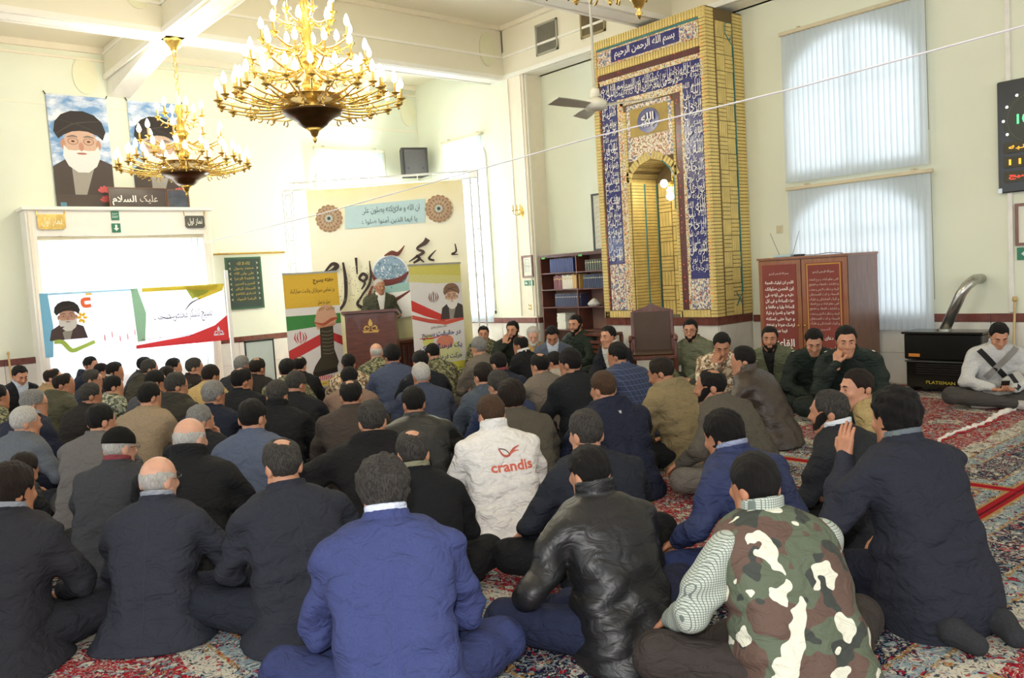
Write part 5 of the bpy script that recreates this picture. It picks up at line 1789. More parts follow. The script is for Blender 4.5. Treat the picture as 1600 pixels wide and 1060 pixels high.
P_.text('10:42', -0.06, 0.74, 0.3, 0.1, M_LG, 0.02)
for z, m_, t_ in ((0.46, M_LA, '25 شنبه'), (0.31, M_LA, '118:59'), (0.16, M_LR, 'هفته بسیج')):
    P_.rect(-0.34, z - 0.055, 0.34, z + 0.055, '#4a4838')
    P_.text(t_, -0.06, z, 0.46, 0.06, m_, 0.01)
P_.build('display', ck, (-0.0605, 0, 0), (0, -1, 0), (0, 0, 1), (-1, 0, 0), 0.0002)
MB().box(-0.07, -0.03, 0.36, 0.4, 0.0, 0.05).build('corner_cap', mat('chrome', '#b9b9b6', 0.2, 0.9), ck)
struct(MB().box(XR - 0.03, XR, 3.21, 3.26, 0.83, 5.0, bev=0.006).build('trim_9', M_FRAME))
wall_frame('wood_framed_notice', 'brown wood framed notice under the clock at the right edge', XR - 0.002, 2.75, 3.19, 1.53, 1.97, M_FRW, M_PAPER, [('الله اکبر', 0.05, 0.2, 0.26, 0.14)])
eg = thing('exit_sign', 'green arrow sign at the right edge under the framed notice', 'sign', (XR, 2.98, 1.38))
MB().box(-0.012, 0, -0.2, 0.2, 0, 0.13).build('board', mat('exit_green', '#2f7a5c', 0.5), eg)
P_ = Print()
P_.poly([(-0.16, 0.065), (-0.11, 0.11), (-0.11, 0.08), (-0.03, 0.08), (-0.03, 0.05), (-0.11, 0.05), (-0.11, 0.02)], '#f2f4ee')
P_.build('print', eg, (-0.0125, 0, 0), (0, -1, 0), (0, 0, 1), (-1, 0, 0), 0.0003)
so_ = thing('wall_socket', 'beige wall switch plate above the wooden cabinet', 'switch', (XR, 5.95, 1.88))
MB().box(-0.012, 0, -0.045, 0.045, 0, 0.1, bev=0.004).build('plate', mat('switch_beige', '#cfc6a2', 0.5), so_)
MB().box(-0.018, -0.01, -0.02, 0.02, 0.03, 0.07, bev=0.003).build('rocker', mat('switch_beige', '#cfc6a2', 0.5), so_)
pw = thing('gas_valve', 'white gas valve and socket on the wall left of the heater', 'valve', (XR - 0.025, 4.32, 0.36))
MB().box(-0.03, 0, -0.04, 0.04, 0, 0.09, bev=0.005).build('plate', M_FRAME, pw)
MB().tube([(-0.03, 0, 0.03), (-0.06, 0.0, -0.05), (-0.05, -0.05, -0.25)], 0.008, 6).build('hose', M_FRAME, pw)

# white and red twisted cord lying on the carpet
cd = MB()
ps = []
for k in range(60):
    t = k / 59
    ps.append((6.85 + 1.65 * t, 2.82 + 0.02 * math.sin(t * 9) + 0.008 * math.sin(t * 61), 0.012 + 0.004 * abs(math.sin(t * 40))))
cd.tube(ps, [0.009 + 0.02 * RNG.random() * (0.4 + i / 60) for i, _ in enumerate(ps)], 6, 0)
cd.tube([(a, b - 0.03 + 0.02 * math.sin(i * 0.6), 0.008) for i, (a, b, c) in enumerate(ps[:48])], 0.009, 5, 1)
tag(cd.build('twisted_cord', [mat('cord_white', '#e6e0d6', 0.9, bump=0.6, bscale=60), mat('cord_red', '#a52a2a', 0.8)]), 'frayed white and red cord lying on the carpet at the right', 'cord')
# green uniform cap on the carpet
cp = thing('uniform_cap', 'dark green uniform cap with a gold badge lying on the carpet', 'cap', (7.7, 4.72, 0), math.radians(140))
MB().lathe([(0.105, 0.0), (0.108, 0.03), (0.1, 0.07), (0.08, 0.1), (0.04, 0.115), (0.003, 0.118)], 20, sx=0.9).build('crown', mat('cap_green', '#1d2a17', 0.8), cp, smooth=True)
vs, fs = [], []
for i in range(9):
    a = PI * (0.15 + 0.7 * i / 8)
    for r, z in ((0.1, 0.02), (0.17, 0.008)):
        for dz in (0, 0.005):
            vs.append((r * math.cos(a), r * math.sin(a), z + dz))
for i in range(8):
    a, b = i * 4, i * 4 + 4
    fs += [(a, b, b + 2, a + 2), (a + 1, a + 3, b + 3, b + 1), (a + 2, b + 2, b + 3, a + 3), (a, a + 1, b + 1, b)]
MB().add(vs, fs).build('visor', mat('cap_green', '#1d2a17', 0.8), cp)
MB().lathe([(0.002, -0.004), (0.024, -0.002), (0.02, 0.004)], 14).build('badge', mat('badge_gold', '#c8b23c', 0.4, 0.3), cp, (0, 0.106, 0.055), rot=(-PI / 2, 0, 0))

# ------------------------------------------------------------------ people: smooth bodies and clothes grown from distance fields
F32 = np.float32


def grid(lo, hi, h):
    ax = []
    for a, b in zip(lo, hi):
        n = max(3, int(math.ceil((b - a) / h)) + 1)
        ax.append((a + h * np.arange(n)).astype(F32))
    return ax, (ax[0][:, None, None], ax[1][None, :, None], ax[2][None, None, :])


def smin(a, b, k):
    h = np.clip(0.5 + 0.5 * (b - a) / k, 0, 1)
    return b + (a - b) * h - k * h * (1 - h)


def smax(a, b, k):
    return -smin(-a, -b, k)


def cone(P, a, b, ra, rb):
    X, Y, Z = P
    d = [float(b[i] - a[i]) for i in range(3)]
    L2 = d[0] ** 2 + d[1] ** 2 + d[2] ** 2 + 1e-9
    t = np.clip(((X - a[0]) * d[0] + (Y - a[1]) * d[1] + (Z - a[2]) * d[2]) / L2, 0, 1)
    return np.sqrt((X - a[0] - t * d[0]) ** 2 + (Y - a[1] - t * d[1]) ** 2 + (Z - a[2] - t * d[2]) ** 2) - (ra + (rb - ra) * t)


def chain(P, pts, rs, k=0.02):
    d = None
    for i in range(len(pts) - 1):
        c = cone(P, pts[i], pts[i + 1], rs[i], rs[i + 1])
        d = c if d is None else smin(d, c, k)
    return d


def ellip(P, c, r):
    X, Y, Z = (P[i] - c[i] for i in range(3))
    k0 = np.sqrt((X / r[0]) ** 2 + (Y / r[1]) ** 2 + (Z / r[2]) ** 2)
    k1 = np.sqrt((X / r[0] ** 2) ** 2 + (Y / r[1] ** 2) ** 2 + (Z / r[2] ** 2) ** 2) + 1e-6
    return k0 * (k0 - 1) / k1


def surface(f, ax):
    """naive surface nets: quads round every sign change of the field"""
    s = f < 0
    nx, ny, nz = f.shape
    cs = [s[i:nx - 1 + i, j:ny - 1 + j, k:nz - 1 + k] for i in (0, 1) for j in (0, 1) for k in (0, 1)]
    cnt = sum(c.astype(np.int8) for c in cs)
    act = (cnt > 0) & (cnt < 8)
    I, J, K = np.nonzero(act)
    idx = -np.ones(act.shape, np.int32)
    idx[I, J, K] = np.arange(len(I))
    acc = np.zeros((len(I), 3), F32)
    num = np.zeros(len(I), F32)
    corners = [(i, j, k) for i in (0, 1) for j in (0, 1) for k in (0, 1)]
    V = {c: f[I + c[0], J + c[1], K + c[2]] for c in corners}
    for a in corners:
        for d in range(3):
            if a[d]:
                continue
            b = list(a)
            b[d] = 1
            b = tuple(b)
            va, vb = V[a], V[b]
            m = (va < 0) != (vb < 0)
            t = np.where(m, va / np.where(np.abs(va - vb) < 1e-9, 1, va - vb), 0)
            p = [np.full(len(I), float(a[q]), F32) for q in range(3)]
            p[d] = t.astype(F32)
            for q in range(3):
                acc[:, q] += np.where(m, p[q], 0)
            num += m
    acc /= np.maximum(num, 1)[:, None]
    h = [x[1] - x[0] for x in ax]
    verts = np.stack([ax[0][I] + acc[:, 0] * h[0], ax[1][J] + acc[:, 1] * h[1], ax[2][K] + acc[:, 2] * h[2]], 1)
    quads = []
    for d in range(3):
        sl0 = [slice(None)] * 3
        sl1 = [slice(None)] * 3
        sl0[d] = slice(0, -1)
        sl1[d] = slice(1, None)
        a, b = s[tuple(sl0)], s[tuple(sl1)]
        ch = a != b
        e1, e2 = (d + 1) % 3, (d + 2) % 3
        inn = [slice(None)] * 3
        inn[e1] = slice(1, -1)
        inn[e2] = slice(1, -1)
        E = np.argwhere(ch[tuple(inn)])
        if len(E) == 0:
            continue
        E[:, e1] += 1
        E[:, e2] += 1
        fl = a[E[:, 0], E[:, 1], E[:, 2]]

        def cell(o1, o2):
            C = E.copy()
            C[:, e1] -= o1
            C[:, e2] -= o2
            return idx[C[:, 0], C[:, 1], C[:, 2]]
        q = np.stack([cell(1, 1), cell(0, 1), cell(0, 0), cell(1, 0)], 1)
        q = np.where(fl[:, None], q, q[:, ::-1])
        quads.append(q)
    quads = np.concatenate(quads) if quads else np.zeros((0, 4), int)
    quads = quads[(quads >= 0).all(1)]
    return verts, quads


def fast_mesh(name, verts, quads, m):
    me = bpy.data.meshes.new(name)
    nv, nq = len(verts), len(quads)
    me.vertices.add(nv)
    me.vertices.foreach_set('co', np.ascontiguousarray(verts, F32).ravel())
    me.loops.add(nq * 4)
    me.loops.foreach_set('vertex_index', np.ascontiguousarray(quads, np.int32).ravel())
    me.polygons.add(nq)
    me.polygons.foreach_set('loop_start', np.arange(0, nq * 4, 4, dtype=np.int32))
    me.polygons.foreach_set('loop_total', np.full(nq, 4, np.int32))
    me.polygons.foreach_set('use_smooth', np.ones(nq, bool))
    me.materials.append(m)
    me.update(calc_edges=True)
    me.validate()
    return me


def blob(name, f, ax, m, parent):
    v, q = surface(np.ascontiguousarray(f, dtype=F32), ax)
    if len(q) == 0:
        return None
    return link(name, fast_mesh(name, v, q, m), parent)


def smooth_interp(xk, yk):
    xs = np.linspace(xk[0], xk[-1], 240)
    ys = np.interp(xs, xk, yk)
    ker = np.exp(-0.5 * (np.arange(-9, 10) / 4.0) ** 2)
    ker /= ker.sum()
    ys = np.convolve(np.pad(ys, 9, mode='edge'), ker, 'valid')
    return lambda z: np.interp(z, xs, ys).astype(F32)


ZK = [-0.02, 0.06, 0.14, 0.25, 0.38, 0.48, 0.545, 0.585, 0.615, 0.64, 0.70]
AK = [0.232, 0.224, 0.208, 0.194, 0.200, 0.212, 0.203, 0.160, 0.102, 0.074, 0.060]
BK = [0.205, 0.19, 0.172, 0.155, 0.150, 0.140, 0.122, 0.102, 0.086, 0.070, 0.058]

SKIN = [mat('skin_a', '#c08a6c', 0.5, var=0.08, scale=25), mat('skin_b', '#b07a5c', 0.5, var=0.08, scale=25), mat('skin_c', '#cf9c82', 0.5, var=0.08, scale=25)]


def mat_hair(name, c1, c2, rough=0.62):
    if name in MATS:
        return MATS[name]
    m = bpy.data.materials.new(name)
    m.use_nodes = True
    t = NT(m)
    co = t.coords('Object', (1, 1, 0.22))
    nz = t.noise(co, 170, 5, 0.75)
    t.b.inputs['Specular IOR Level'].default_value = 0.3
    t.l(t.ramp(nz.outputs['Fac'], [(0.35, srgb(c1)), (0.68, srgb(c2))], 'LINEAR'), t.b.inputs['Base Color'])
    t.b.inputs['Roughness'].default_value = rough
    t.bump(nz.outputs['Fac'], 1.0, 0.012)
    MATS[name] = m
    return m


HAIR = {'k': mat_hair('hair_black', '#070605', '#1a1512'), 'b': mat_hair('hair_brown', '#130c08', '#2e2017'), 'l': mat_hair('hair_light_brown', '#3a2719', '#5e4430'),
        's': mat_hair('hair_pepper', '#141211', '#57524c', 0.65), 'g': mat_hair('hair_grey', '#5a5855', '#a9a6a0', 0.6), 'w': mat_hair('hair_white', '#a8a49c', '#e6e2da', 0.65)}

CLOTH = {}


def mat_cloth(nm, col, rough, var, scale, fine=0.25, crease=0.8):
    """woven cloth: fine weave relief over soft creases"""
    m = bpy.data.materials.new(nm)
    m.use_nodes = True
    t = NT(m)
    c = srgb(col)
    lum = 0.25 * c[0] + 0.6 * c[1] + 0.15 * c[2]
    c = tuple(x * 0.76 + lum * 0.24 for x in c)
    co = t.coords('Object')
    nz = t.noise(co, scale, 3)
    t.l(t.ramp(nz.outputs['Fac'], [(0.3, tuple(x * (1 - var) for x in c)), (0.7, tuple(min(1, x * (1 + var)) for x in c))], 'LINEAR'), t.b.inputs['Base Color'])
    t.b.inputs['Roughness'].default_value = rough
    t.b.inputs['Specular IOR Level'].default_value = 0.25 if rough > 0.6 else 0.5
    cr = t.noise(t.coords('Object', (1, 1, 1.6)), 11, 2, 0.5)
    cr.inputs['Distortion'].default_value = 1.2
    h = t.math('ADD', t.math('MULTIPLY', cr.outputs['Fac'], crease), t.math('MULTIPLY', t.noise(co, 380, 2).outputs['Fac'], fine * 0.06))
    t.bump(h, 0.8, 0.035)
    return m


def cloth(key):
    """garment materials: 'kind:#hex'"""
    if key in CLOTH:
        return CLOTH[key]
    kind, _, col = key.partition(':')
    nm = 'cloth_' + key.replace(':', '_').replace('#', '')
    if kind == 'wool':
        m = mat_cloth(nm, col, 0.88, 0.12, 220)
    elif kind == 'knit':
        m = mat_cloth(nm, col, 0.95, 0.16, 130, fine=0.5, crease=0.5)
    elif kind == 'smooth':
        m = mat_cloth(nm, col, 0.72, 0.06, 40, crease=1.0)
    elif kind == 'leather':
        m = mat_cloth(nm, col, 0.42, 0.2, 20, fine=0.35, crease=0.32)
    elif kind == 'check':
        m = mat_check(nm, col, '#4a5878', 0.045, 0.12)
    elif kind == 'shirtcheck':
        m = mat_check(nm, col, '#66716a', 0.0085, 0.25)
    elif kind == 'camo':
        m = mat_patches(nm, {'wood': ['#565f4c', '#5c473d', '#363b35', '#d6d5c2'], 'olive': ['#6d6b4c', '#454a33', '#8f8a66', '#33362a'], 'desert': ['#cbb594', '#8f7356', '#e0d2b8', '#6e5a48'],
                             'grey': ['#8f927c', '#5c6150', '#b3b39a', '#3f4438']}[col], 8 if col == 'wood' else 22, (0.52, 0.57, 0.6) if col == 'wood' else (0.5, 0.54, 0.58), stretch=(1, 1, 1))
    CLOTH[key] = m
    return m


def rot3(yaw, pitch, roll=0.0):
    """yaw about z (left positive), pitch about x (down positive)"""
    return np.array(Matrix.Rotation(yaw, 3, 'Z') @ Matrix.Rotation(-pitch, 3, 'X') @ Matrix.Rotation(roll, 3, 'Y'))


HAIRLINE = {'short': ([-.13, -.09, -.05, -.02, .010, .032, .055, .08, .13], [-.082, -.078, -.062, -.040, -.026, .022, .070, .088, .096]),
            'long': ([-.13, -.09, -.05, -.02, .010, .032, .055, .08, .13], [-.105, -.10, -.085, -.055, -.035, .010, .055, .070, .080])}


def hand_field(P, W, dv, nv, s, side, curl):
    """palm, four fingers and a thumb; dv finger direction, nv palm normal (fingers curl towards it)"""
    dv = np.array(dv, float)
    dv /= np.linalg.norm(dv)
    nv = np.array(nv, float)
    nv -= dv * (nv @ dv)
    nv /= np.linalg.norm(nv) + 1e-9
    lv = np.cross(dv, nv) * side
    W = np.array(W, float)
    d = cone(P, W - dv * 0.03 * s, W + dv * 0.015 * s, 0.026 * s, 0.026 * s)
    for off, L in ((-0.030, 0.066), (-0.010, 0.078), (0.011, 0.074), (0.031, 0.058)):
        base = W + dv * (0.085 - abs(off) * 0.25) * s + lv * off * s
        d = smin(d, cone(P, W + dv * 0.015 * s + lv * off * 0.6 * s, base, 0.016 * s, 0.0125 * s), 0.012 * s)
        p = base
        ang = 0.15 + curl * 0.7
        fd = d
        seg = None
        for q, fr in enumerate((0.42, 0.33, 0.25)):
            v = dv * math.cos(ang) + nv * math.sin(ang) + lv * off * 1.2
            e = p + v * L * fr * s
            c = cone(P, p, e, (0.0098 - 0.0008 * q) * s, (0.0092 - 0.0010 * q) * s)
            seg = c if seg is None else np.minimum(seg, c)
            p = e
            ang += curl * 0.8
        d = smin(d, seg, 0.005 * s)
    tb = W + dv * 0.025 * s - lv * 0.024 * s
    t1 = tb + (dv * 0.6 - lv * 0.75 + nv * 0.35) * 0.042 * s
    t2 = t1 + (dv * 0.85 - lv * 0.25 + nv * (0.3 + 0.3 * curl)) * 0.036 * s
    d = smin(d, np.minimum(cone(P, tb, t1, 0.0145 * s, 0.0115 * s), cone(P, t1, t2, 0.0115 * s, 0.009 * s)), 0.010 * s)
    return d


def yc_fn(lean):
    return lambda z: -0.03 + lean * np.clip(z / 0.6, 0, 1.2) ** 1.35


def head_center(lean, pose, th=1.0):
    dz = {'cross': 0.0, 'kneel': 0.13, 'stand': 0.80}[pose]
    zn = 0.60 * th
    return (0.0, float(yc_fn(lean)(np.float64(0.6))) + 0.045 + 0.12 * lean, zn + 0.106 - 0.22 * lean * lean - 0.06 * lean + dz)


def person(sp):
    """sp: dict with label, x, y (head on plan), face (degrees, 0 = +Y, clockwise), s, lod and the look"""
    g = sp.get
    s = g('s', 1.0)
    lod = g('lod', 1)
    rg = random.Random(int(abs(sp['x'] * 977 + sp['y'] * 331)) + 5)
    pose = g('pose', 'cross')
    lean = g('lean', 0.2)
    w = g('w', 1.0)
    th = g('th', 1.0)
    yc = yc_fn(lean)
    Hc = np.array(head_center(lean, pose, th))
    dz = {'cross': 0.0, 'kneel': 0.13, 'stand': 0.80}[pose]
    fa = -math.radians(g('face', 0))
    ca, sa = math.cos(fa), math.sin(fa)
    rx = sp['x'] - s * (ca * Hc[0] - sa * Hc[1])
    ry = sp['y'] - s * (sa * Hc[0] + ca * Hc[1])
    root = thing('person', sp['label'], 'person', (rx, ry, 0.0), fa, g('group', 'people sitting on the carpet'))
    root.scale = (s, s, s)
    hb = {0: 0.010, 1: 0.014, 2: 0.020}[lod]       # cloth voxel
    hh = {0: 0.0052, 1: 0.0068, 2: 0.0088}[lod]    # head voxel
    # ---------------- arms
    arms = []
    for sd in (-1, 1):
        S = np.array([sd * 0.182 * w, float(yc(np.float64(0.52))) + 0.0, 0.498 * th + dz])
        kind = g('armR' if sd > 0 else 'armL', 'lap')
        if isinstance(kind, str):
            E, W, dv, nv, cu = {
                'lap': ((0.255 * w, 0.12 + lean * 0.5, 0.27), (0.10, 0.30 + lean * 0.3, 0.17), (-0.8, 0.5, -0.25), (0, -0.3, -1), 0.45),
                'knee': ((0.30 * w, 0.12 + lean * 0.5, 0.30), (0.27, 0.36 + lean * 0.2, 0.22), (0.05, 0.85, -0.45), (0, -0.3, -1), 0.35),
                'wide': ((0.305 * w, 0.07 + lean * 0.5, 0.30), (0.30, 0.30 + lean * 0.3, 0.20), (-0.1, 0.85, -0.45), (0, -0.3, -1), 0.4),
                'down': ((0.30 * w, -0.02, 0.27), (0.31, 0.06, 0.06), (0.2, 0.7, -0.2), (0, 0, -1), 0.2),
                'stand': ((0.27 * w, 0.0, 0.26), (0.20, 0.26, 0.27), (-0.2, 0.9, 0.0), (0, 0, -1), 0.3)}[kind]
            E = np.array([sd * E[0], E[1], E[2] + dz])
            W = np.array([sd * W[0], W[1], W[2] + (dz if pose == 'stand' else dz * 0.6)])
            dv = (sd * dv[0], dv[1], dv[2])
        else:
            E, W, dv, nv, cu = kind
            E, W = np.array(E, float), np.array(W, float)
        arms.append((sd, S, E, W, dv, nv, cu))
    # ---------------- jacket
    top_m = cloth(g('top', 'wool:#333842'))
    lo = [min(-0.30 * w, *(min(a[2][0], a[3][0]) for a in arms)) - 0.09, -0.30 * max(1, w), -0.03 if pose == 'cross' else dz - 0.17]
    hi = [max(0.30 * w, *(max(a[2][0], a[3][0]) for a in arms)) + 0.09, max(0.32, lean + 0.24, *(max(a[2][1], a[3][1]) for a in arms)) + 0.08, 0.70 * th + dz]
    hi[2] = max(hi[2], max(max(a[2][2], a[3][2]) for a in arms) + 0.08)
    ax, P = grid(lo, hi, hb)
    X, Y, Z = P
    zt = (Z - dz) / th
    zk = list(ZK)
    ak, bk = list(AK), list(BK)
    if g('belly'):
        ak = [a * (1 + g('belly') * math.exp(-((z - 0.2) / 0.16) ** 2)) for a, z in zip(ak, zk)]
        bk = [a * (1 + g('belly') * math.exp(-((z - 0.2) / 0.16) ** 2)) for a, z in zip(bk, zk)]
    if g('flare'):
        ak[0] *= 1 + g('flare')
        bk[0] *= 1 + g('flare') * 0.8
        ak[1] *= 1 + g('flare') * 0.5
        bk[1] *= 1 + g('flare') * 0.4
    fa_, fb_ = smooth_interp(zk, ak), smooth_interp(zk, bk)
    A = fa_(zt) * np.where(zt < 0.6, w, 1.0 + (w - 1) * 0.3).astype(F32)
    B = fb_(zt) * (1 + (w - 1) * 0.8)
    Yc = Y - yc(np.clip(zt, 0, 1))
    ex = 2.7
    q = (np.abs(X / A) ** ex + np.abs(Yc / B) ** ex) ** (1 / ex)
    torso = (q - 1) * np.minimum(A, B) * 0.9
    ztop = 0.622 if g('collar') == 'none' else 0.612
    torso = smax(torso, (zt - ztop - 0.15 * (-Yc)) * th, 0.02)
    thick = {'suit': 0.0, 'thick': 0.012, 'thin': -0.008}.get(g('cut', 'suit'), 0)
    ra = 0.070 + thick
    armf = None
    for (sd, S, E, W, dv, nv, cu) in arms:
        c = chain(P, [S, S * 0.45 + E * 0.55, E, E * 0.45 + W * 0.55, W], [ra * 1.02, ra * 0.93, ra * 0.86, ra * 0.72, ra * 0.60], 0.02)
        armf = c if armf is None else np.minimum(armf, c)
    # folds
    ph = [rg.uniform(0, 6.28) for _ in range(6)]
    fold = np.sin(15 * X + 9 * Y + 30 * Z + ph[0] + 2.0 * np.sin(8 * X - 6 * Z + ph[1])) * np.sin(-19 * X + 7 * Y + 21 * Z + ph[2] + 1.6 * np.sin(10 * Z + 5 * X + ph[3]))
    fold2 = np.sin(38 * Z + 26 * np.abs(X) + 10 * Y + ph[4] + 1.5 * np.sin(12 * X + ph[5]))
    fold3 = np.abs(np.sin(9 * X - 13 * Z * np.sign(X) + ph[3] + 1.8 * np.sin(6 * Z + ph[5]))) - 0.6
    am = {'suit': 1.0, 'thick': 1.2, 'thin': 0.9}.get(g('cut', 'suit'), 1) * (g('fold', 1.0))
    low = np.clip(1.2 - np.abs(zt - 0.2) / 0.28, 0.25, 1)
    torso = torso + am * (0.0085 * fold * low + 0.0032 * fold2 * low + 0.0055 * fold3 * low)
    armf = armf + am * (0.006 * fold + 0.0075 * fold2)
    if g('quilt'):
        torso = torso + 0.006 * np.abs(np.sin(zt * 34)).astype(F32) - 0.004
        armf = armf + 0.005 * np.abs(np.sin(zt * 34)) - 0.003
    # collar / hood
    yn = float(yc(np.float64(0.62))) + 0.012
    cr = np.sqrt(X ** 2 + ((Y - yn) * 1.02) ** 2)
    zc0 = ((0.612 if g('collar', 'suit') in ('suit', 'crew') else 0.624) * th + dz) - 0.30 * (Y - yn)
    ctype = g('collar', 'suit')
    ch = {'suit': 0.014, 'stand': 0.040, 'crew': 0.012, 'fur': 0.032, 'none': 0.0}.get(ctype, 0.024)
    body = torso
    if ctype != 'none':
        th_c = 0.018 if ctype == 'fur' else 0.007
        ring = np.sqrt(np.maximum(np.abs(cr - 0.073) - 0.004, 0) ** 2 + np.maximum(np.abs(Z - zc0) - ch, 0) ** 2) - th_c
        if ctype == 'suit':
            ring = np.maximum(ring, Y - yn - 0.045)
        body = smin(body, ring, 0.012)
    if g('hood'):
        hd = ellip(P, (0, yn - 0.085, 0.575 * th + dz), (0.15, 0.062, 0.085))
        rim = np.sqrt((np.sqrt((X / 1.25) ** 2 + (Y - yn + 0.015) ** 2) - 0.088) ** 2 + (Z - zc0 + 0.005) ** 2) - 0.022
        rim = np.maximum(rim, Y - yn - 0.03)
        body = smin(body, smin(hd + 0.003 * fold2, rim, 0.02), 0.014)
    floor_cut = -Z + 0.003
    if pose == 'kneel':
        floor_cut = (dz - 0.13) - Z + 0.003 + 0.02 * np.sin(9 * X)
    if pose == 'stand':
        floor_cut = (dz - 0.10) - Z
    sleeve = g('sleeve')
    if sleeve:
        body = np.maximum(body, floor_cut)
        blob('vest', body, ax, top_m, root)
        blob('shirt_sleeves', np.maximum(smin(armf, torso + 0.02, 0.01), floor_cut), ax, cloth(sleeve), root)
        jf = body
    else:
        jf = np.maximum(smin(body, armf, 0.03), floor_cut)
        blob(g('topname', 'jacket'), jf, ax, top_m, root)
    # ---------------- trousers
    if g('legs', True):
        lm = cloth(g('pants', 'wool:#23262e'))
        if pose == 'cross':
            kn = g('knee', 0.36)
            ax2, P2 = grid([-kn - 0.12, -0.22, -0.01], [kn + 0.12, 0.56, 0.30], hb * 1.15)
            f = ellip(P2, (0, -0.02, 0.09), (0.185 * w, 0.165, 0.11))
            for sd in (-1, 1):
                f = smin(f, chain(P2, [(sd * 0.10, 0.0, 0.10), (sd * kn, 0.27, 0.125), (-sd * 0.05, 0.41 + 0.03 * sd, 0.075)], [0.105, 0.082, 0.055], 0.03), 0.02)
        elif pose == 'kneel':
            ax2, P2 = grid([-0.34, -0.36, -0.01], [0.34, 0.58, 0.34], hb * 1.15)
            f = ellip(P2, (0, -0.02, 0.19), (0.19 * w, 0.17, 0.12))
            for sd in (-1, 1):
                f = smin(f, chain(P2, [(sd * 0.10, 0.0, 0.20), (sd * 0.16, 0.44, 0.10)], [0.11, 0.085], 0.03), 0.02)
                f = smin(f, chain(P2, [(sd * 0.16, 0.42, 0.075), (sd * 0.10, -0.14, 0.065)], [0.075, 0.06], 0.03), 0.012)
        else:
            ax2, P2 = grid([-0.25, -0.2, -0.01], [0.25, 0.25, 0.98], hb * 1.3)
            f = ellip(P2, (0, 0, 0.86), (0.18, 0.14, 0.14))
            for sd in (-1, 1):
                f = smin(f, chain(P2, [(sd * 0.09, 0, 0.84), (sd * 0.11, 0.02, 0.46), (sd * 0.12, -0.01, 0.08)], [0.10, 0.075, 0.065], 0.03), 0.02)
        X2, Y2, Z2 = P2
        f = f + 0.003 * np.sin(34 * X2 + 22 * Y2 + 15 * Z2 + ph[0] + 1.5 * np.sin(13 * Y2 + ph[1]))
        blob('trousers', np.maximum(f, 0.002 - Z2), ax2, lm, root)
        if g('socks') or pose in ('kneel', 'stand'):
            if pose == 'kneel':
                ax3, P3 = grid([-0.22, -0.40, -0.01], [0.22, 0.0, 0.14], 0.009)
                f = None
                for sd in (-1, 1):
                    c = chain(P3, [(sd * 0.12, -0.10, 0.06), (sd * 0.115, -0.24, 0.065), (sd * 0.09, -0.33, 0.045)], [0.048, 0.052, 0.042], 0.02)
                    f = c if f is None else np.minimum(f, c)
            elif pose == 'stand':
                ax3, P3 = grid([-0.25, -0.16, -0.01], [0.25, 0.26, 0.14], 0.012)
                f = np.minimum(chain(P3, [(0.12, -0.06, 0.05), (0.13, 0.16, 0.035)], [0.05, 0.04]), chain(P3, [(-0.12, -0.06, 0.05), (-0.13, 0.16, 0.035)], [0.05, 0.04]))
            else:
                ax3, P3 = grid([-0.34, 0.18, -0.01], [0.34, 0.56, 0.16], 0.009)
                f = np.minimum(chain(P3, [(-0.04, 0.43, 0.065), (-0.15, 0.40, 0.045), (-0.25, 0.36, 0.035)], [0.045, 0.042, 0.03]),
                               chain(P3, [(0.04, 0.39, 0.065), (0.15, 0.34, 0.05), (0.24, 0.30, 0.035)], [0.045, 0.042, 0.03]))
            blob('shoes' if pose == 'stand' else 'socks', np.maximum(f, 0.002 - P3[2]), ax3, cloth(g('socks') or 'knit:#22242a'), root)
    # ---------------- head, neck and hands: one body mesh
    R = rot3(math.radians(g('hy', 0)), math.radians(g('hp', 6)), math.radians(g('hr', 0)))
    sk = SKIN[g('skin', rg.randint(0, 1))]
    lo = Hc - [0.15, 0.16, 0.215]
    hi = Hc + [0.15, 0.16, 0.18]
    lo[1] -= 0.04 + 0.1 * lean
    axh, Ph = grid(lo, hi, hh)
    D = [Ph[i] - Hc[i] for i in range(3)]
    Q = [R[0, i] * D[0] + R[1, i] * D[1] + R[2, i] * D[2] for i in range(3)]    # into head axes (R transposed)
    x, y, z = Q
    cran = ellip(Q, (0, -0.012, 0.032), (0.076, 0.098, 0.088))
    facee = ellip(Q, (0, 0.026, -0.035), (0.060, 0.070, 0.086))
    f = smin(cran, facee, 0.035)
    f = smin(f, cone(Q, (0, 0.062, -0.098), (0, 0.066, -0.1), 0.022, 0.022), 0.03)
    f = smin(f, cone(Q, (-0.05, 0.0, -0.07), (-0.02, 0.06, -0.1), 0.018, 0.018), 0.03)
    f = smin(f, cone(Q, (0.05, 0.0, -0.07), (0.02, 0.06, -0.1), 0.018, 0.018), 0.03)
    if g('front') or lod < 2:
        f = smin(f, cone(Q, (-0.032, 0.083, 0.032), (0.032, 0.083, 0.032), 0.010, 0.010), 0.016)
        for sd in (-1, 1):
            f = smax(f, -(np.sqrt((x - sd * 0.031) ** 2 + (y - 0.108) ** 2 + (z - 0.012) ** 2) - 0.020), 0.014)
            f = smin(f, ellip(Q, (sd * 0.031, 0.078, 0.010), (0.014, 0.012, 0.010)), 0.006)
            f = smin(f, ellip(Q, (sd * 0.042, 0.068, -0.022), (0.020, 0.016, 0.018)), 0.02)
        f = smin(f, cone(Q, (0, 0.090, 0.018), (0, 0.114, -0.022), 0.009, 0.013), 0.012)
        f = smin(f, ellip(Q, (0, 0.102, -0.026), (0.019, 0.012, 0.010)), 0.008)
        f = smin(f, ellip(Q, (0, 0.090, -0.056), (0.025, 0.008, 0.006)), 0.007)
        f = smin(f, ellip(Q, (0, 0.088, -0.069), (0.021, 0.009, 0.006)), 0.007)
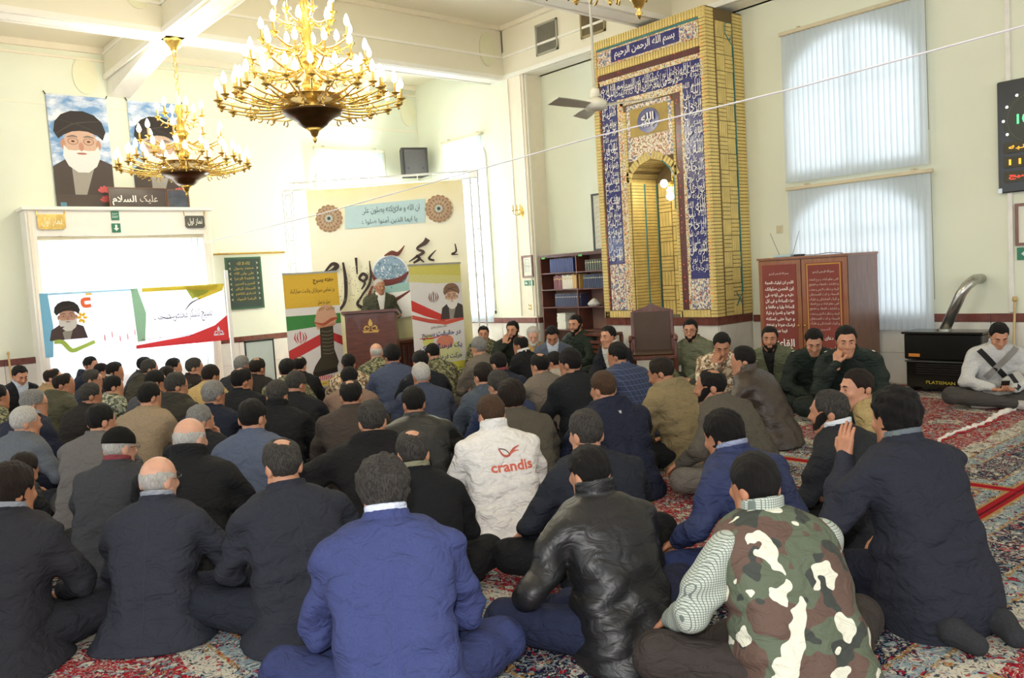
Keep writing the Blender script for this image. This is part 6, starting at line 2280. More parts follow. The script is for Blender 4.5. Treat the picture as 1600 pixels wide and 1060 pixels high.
    for sd in (-1, 1):
        ear = ellip((x * math.cos(0.35 * sd) - y * math.sin(0.35 * sd), x * math.sin(0.35 * sd) + y * math.cos(0.35 * sd), z), (sd * 0.079, -0.020 + 0.028 * 0, -0.003), (0.011, 0.021, 0.034))
        f = smin(f, ear, 0.008)
    neckb = np.array([0, yn - 0.01, 0.575 * th + dz])
    nk = Hc + R @ np.array([0, -0.022, -0.06])
    f = smin(f, cone(Ph, nk, neckb, 0.056 * (1 + (w - 1) * 0.5), 0.064 * (1 + (w - 1) * 0.5)), 0.025)
    vq = [surface(np.ascontiguousarray(f, dtype=F32), axh)]
    for (sd, S, E, W, dv, nv, cu) in arms:
        vis = g('hands', 0)
        hv = 0.0046 if vis and lod < 2 else (0.006 if vis else 0.010)
        W_ = np.array(W)
        dvn = np.array(dv, float) / np.linalg.norm(dv)
        c0 = W_ + dvn * 0.08
        a3, P3 = grid(c0 - 0.13, c0 + 0.13, hv)
        vq.append(surface(np.ascontiguousarray(hand_field(P3, W_, dv, nv, 1.0, sd, cu), dtype=F32), a3))
    off = 0
    VV, QQ = [], []
    offs = []
    for v, q_ in vq:
        VV.append(v)
        QQ.append(q_ + off)
        offs.append(off)
        off += len(v)
    VA = np.concatenate(VV)
    # limbs under the clothes join the hands to the neck, so that the body is one surface
    extra_v, extra_q = [], []
    c0 = VA[QQ[0]].mean(1)
    used = []
    for i_, (sd, S, E, W, dv, nv, cu) in enumerate(arms):
        tgt = neckb + np.array([sd * 0.05, 0, -0.05])
        dd = np.linalg.norm(c0 - tgt, axis=1)
        for u_ in used:
            dd[u_] = 9
        a_ = int(np.argmin(dd))
        qa = QQ[0][a_]
        near = np.nonzero(np.isin(QQ[0], qa).any(1))[0]
        used += list(near)
        dvn = np.array(dv, float) / np.linalg.norm(dv)
        ch_ = VA[QQ[i_ + 1]].mean(1)
        b_ = int(np.argmin(np.linalg.norm(ch_ - (np.array(W) - dvn * 0.055), axis=1)))
        qb = QQ[i_ + 1][b_]
        QQ[i_ + 1] = np.delete(QQ[i_ + 1], b_, 0)
        path = [np.array(S) * 0.9 + np.array([0, 0, -0.02]), np.array(E), np.array(E) * 0.2 + np.array(W) * 0.8]
        ring = list(qa)
        used_q = a_
        prev = list(qa)
        dirp = path[0] - VA[qa].mean(0)
        for k_, p_ in enumerate(path):
            nxt = (path[k_ + 1] if k_ + 1 < len(path) else np.array(W)) - p_
            dirv = nxt / (np.linalg.norm(nxt) + 1e-9)
            cen = VA[qa].mean(0)
            u1 = VA[qa[0]] - cen
            u1 = u1 - dirv * (u1 @ dirv)
            u1 /= np.linalg.norm(u1) + 1e-9
            u2 = np.cross(dirv, u1)
            nq_ = np.cross(VA[qa[1]] - VA[qa[0]], VA[qa[2]] - VA[qa[0]])
            sg = 1 if nq_ @ dirp > 0 else -1
            idn = []
            for m_ in range(4):
                a2 = sg * m_ * PI / 2
                extra_v.append(p_ + (u1 * math.cos(a2) + u2 * math.sin(a2)) * 0.030)
                idn.append(off + len(extra_v) - 1)
            for m_ in range(4):
                extra_q.append((prev[m_], prev[(m_ + 1) % 4], idn[(m_ + 1) % 4], idn[m_]))
            prev = idn
        best = None
        ev = np.array(extra_v)
        pv = ev[np.array(prev) - off]
        for rev in (0, 1):
            o_ = list(qb)[::-1] if rev else list(qb)
            for sh in range(4):
                o2 = o_[sh:] + o_[:sh]
                c_ = np.linalg.norm(VA[o2] - pv, axis=1).sum()
                if best is None or c_ < best[0]:
                    best = (c_, o2)
        for m_ in range(4):
            extra_q.append((prev[m_], prev[(m_ + 1) % 4], best[1][(m_ + 1) % 4], best[1][m_]))
        QQ[0][a_] = -1
    q0 = QQ[0][(QQ[0] >= 0).all(1)]
    allq = np.concatenate([q0] + QQ[1:] + [np.array(extra_q)])
    link('body', fast_mesh('body', np.concatenate([VA, np.array(extra_v)]), allq, sk), root)
    # ---------------- hair, beard, cap
    st, hc_ = g('hair', ('short', 'k'))
    hm = HAIR[hc_]
    n1 = np.sin(70 * x + 40 * y + 55 * z + ph[0]) * np.sin(60 * y - 45 * z + 30 * x + ph[1])
    n2 = np.sin(190 * x + 60 * z + ph[2] + 3 * np.sin(30 * y)) * np.sin(160 * y + 50 * z + ph[3])
    n3 = np.sin(150 * x + 35 * z + 4 * np.sin(22 * y + ph[4]) + ph[5])
    skull = smin(cran, facee + 0.004, 0.035)
    if st != 'none':
        yk, zk_ = HAIRLINE['long' if st in ('long', 'curly') else 'short']
        zl = np.interp(y, yk, zk_).astype(F32)
        t0 = {'short': 0.0075, 'buzz': 0.004, 'thick': 0.013, 'long': 0.016, 'curly': 0.019, 'bald': 0.006, 'thin': 0.007, 'reced': 0.008}[st]
        zl = zl + np.where(y > 0.0, 0.024 * np.exp(-((np.abs(x) - 0.048) / 0.016) ** 2), 0).astype(F32) - np.where((y > -0.004) & (y < 0.022) & (np.abs(x) > 0.055), 0.014, 0).astype(F32)
        if st in ('reced', 'thin'):
            zl = np.where(y > 0.0, zl + np.clip(y, 0, 0.1) * 0.30, zl)
        e = (z - zl) + 0.005 * n1
        tp = np.clip(e / (0.05 if st in ('curly', 'long', 'thick') else 0.06), -0.5, 1)
        if st == 'bald':
            zu = np.interp(y, [-.13, -.08, -.02, .04, .1], [.045, .052, .045, .03, .0]).astype(F32)
            tp = np.minimum(tp * 1.6, np.clip((zu - z + 0.006 * n1) / 0.03, -0.5, 1))
        if st == 'thin':
            dc = np.sqrt(x ** 2 + (y + 0.045) ** 2 + (z - 0.125) ** 2)
            tp = np.minimum(tp, np.clip((dc - 0.036 + 0.012 * n1 + 0.006 * n2) / 0.045, -0.5, 1))
        if st == 'reced':
            dc = np.sqrt(x ** 2 + (y - 0.085) ** 2 + (z - 0.115) ** 2)
            tp = np.minimum(tp, np.clip((dc - 0.045 + 0.006 * n1) / 0.03, -0.5, 1))
        for sd in (-1, 1):
            de = np.sqrt(((x - sd * 0.08) / 1.2) ** 2 + (y - 0.004) ** 2 + ((z + 0.006) / 1.25) ** 2)
            tp = np.minimum(tp, np.clip((de - 0.022) / 0.014, -0.5, 1))
        tp = np.where(tp > 0, np.sqrt(np.maximum(tp, 0)), tp)
        topb = 1 + np.clip((z - 0.02) / 0.09, 0, 1) * (0.55 if st in ('thick', 'curly', 'long') else 0.9)
        t0f = t0 * (1 - 0.45 * np.clip((y - 0.02) / 0.08, 0, 1)) if st not in ('curly', 'thick') else t0
        hf = skull - (t0f * topb + 0.001) * tp + 0.0012
        hf = hf + ((0.0055 if st == 'curly' else 0.0018) * n1 + (0.0026 if st in ('curly', 'long', 'thick') else 0.0014) * n2 + 0.0016 * n3 + (0.005 * (np.abs(np.sin(55 * x + 3 * np.sin(40 * z + ph[1]) + ph[0]) * np.sin(50 * z + 2.5 * np.sin(45 * y))) - 0.4) if st == 'curly' else 0)) * np.clip(tp, 0, 1)
        hf = np.maximum(hf, -0.098 - z)
        blob('hair', hf, axh, hm, root)
    if g('cap'):
        cf = ellip(Q, (0, -0.014, 0.040), (0.088, 0.108, 0.098)) + 0.0012 * n1
        cf = smax(cf, (0.030 - 0.12 * y) - z, 0.008)
        blob('knit_cap', cf, axh, cloth(g('cap')), root)
    if g('beard') and g('beard')[0] != 'stub':
        bs, bcol = g('beard')
        tb_ = {'full': 0.0058, 'stub': 0.0022, 'long': 0.018}[bs]
        zb = np.interp(y, [-.03, .02, .05, .07, .095, .12], [.025, .012, -.014, -.036, -.040, -.038]).astype(F32)
        bt = np.clip((zb - z + 0.004 * n1) / 0.03, -0.5, 1)
        bt = np.minimum(bt, np.clip((y + 0.024 + 0.25 * (z + 0.03)) / 0.026, -0.5, 1))
        dm = np.sqrt((x / 2.0) ** 2 + ((z + 0.062) / 0.8) ** 2)
        bt = np.minimum(bt, np.clip((dm - 0.010) / 0.010, -0.5, 1))
        jaw = smin(smin(cran, facee, 0.035), cone(Q, (0, 0.062, -0.098), (0, 0.066, -0.1), 0.022, 0.022), 0.03)
        bf = jaw - (tb_ + 0.002) * bt + 0.001 + 0.001 * n2
        bf = np.maximum(bf, -0.125 - (0.02 if bs == 'long' else 0) - z)
        blob('beard', bf, axh, HAIR[bcol], root)
    if g('front'):
        Rm = Matrix([list(map(float, r)) for r in R])
        for sd in (-1, 1):
            eb = MB()
            eb.tube([(sd * 0.014, 0.092, 0.031), (sd * 0.030, 0.093, 0.038), (sd * 0.048, 0.080, 0.033)], [0.004, 0.005, 0.0025], 6)
            eb.v = [tuple(Vector(Hc) + Rm @ Vector(v)) for v in eb.v]
            eb.build('eyebrow', HAIR['k' if hc_ not in 'w' else 'w'], root)
            ey = MB().lathe([(0.001, -0.0085), (0.006, -0.006), (0.0085, 0), (0.006, 0.006), (0.001, 0.0085)], 10)
            ey.v = [tuple(Vector(Hc) + Rm @ (Vector((v[0] * 1.15, v[1] * 0.8, v[2] * (0.45 if g('hp', 6) < 20 else 0.2))) + Vector((sd * 0.031, 0.0855, 0.011)))) for v in ey.v]
            ey.build('eye', mat('eye_dark', '#2a1d18', 0.25), root)
    if g('glasses'):
        Rm = Matrix([list(map(float, r)) for r in R])
        gl = MB()
        for sd in (-1, 1):
            gl.tube([(sd * 0.032 + 0.024 * math.cos(t), 0.106, 0.010 + 0.017 * math.sin(t)) for t in np.linspace(0, 2 * PI, 13)], 0.0017, 5)
            gl.tube([(sd * 0.056, 0.104, 0.016), (sd * 0.084, 0.05, 0.014), (sd * 0.086, -0.02, 0.010)], 0.0022, 5)
        gl.tube([(-0.01, 0.110, 0.014), (0.01, 0.110, 0.014)], 0.0017, 5)
        gl.v = [tuple(Vector(Hc) + Rm @ Vector(v)) for v in gl.v]
        gl.build('glasses', mat('spectacle_frame', '#2a2826', 0.3, 0.5), root)
    # ---------------- shirt
    if g('shirt'):
        sm = cloth(g('shirt'))
        hs_ = 0.0075
        lo = [-0.12, yn - 0.12, 0.54 * th + dz]
        hi = [0.12, yn + 0.14, 0.70 * th + dz]
        a4, P4 = grid(lo, hi, hs_)
        X4, Y4, Z4 = P4
        cr4 = np.sqrt(X4 ** 2 + ((Y4 - yn) * 1.02) ** 2)
        z04 = ((0.624 if ctype in ('stand', 'fur') else 0.610) * th + dz) - 0.30 * (Y4 - yn) + (0.016 if ctype in ('suit', 'crew', 'none') else 0.012)
        r4 = np.sqrt(np.maximum(np.abs(cr4 - 0.066) - 0.003, 0) ** 2 + np.maximum(np.abs(Z4 - z04) - 0.022, 0) ** 2) - 0.0075
        blob('shirt_collar', r4, a4, sm, root)
    if g('shirtfront'):
        wd, zb0 = 0.075, 0.25
        lo = [-0.12, 0.0, (0.16) * th + dz]
        hi = [0.12, lean + 0.30, 0.66 * th + dz]
        a4, P4 = grid(lo, hi, 0.011)
        X4, Y4, Z4 = P4
        z4 = (Z4 - dz) / th
        A4, B4 = fa_(z4) * w, fb_(z4) * (1 + (w - 1) * 0.8)
        Yc4 = Y4 - yc(np.clip(z4, 0, 1))
        q4 = (np.abs(X4 / A4) ** ex + np.abs(Yc4 / B4) ** ex) ** (1 / ex)
        t4 = (q4 - 1) * np.minimum(A4, B4) * 0.9 - 0.010
        t4 = smax(t4, z4 - 0.628, 0.015)
        wedge = np.abs(X4) - np.clip((z4 - 0.20) * 0.19, 0.004, wd)
        blob('shirt_front', np.maximum(np.maximum(t4, wedge), 0.02 - Yc4), a4, cloth(g('shirtfront')), root)
    ex_ = g('extra')
    if ex_:
        ex_(root, jf, ax, dz, Hc, R)
    return root


def back_bvh(root, name='jacket'):
    for c in root.children:
        if c.name.split('.')[0] == name:
            me = c.data
            return BVHTree.FromPolygons([v.co[:] for v in me.vertices], [tuple(p.vertices) for p in me.polygons])
    return None


def drape(root, name, prn, cx, cz, part='jacket', lift=0.0025, front=False):
    """lay a flat print onto the back (or front) of a garment"""
    bv = back_bvh(root, part)
    vs = []
    sg = -1 if not front else 1
    for (a, b, k) in prn.v:
        px = (cx + a) if not front else (cx - a)
        hit = bv.ray_cast(Vector((px, sg * 1.0, cz + b)), Vector((0, -sg, 0)))
        yy = hit[0].y if hit[0] is not None else 0
        vs.append((px, yy + sg * (lift + 0.0004 * k), cz + b))
    return link(name, mesh_from(name, vs, prn.f, prn.mats, prn.m), root)

# ------------------------------------------------------------------ the people, head positions on plan in metres
PEOPLE = [
    dict(label='grey bearded speaker in an olive jacket standing behind the lectern', x=6.8, y=11.05, face=-160, s=1.0, lean=0.06, top='smooth:#4a4c34', hair=('buzz', 'w'), lod=1, pose='stand', pants='smooth:#33362a', front=1, beard=('stub', 'w'), hy=14, armR='stand', armL='stand', shirtfront='smooth:#d9d6cc', hands=1),
    dict(label='man in a navy hooded coat near the doorway banner', x=2.929, y=12.274, face=109.1, s=0.99, lean=0.18, top='smooth:#20283c', hair=('short', 'k'), lod=2, pants='wool:#17181b', hood=1, hy=-25),
    dict(label='bearded man in a patterned jacket half hidden behind the roll-up banner', x=7.75, y=9.75, face=-140, s=1.0, lean=0.15, top='camo:olive', hair=('short', 'k'), lod=1, pants='camo:olive', front=1, beard=('stub', 'k')),
    dict(label='bearded man in a dark green uniform raising a hand to his face at the pier', x=7.789, y=9.12, face=-150, s=1.086, lean=0.14, top='smooth:#232d22', hair=('short', 'k'), lod=1, pants='smooth:#1f281f', front=1, beard=('full', 'k'), hy=-30, armR=((0.26, 0.16, 0.3), (0.14, 0.3, 0.52), (-0.15, 0.05, 1), (-0.6, -0.8, 0), 0.3), hands=1, hp=8),
    dict(label='bearded officer in a dark green uniform sitting tall before the bookcase', x=8.435, y=8.48, face=-95, s=1.12, lean=0.08, top='smooth:#222e22', hair=('short', 'k'), lod=1, pants='smooth:#1f281f', front=1, beard=('full', 'k'), hy=10, epau='#b9b23c'),
    dict(label='black haired man mostly hidden behind the olive brown hood', x=3.493, y=11.837, face=98.3, s=0.923, lean=0.2, top='wool:#2f3133', hair=('thick', 'k'), lod=2, pants='wool:#17181b'),
    dict(label='man in a black suit facing the camera and looking down at the far left', x=1.971, y=11.678, face=165, s=1.0, lean=0.14, top='wool:#202125', hair=('short', 'k'), lod=1, pants='wool:#17181b', front=1, hp=26, shirtfront='smooth:#b9c4d4', shirt='smooth:#b9c4d4', beard=('stub', 'k')),
    dict(label='black haired man in a dark sweater beside the navy hooded coat', x=2.9, y=11.645, face=92.9, s=0.916, lean=0.2, top='knit:#25262c', hair=('short', 'k'), lod=2, pants='wool:#17181b', hy=-15),
    dict(label='young black haired man in a dark maroon jacket facing right', x=2.894, y=11.006, face=87.6, s=0.962, lean=0.2, top='wool:#3a2328', hair=('thick', 'k'), lod=2, pants='wool:#17181b', hy=-20, beard=('stub', 'k'), shirt='smooth:#c9c6c0'),
    dict(label='balding man in a tan coat behind the olive parka', x=2.195, y=10.963, face=89.5, s=0.98, lean=0.2, top='wool:#a5834f', hair=('thin', 'b'), lod=2, pants='wool:#17181b'),
    dict(label='white bearded old man in a tan suit and yellow shirt', x=7.558, y=8.425, face=-140, s=1.008, lean=0.12, top='wool:#9a7a4a', hair=('thick', 'w'), lod=1, pants='wool:#6a5536', front=1, beard=('long', 'w'), skin=2, hp=16, shirtfront='smooth:#c79a2e'),
    dict(label='black haired young man facing right under the long banner', x=3.567, y=10.881, face=80.1, s=0.934, lean=0.2, top='wool:#2a2428', hair=('thick', 'k'), lod=2, pants='wool:#17181b', hy=-28, shirt='smooth:#7a3038'),
    dict(label='man in an olive brown hooded jacket below the long banner', x=3.132, y=10.431, face=80.5, s=1.005, lean=0.2, top='smooth:#413b2c', hair=('short', 's'), lod=2, pants='wool:#17181b', hood=1, cut='thick'),
    dict(label='man in a grey blue suit bowing his head beside the white bearded man', x=7.348, y=7.821, face=-135, s=1.062, lean=0.18, top='wool:#566072', hair=('short', 'k'), lod=1, pants='wool:#454d5c', front=1, hp=34, shirtfront='smooth:#c3cbd8', shirt='smooth:#c3cbd8'),
    dict(label='grey haired man in a dark brown jacket right of the long banner', x=3.486, y=9.917, face=68.3, s=0.995, lean=0.18, top='wool:#2c2422', hair=('short', 's'), lod=2, pants='wool:#17181b', hy=-24),
    dict(label='white haired bald man in a camouflage uniform before the lectern', x=5.394, y=8.956, face=23.9, s=1.0, lean=0.16, top='camo:olive', hair=('bald', 'w'), lod=2, pants='camo:olive', skin=2),
    dict(label='bearded man with glasses in an olive jacket beside the wooden armchair', x=8.267, y=6.316, face=-95, s=1.06, lean=0.12, top='smooth:#6a6e4e', hair=('short', 'k'), lod=1, pants='smooth:#45483a', front=1, beard=('full', 'k'), glasses=1, hy=22, armR='lap', hands=1),
    dict(label='white haired man far back beside the glass panel', x=3.857, y=9.413, face=59.5, s=0.996, lean=0.18, top='wool:#2c2f38', hair=('short', 'g'), lod=2, pants='wool:#17181b'),
    dict(label='dark haired man with glasses in a navy jacket behind the brown jacket', x=2.415, y=10.106, face=74.5, s=0.975, lean=0.2, top='smooth:#222b40', hair=('short', 's'), lod=2, pants='wool:#17181b', glasses=1, hy=-22),
    dict(label='man in a dark suit looking left before the mihrab plinth', x=7.438, y=6.926, face=-85, s=1.05, lean=0.14, top='wool:#22252e', hair=('short', 'k'), lod=1, pants='wool:#17181b', front=1, hy=8, shirtfront='smooth:#c9c8c0', shirt='smooth:#c9c8c0'),
    dict(label='brown haired man partly hidden left of the dark olive hood', x=3.013, y=9.432, face=66.1, s=0.968, lean=0.2, top='wool:#2b2c30', hair=('short', 'b'), lod=2, pants='wool:#17181b', hy=-20),
    dict(label='balding man in a black jacket with a white shirt collar', x=6.534, y=7.526, face=-2.9, s=1.01, lean=0.17, top='wool:#191a1d', hair=('thin', 'k'), lod=2, pants='wool:#17181b', shirt='smooth:#e6e6e2'),
    dict(label='balding man in an olive green hooded parka at the left', x=2.021, y=9.622, face=71.7, s=1.025, lean=0.22, top='smooth:#4d4a30', hair=('thin', 'b'), lod=2, pants='wool:#2c2c28', hood=1, w=1.12, cut='thick', hy=-20),
    dict(label='man in a camouflage uniform sitting before the white roll-up banner', x=5.652, y=8.108, face=13.3, s=0.987, lean=0.22, top='camo:olive', hair=('reced', 'k'), lod=2, pants='camo:olive', hp=18),
    dict(label='grey haired man in a taupe suit right of the white roll-up banner', x=5.888, y=7.515, face=5.2, s=1.062, lean=0.16, top='wool:#6e6355', hair=('short', 'g'), lod=2, pants='wool:#4a433a'),
    dict(label='balding man in a black jacket in front of the boot banner', x=4.359, y=8.958, face=41.0, s=0.937, lean=0.18, top='wool:#1d1d20', hair=('thin', 'k'), lod=2, pants='wool:#17181b', w=1.04),
    dict(label='balding man in a dark brown coat at the back left of the lectern', x=3.766, y=8.773, face=48.1, s=1.01, lean=0.18, top='wool:#2b2624', hair=('thin', 'b'), lod=2, pants='wool:#17181b', w=1.06),
    dict(label='dark haired man in a tan camouflage jacket left of the lectern front', x=4.668, y=8.367, face=31.7, s=0.957, lean=0.2, top='camo:desert', hair=('short', 'k'), lod=2, pants='camo:desert'),
    dict(label='man in a camouflage jacket half hidden before the boot banner', x=3.815, y=8.131, face=42.8, s=1.019, lean=0.2, top='camo:olive', hair=('short', 'k'), lod=2, pants='camo:olive'),
    dict(label='man in a camouflage jacket cut off by the left edge', x=1.366, y=9.251, face=70.5, s=1.0, lean=0.2, top='camo:olive', hair=('short', 'k'), lod=2, pants='camo:olive'),
    dict(label='man in a mustard yellow jacket near the banner pole', x=3.175, y=8.589, face=53.7, s=1.024, lean=0.28, top='smooth:#c2a04e', hair=('short', 'b'), lod=2, pants='wool:#17181b', w=1.05, hp=16),
    dict(label='black haired man in a pale green camouflage jacket at the left', x=2.367, y=9.105, face=62.8, s=0.959, lean=0.2, top='camo:grey', hair=('short', 'k'), lod=2, pants='camo:grey', hy=-16),
    dict(label='black haired man in a blue grey suit before the lectern', x=4.873, y=7.762, face=23.6, s=1.069, lean=0.14, top='wool:#48536e', hair=('thick', 'k'), lod=2, pants='wool:#363e52', w=1.08),
    dict(label='dark haired man in a grey shirt behind the beige sweater', x=2.573, y=8.411, face=58.7, s=1.038, lean=0.2, top='wool:#4a4d55', hair=('short', 'k'), lod=2, pants='wool:#17181b', hy=-18),
    dict(label='bearded man in an olive jacket and black shirt before the cabinet', x=7.767, y=4.904, face=-98, s=1.025, lean=0.16, top='smooth:#5d6344', hair=('short', 'k'), lod=1, pants='smooth:#23261f', front=1, beard=('full', 'k'), hy=22, shirtfront='smooth:#17181a', epau='#d8d2a8', hands=1),
    dict(label='man in a white sweater with a shoulder bag sitting by the heater', x=8.62, y=2.98, face=-122, s=1.0, lean=0.2, top='knit:#c6c6c2', hair=('short', 'k'), lod=1, pants='wool:#4a4540', front=1, hp=32, armR=((0.29, 0.22, 0.26), (0.09, 0.36, 0.2), (-0.7, 0.6, -0.1), (0, -0.2, 1), 0.5), armL=((-0.29, 0.22, 0.26), (-0.09, 0.36, 0.2), (0.7, 0.6, -0.1), (0, -0.2, 1), 0.5), hands=1, socks='knit:#b9b2a8', collar='crew', topname='sweater', knee=0.42, bag=1, shirt='smooth:#b9c3d2'),
    dict(label='dark haired man in a black blazer between the blue suit and camouflage', x=4.815, y=7.137, face=20.5, s=1.025, lean=0.2, top='wool:#1b1e27', hair=('short', 'k'), lod=2, pants='wool:#17181b'),
    dict(label='man in a dark green uniform looking down with hands between his knees', x=7.587, y=4.297, face=-122, s=1.043, lean=0.26, top='smooth:#1d2a22', hair=('short', 'k'), lod=1, pants='smooth:#1b2620', front=1, hp=30, armR=((0.28, 0.26, 0.26), (0.05, 0.4, 0.15), (-0.5, 0.5, -0.6), (0, -0.3, -1), 0.4), armL=((-0.28, 0.26, 0.26), (-0.05, 0.42, 0.14), (0.5, 0.5, -0.6), (0, -0.3, -1), 0.4), hands=1, epau='#dfe0cc', beard=('stub', 'k')),
    dict(label='young soldier in desert camouflage resting his face on his hand', x=7.008, y=4.974, face=-128, s=1.05, lean=0.26, top='camo:desert', hair=('short', 'k'), lod=1, pants='camo:desert', front=1, hp=30, armR=((0.2, 0.3, 0.28), (0.085, 0.385, 0.5), (-0.25, -0.05, 1), (-0.6, -0.8, 0), 0.35), hands=1),
    dict(label='grey black haired man in a dark brown jacket at the left', x=1.957, y=8.309, face=57.8, s=0.992, lean=0.2, top='wool:#2b2724', hair=('short', 's'), lod=2, pants='wool:#17181b', hy=-14),
    dict(label='grey haired man with glasses in a navy suit at the left', x=1.433, y=7.96, face=60.7, s=1.034, lean=0.2, top='wool:#23273a', hair=('short', 'g'), lod=2, pants='wool:#1a2032', glasses=1, hy=-20, shirt='smooth:#9aa2ae'),
    dict(label='grey black haired man with glasses in a dark olive hooded jacket', x=2.556, y=7.776, face=50.6, s=1.052, lean=0.2, top='smooth:#38342a', hair=('short', 's'), lod=2, pants='wool:#17181b', hood=1, cut='thick', glasses=1, hy=-22),
    dict(label='man in a dark green uniform holding a hand to his mouth', x=7.221, y=3.773, face=-108, s=1.122, lean=0.26, top='smooth:#1c2923', hair=('short', 'k'), lod=1, pants='smooth:#1b2620', w=1.05, front=1, hy=16, hp=12, armR=((0.22, 0.34, 0.27), (0.06, 0.395, 0.5), (-0.05, -0.1, 1), (-0.5, -0.8, 0), 0.7), hands=1, epau='#e6e6d8', beard=('stub', 'k')),
    dict(label='black haired man with thin crown in a black jacket left of centre', x=2.993, y=7.335, face=43.6, s=1.075, lean=0.2, top='wool:#1b1d22', hair=('thin', 'k'), lod=2, pants='wool:#17181b', hy=-20, w=1.05),
    dict(label='dark haired man in a pale jacket mostly hidden in the middle right', x=5.78, y=6.147, face=8.1, s=0.923, lean=0.22, top='wool:#a39a8a', hair=('short', 'k'), lod=2, pants='wool:#17181b', hp=18),
    dict(label='dark haired man in a dark blue jacket with a red collar', x=5.174, y=6.306, face=14.0, s=0.985, lean=0.2, top='wool:#232b3f', hair=('short', 'k'), lod=2, pants='wool:#17181b', shirt='smooth:#8a3436', hp=14),
    dict(label='man in a navy checked blazer in front of the wooden armchair', x=5.842, y=5.338, face=4.6, s=1.05, lean=0.18, top='check:#2b3450', hair=('short', 'k'), lod=2, pants='wool:#17181b', w=1.1, hy=6),
    dict(label='dark haired man in a pinkish tan jacket in the middle rows', x=3.851, y=6.913, face=30.9, s=0.972, lean=0.2, top='wool:#8f6f5a', hair=('short', 'k'), lod=2, pants='wool:#17181b'),
    dict(label='black haired man in a beige sweater left of the middle', x=2.164, y=7.279, face=48.7, s=1.04, lean=0.2, top='knit:#9a8260', hair=('short', 'k'), lod=2, pants='wool:#2c2c30', collar='crew', topname='sweater', w=1.04, hy=-10, cut='thin'),
    dict(label='brown haired man in a black jacket bowing his head', x=3.235, y=6.754, face=36.2, s=1.031, lean=0.25, top='wool:#1e1f23', hair=('short', 's'), lod=2, pants='wool:#17181b', hp=22, hy=-15),
    dict(label='man with thinning hair in a taupe grey suit in the middle right', x=5.15, y=5.678, face=12.5, s=1.01, lean=0.2, top='wool:#75695c', hair=('thin', 'k'), lod=2, pants='wool:#4c443c'),
    dict(label='white haired man in a slate blue suit in the middle', x=4.199, y=6.23, face=23.8, s=1.0, lean=0.18, top='wool:#3d455c', hair=('short', 'w'), lod=2, pants='wool:#2f3547', w=1.05),
    dict(label='dark haired man in a black sweater in the middle right', x=4.96, y=5.083, face=11.0, s=1.105, lean=0.2, top='knit:#1d2024', hair=('short', 'k'), lod=2, pants='wool:#17181b', collar='crew', topname='sweater', w=1.06, hy=6),
    dict(label='grey haired man in a navy coat left of the black jackets', x=2.509, y=6.756, face=42.6, s=1.038, lean=0.2, top='wool:#1c2233', hair=('short', 'g'), lod=2, pants='wool:#17181b', hy=-12),
    dict(label='black haired man in a brown leather jacket at the right of centre', x=6.038, y=4.085, face=-7.8, s=1.02, lean=0.2, top='leather:#3f3024', hair=('short', 'k'), lod=2, pants='wool:#17181b', w=1.08, hy=8, collar='stand'),
    dict(label='white haired man in a grey sweater near the left edge', x=1.193, y=7.02, face=52.1, s=1.0, lean=0.24, top='knit:#5d636c', hair=('short', 'w'), lod=1, pants='wool:#2c2e36', collar='crew', topname='sweater', hy=-14, armR='wide', skin=0),
    dict(label='brown haired man in a slate suit behind the navy blazer', x=4.38, y=5.555, face=19.6, s=1.01, lean=0.18, top='wool:#45505e', hair=('short', 'b'), lod=1, pants='wool:#363f4a'),
    dict(label='man with greying brown hair in a plain black jacket in the middle rows', x=2.808, y=6.206, face=36.2, s=1.032, lean=0.2, top='wool:#1c1c1e', hair=('short', 's'), lod=1, pants='wool:#17181b', collar='stand'),
    dict(label='man in a khaki hooded parka right of the checked blazer', x=5.087, y=4.192, face=4.1, s=1.04, lean=0.26, top='smooth:#8a7648', hair=('short', 'b'), lod=1, pants='wool:#17181b', hood=1, w=1.12, cut='thick', hp=20, hy=10),
    dict(label='grey haired man in a dark blue blazer above the white jacket', x=4.083, y=4.992, face=20.1, s=1.01, lean=0.2, top='wool:#2c3a5e', hair=('short', 's'), lod=1, pants='wool:#17181b'),
    dict(label='dark haired man in a taupe jacket behind the knit cap man', x=1.537, y=6.318, face=45.5, s=1.02, lean=0.2, top='wool:#68635f', hair=('short', 'k'), lod=1, pants='wool:#3a3834', hy=-12, flare=0.1),
    dict(label='black haired man in a brown jacket behind the black hooded coat', x=3.122, y=5.596, face=30.5, s=1.03, lean=0.2, top='wool:#453a32', hair=('thin', 'k'), lod=1, pants='wool:#17181b', w=1.08),
    dict(label='grey haired balding man in a dark jacket resting his chin on his hand', x=2.069, y=5.869, face=30, s=0.959, lean=0.22, top='wool:#1f2024', hair=('reced', 'g'), lod=1, pants='wool:#17181b', hy=-35, armR=((0.24, 0.22, 0.27), (0.1, 0.33, 0.53), (-0.3, 0.0, 1), (-0.5, -0.8, 0), 0.6), hands=1),
    dict(label='balding man in a grey olive suit leaning to the left', x=4.743, y=3.477, face=-2.3, s=1.02, lean=0.27, top='wool:#5a5346', hair=('thin', 'k'), lod=1, pants='wool:#6e675c', w=1.06, beard=('full', 'k'), armL='wide', knee=0.42, hy=14),
    dict(label='man in a black leather jacket sitting behind the black hooded coat man', x=3.225, y=4.905, face=26.8, s=1.0, lean=0.2, top='leather:#1e201f', hair=('short', 'k'), lod=1, pants='wool:#17181b', collar='suit', w=1.06, armR='wide'),
    dict(label='brown haired man in a navy padded hooded jacket', x=4.235, y=4.019, face=16.5, s=1.03, lean=0.18, top='smooth:#1b2138', hair=('short', 'l'), lod=1, pants='wool:#17181b', hood=1, w=1.12, cut='thick', quilt=0, mark=1),
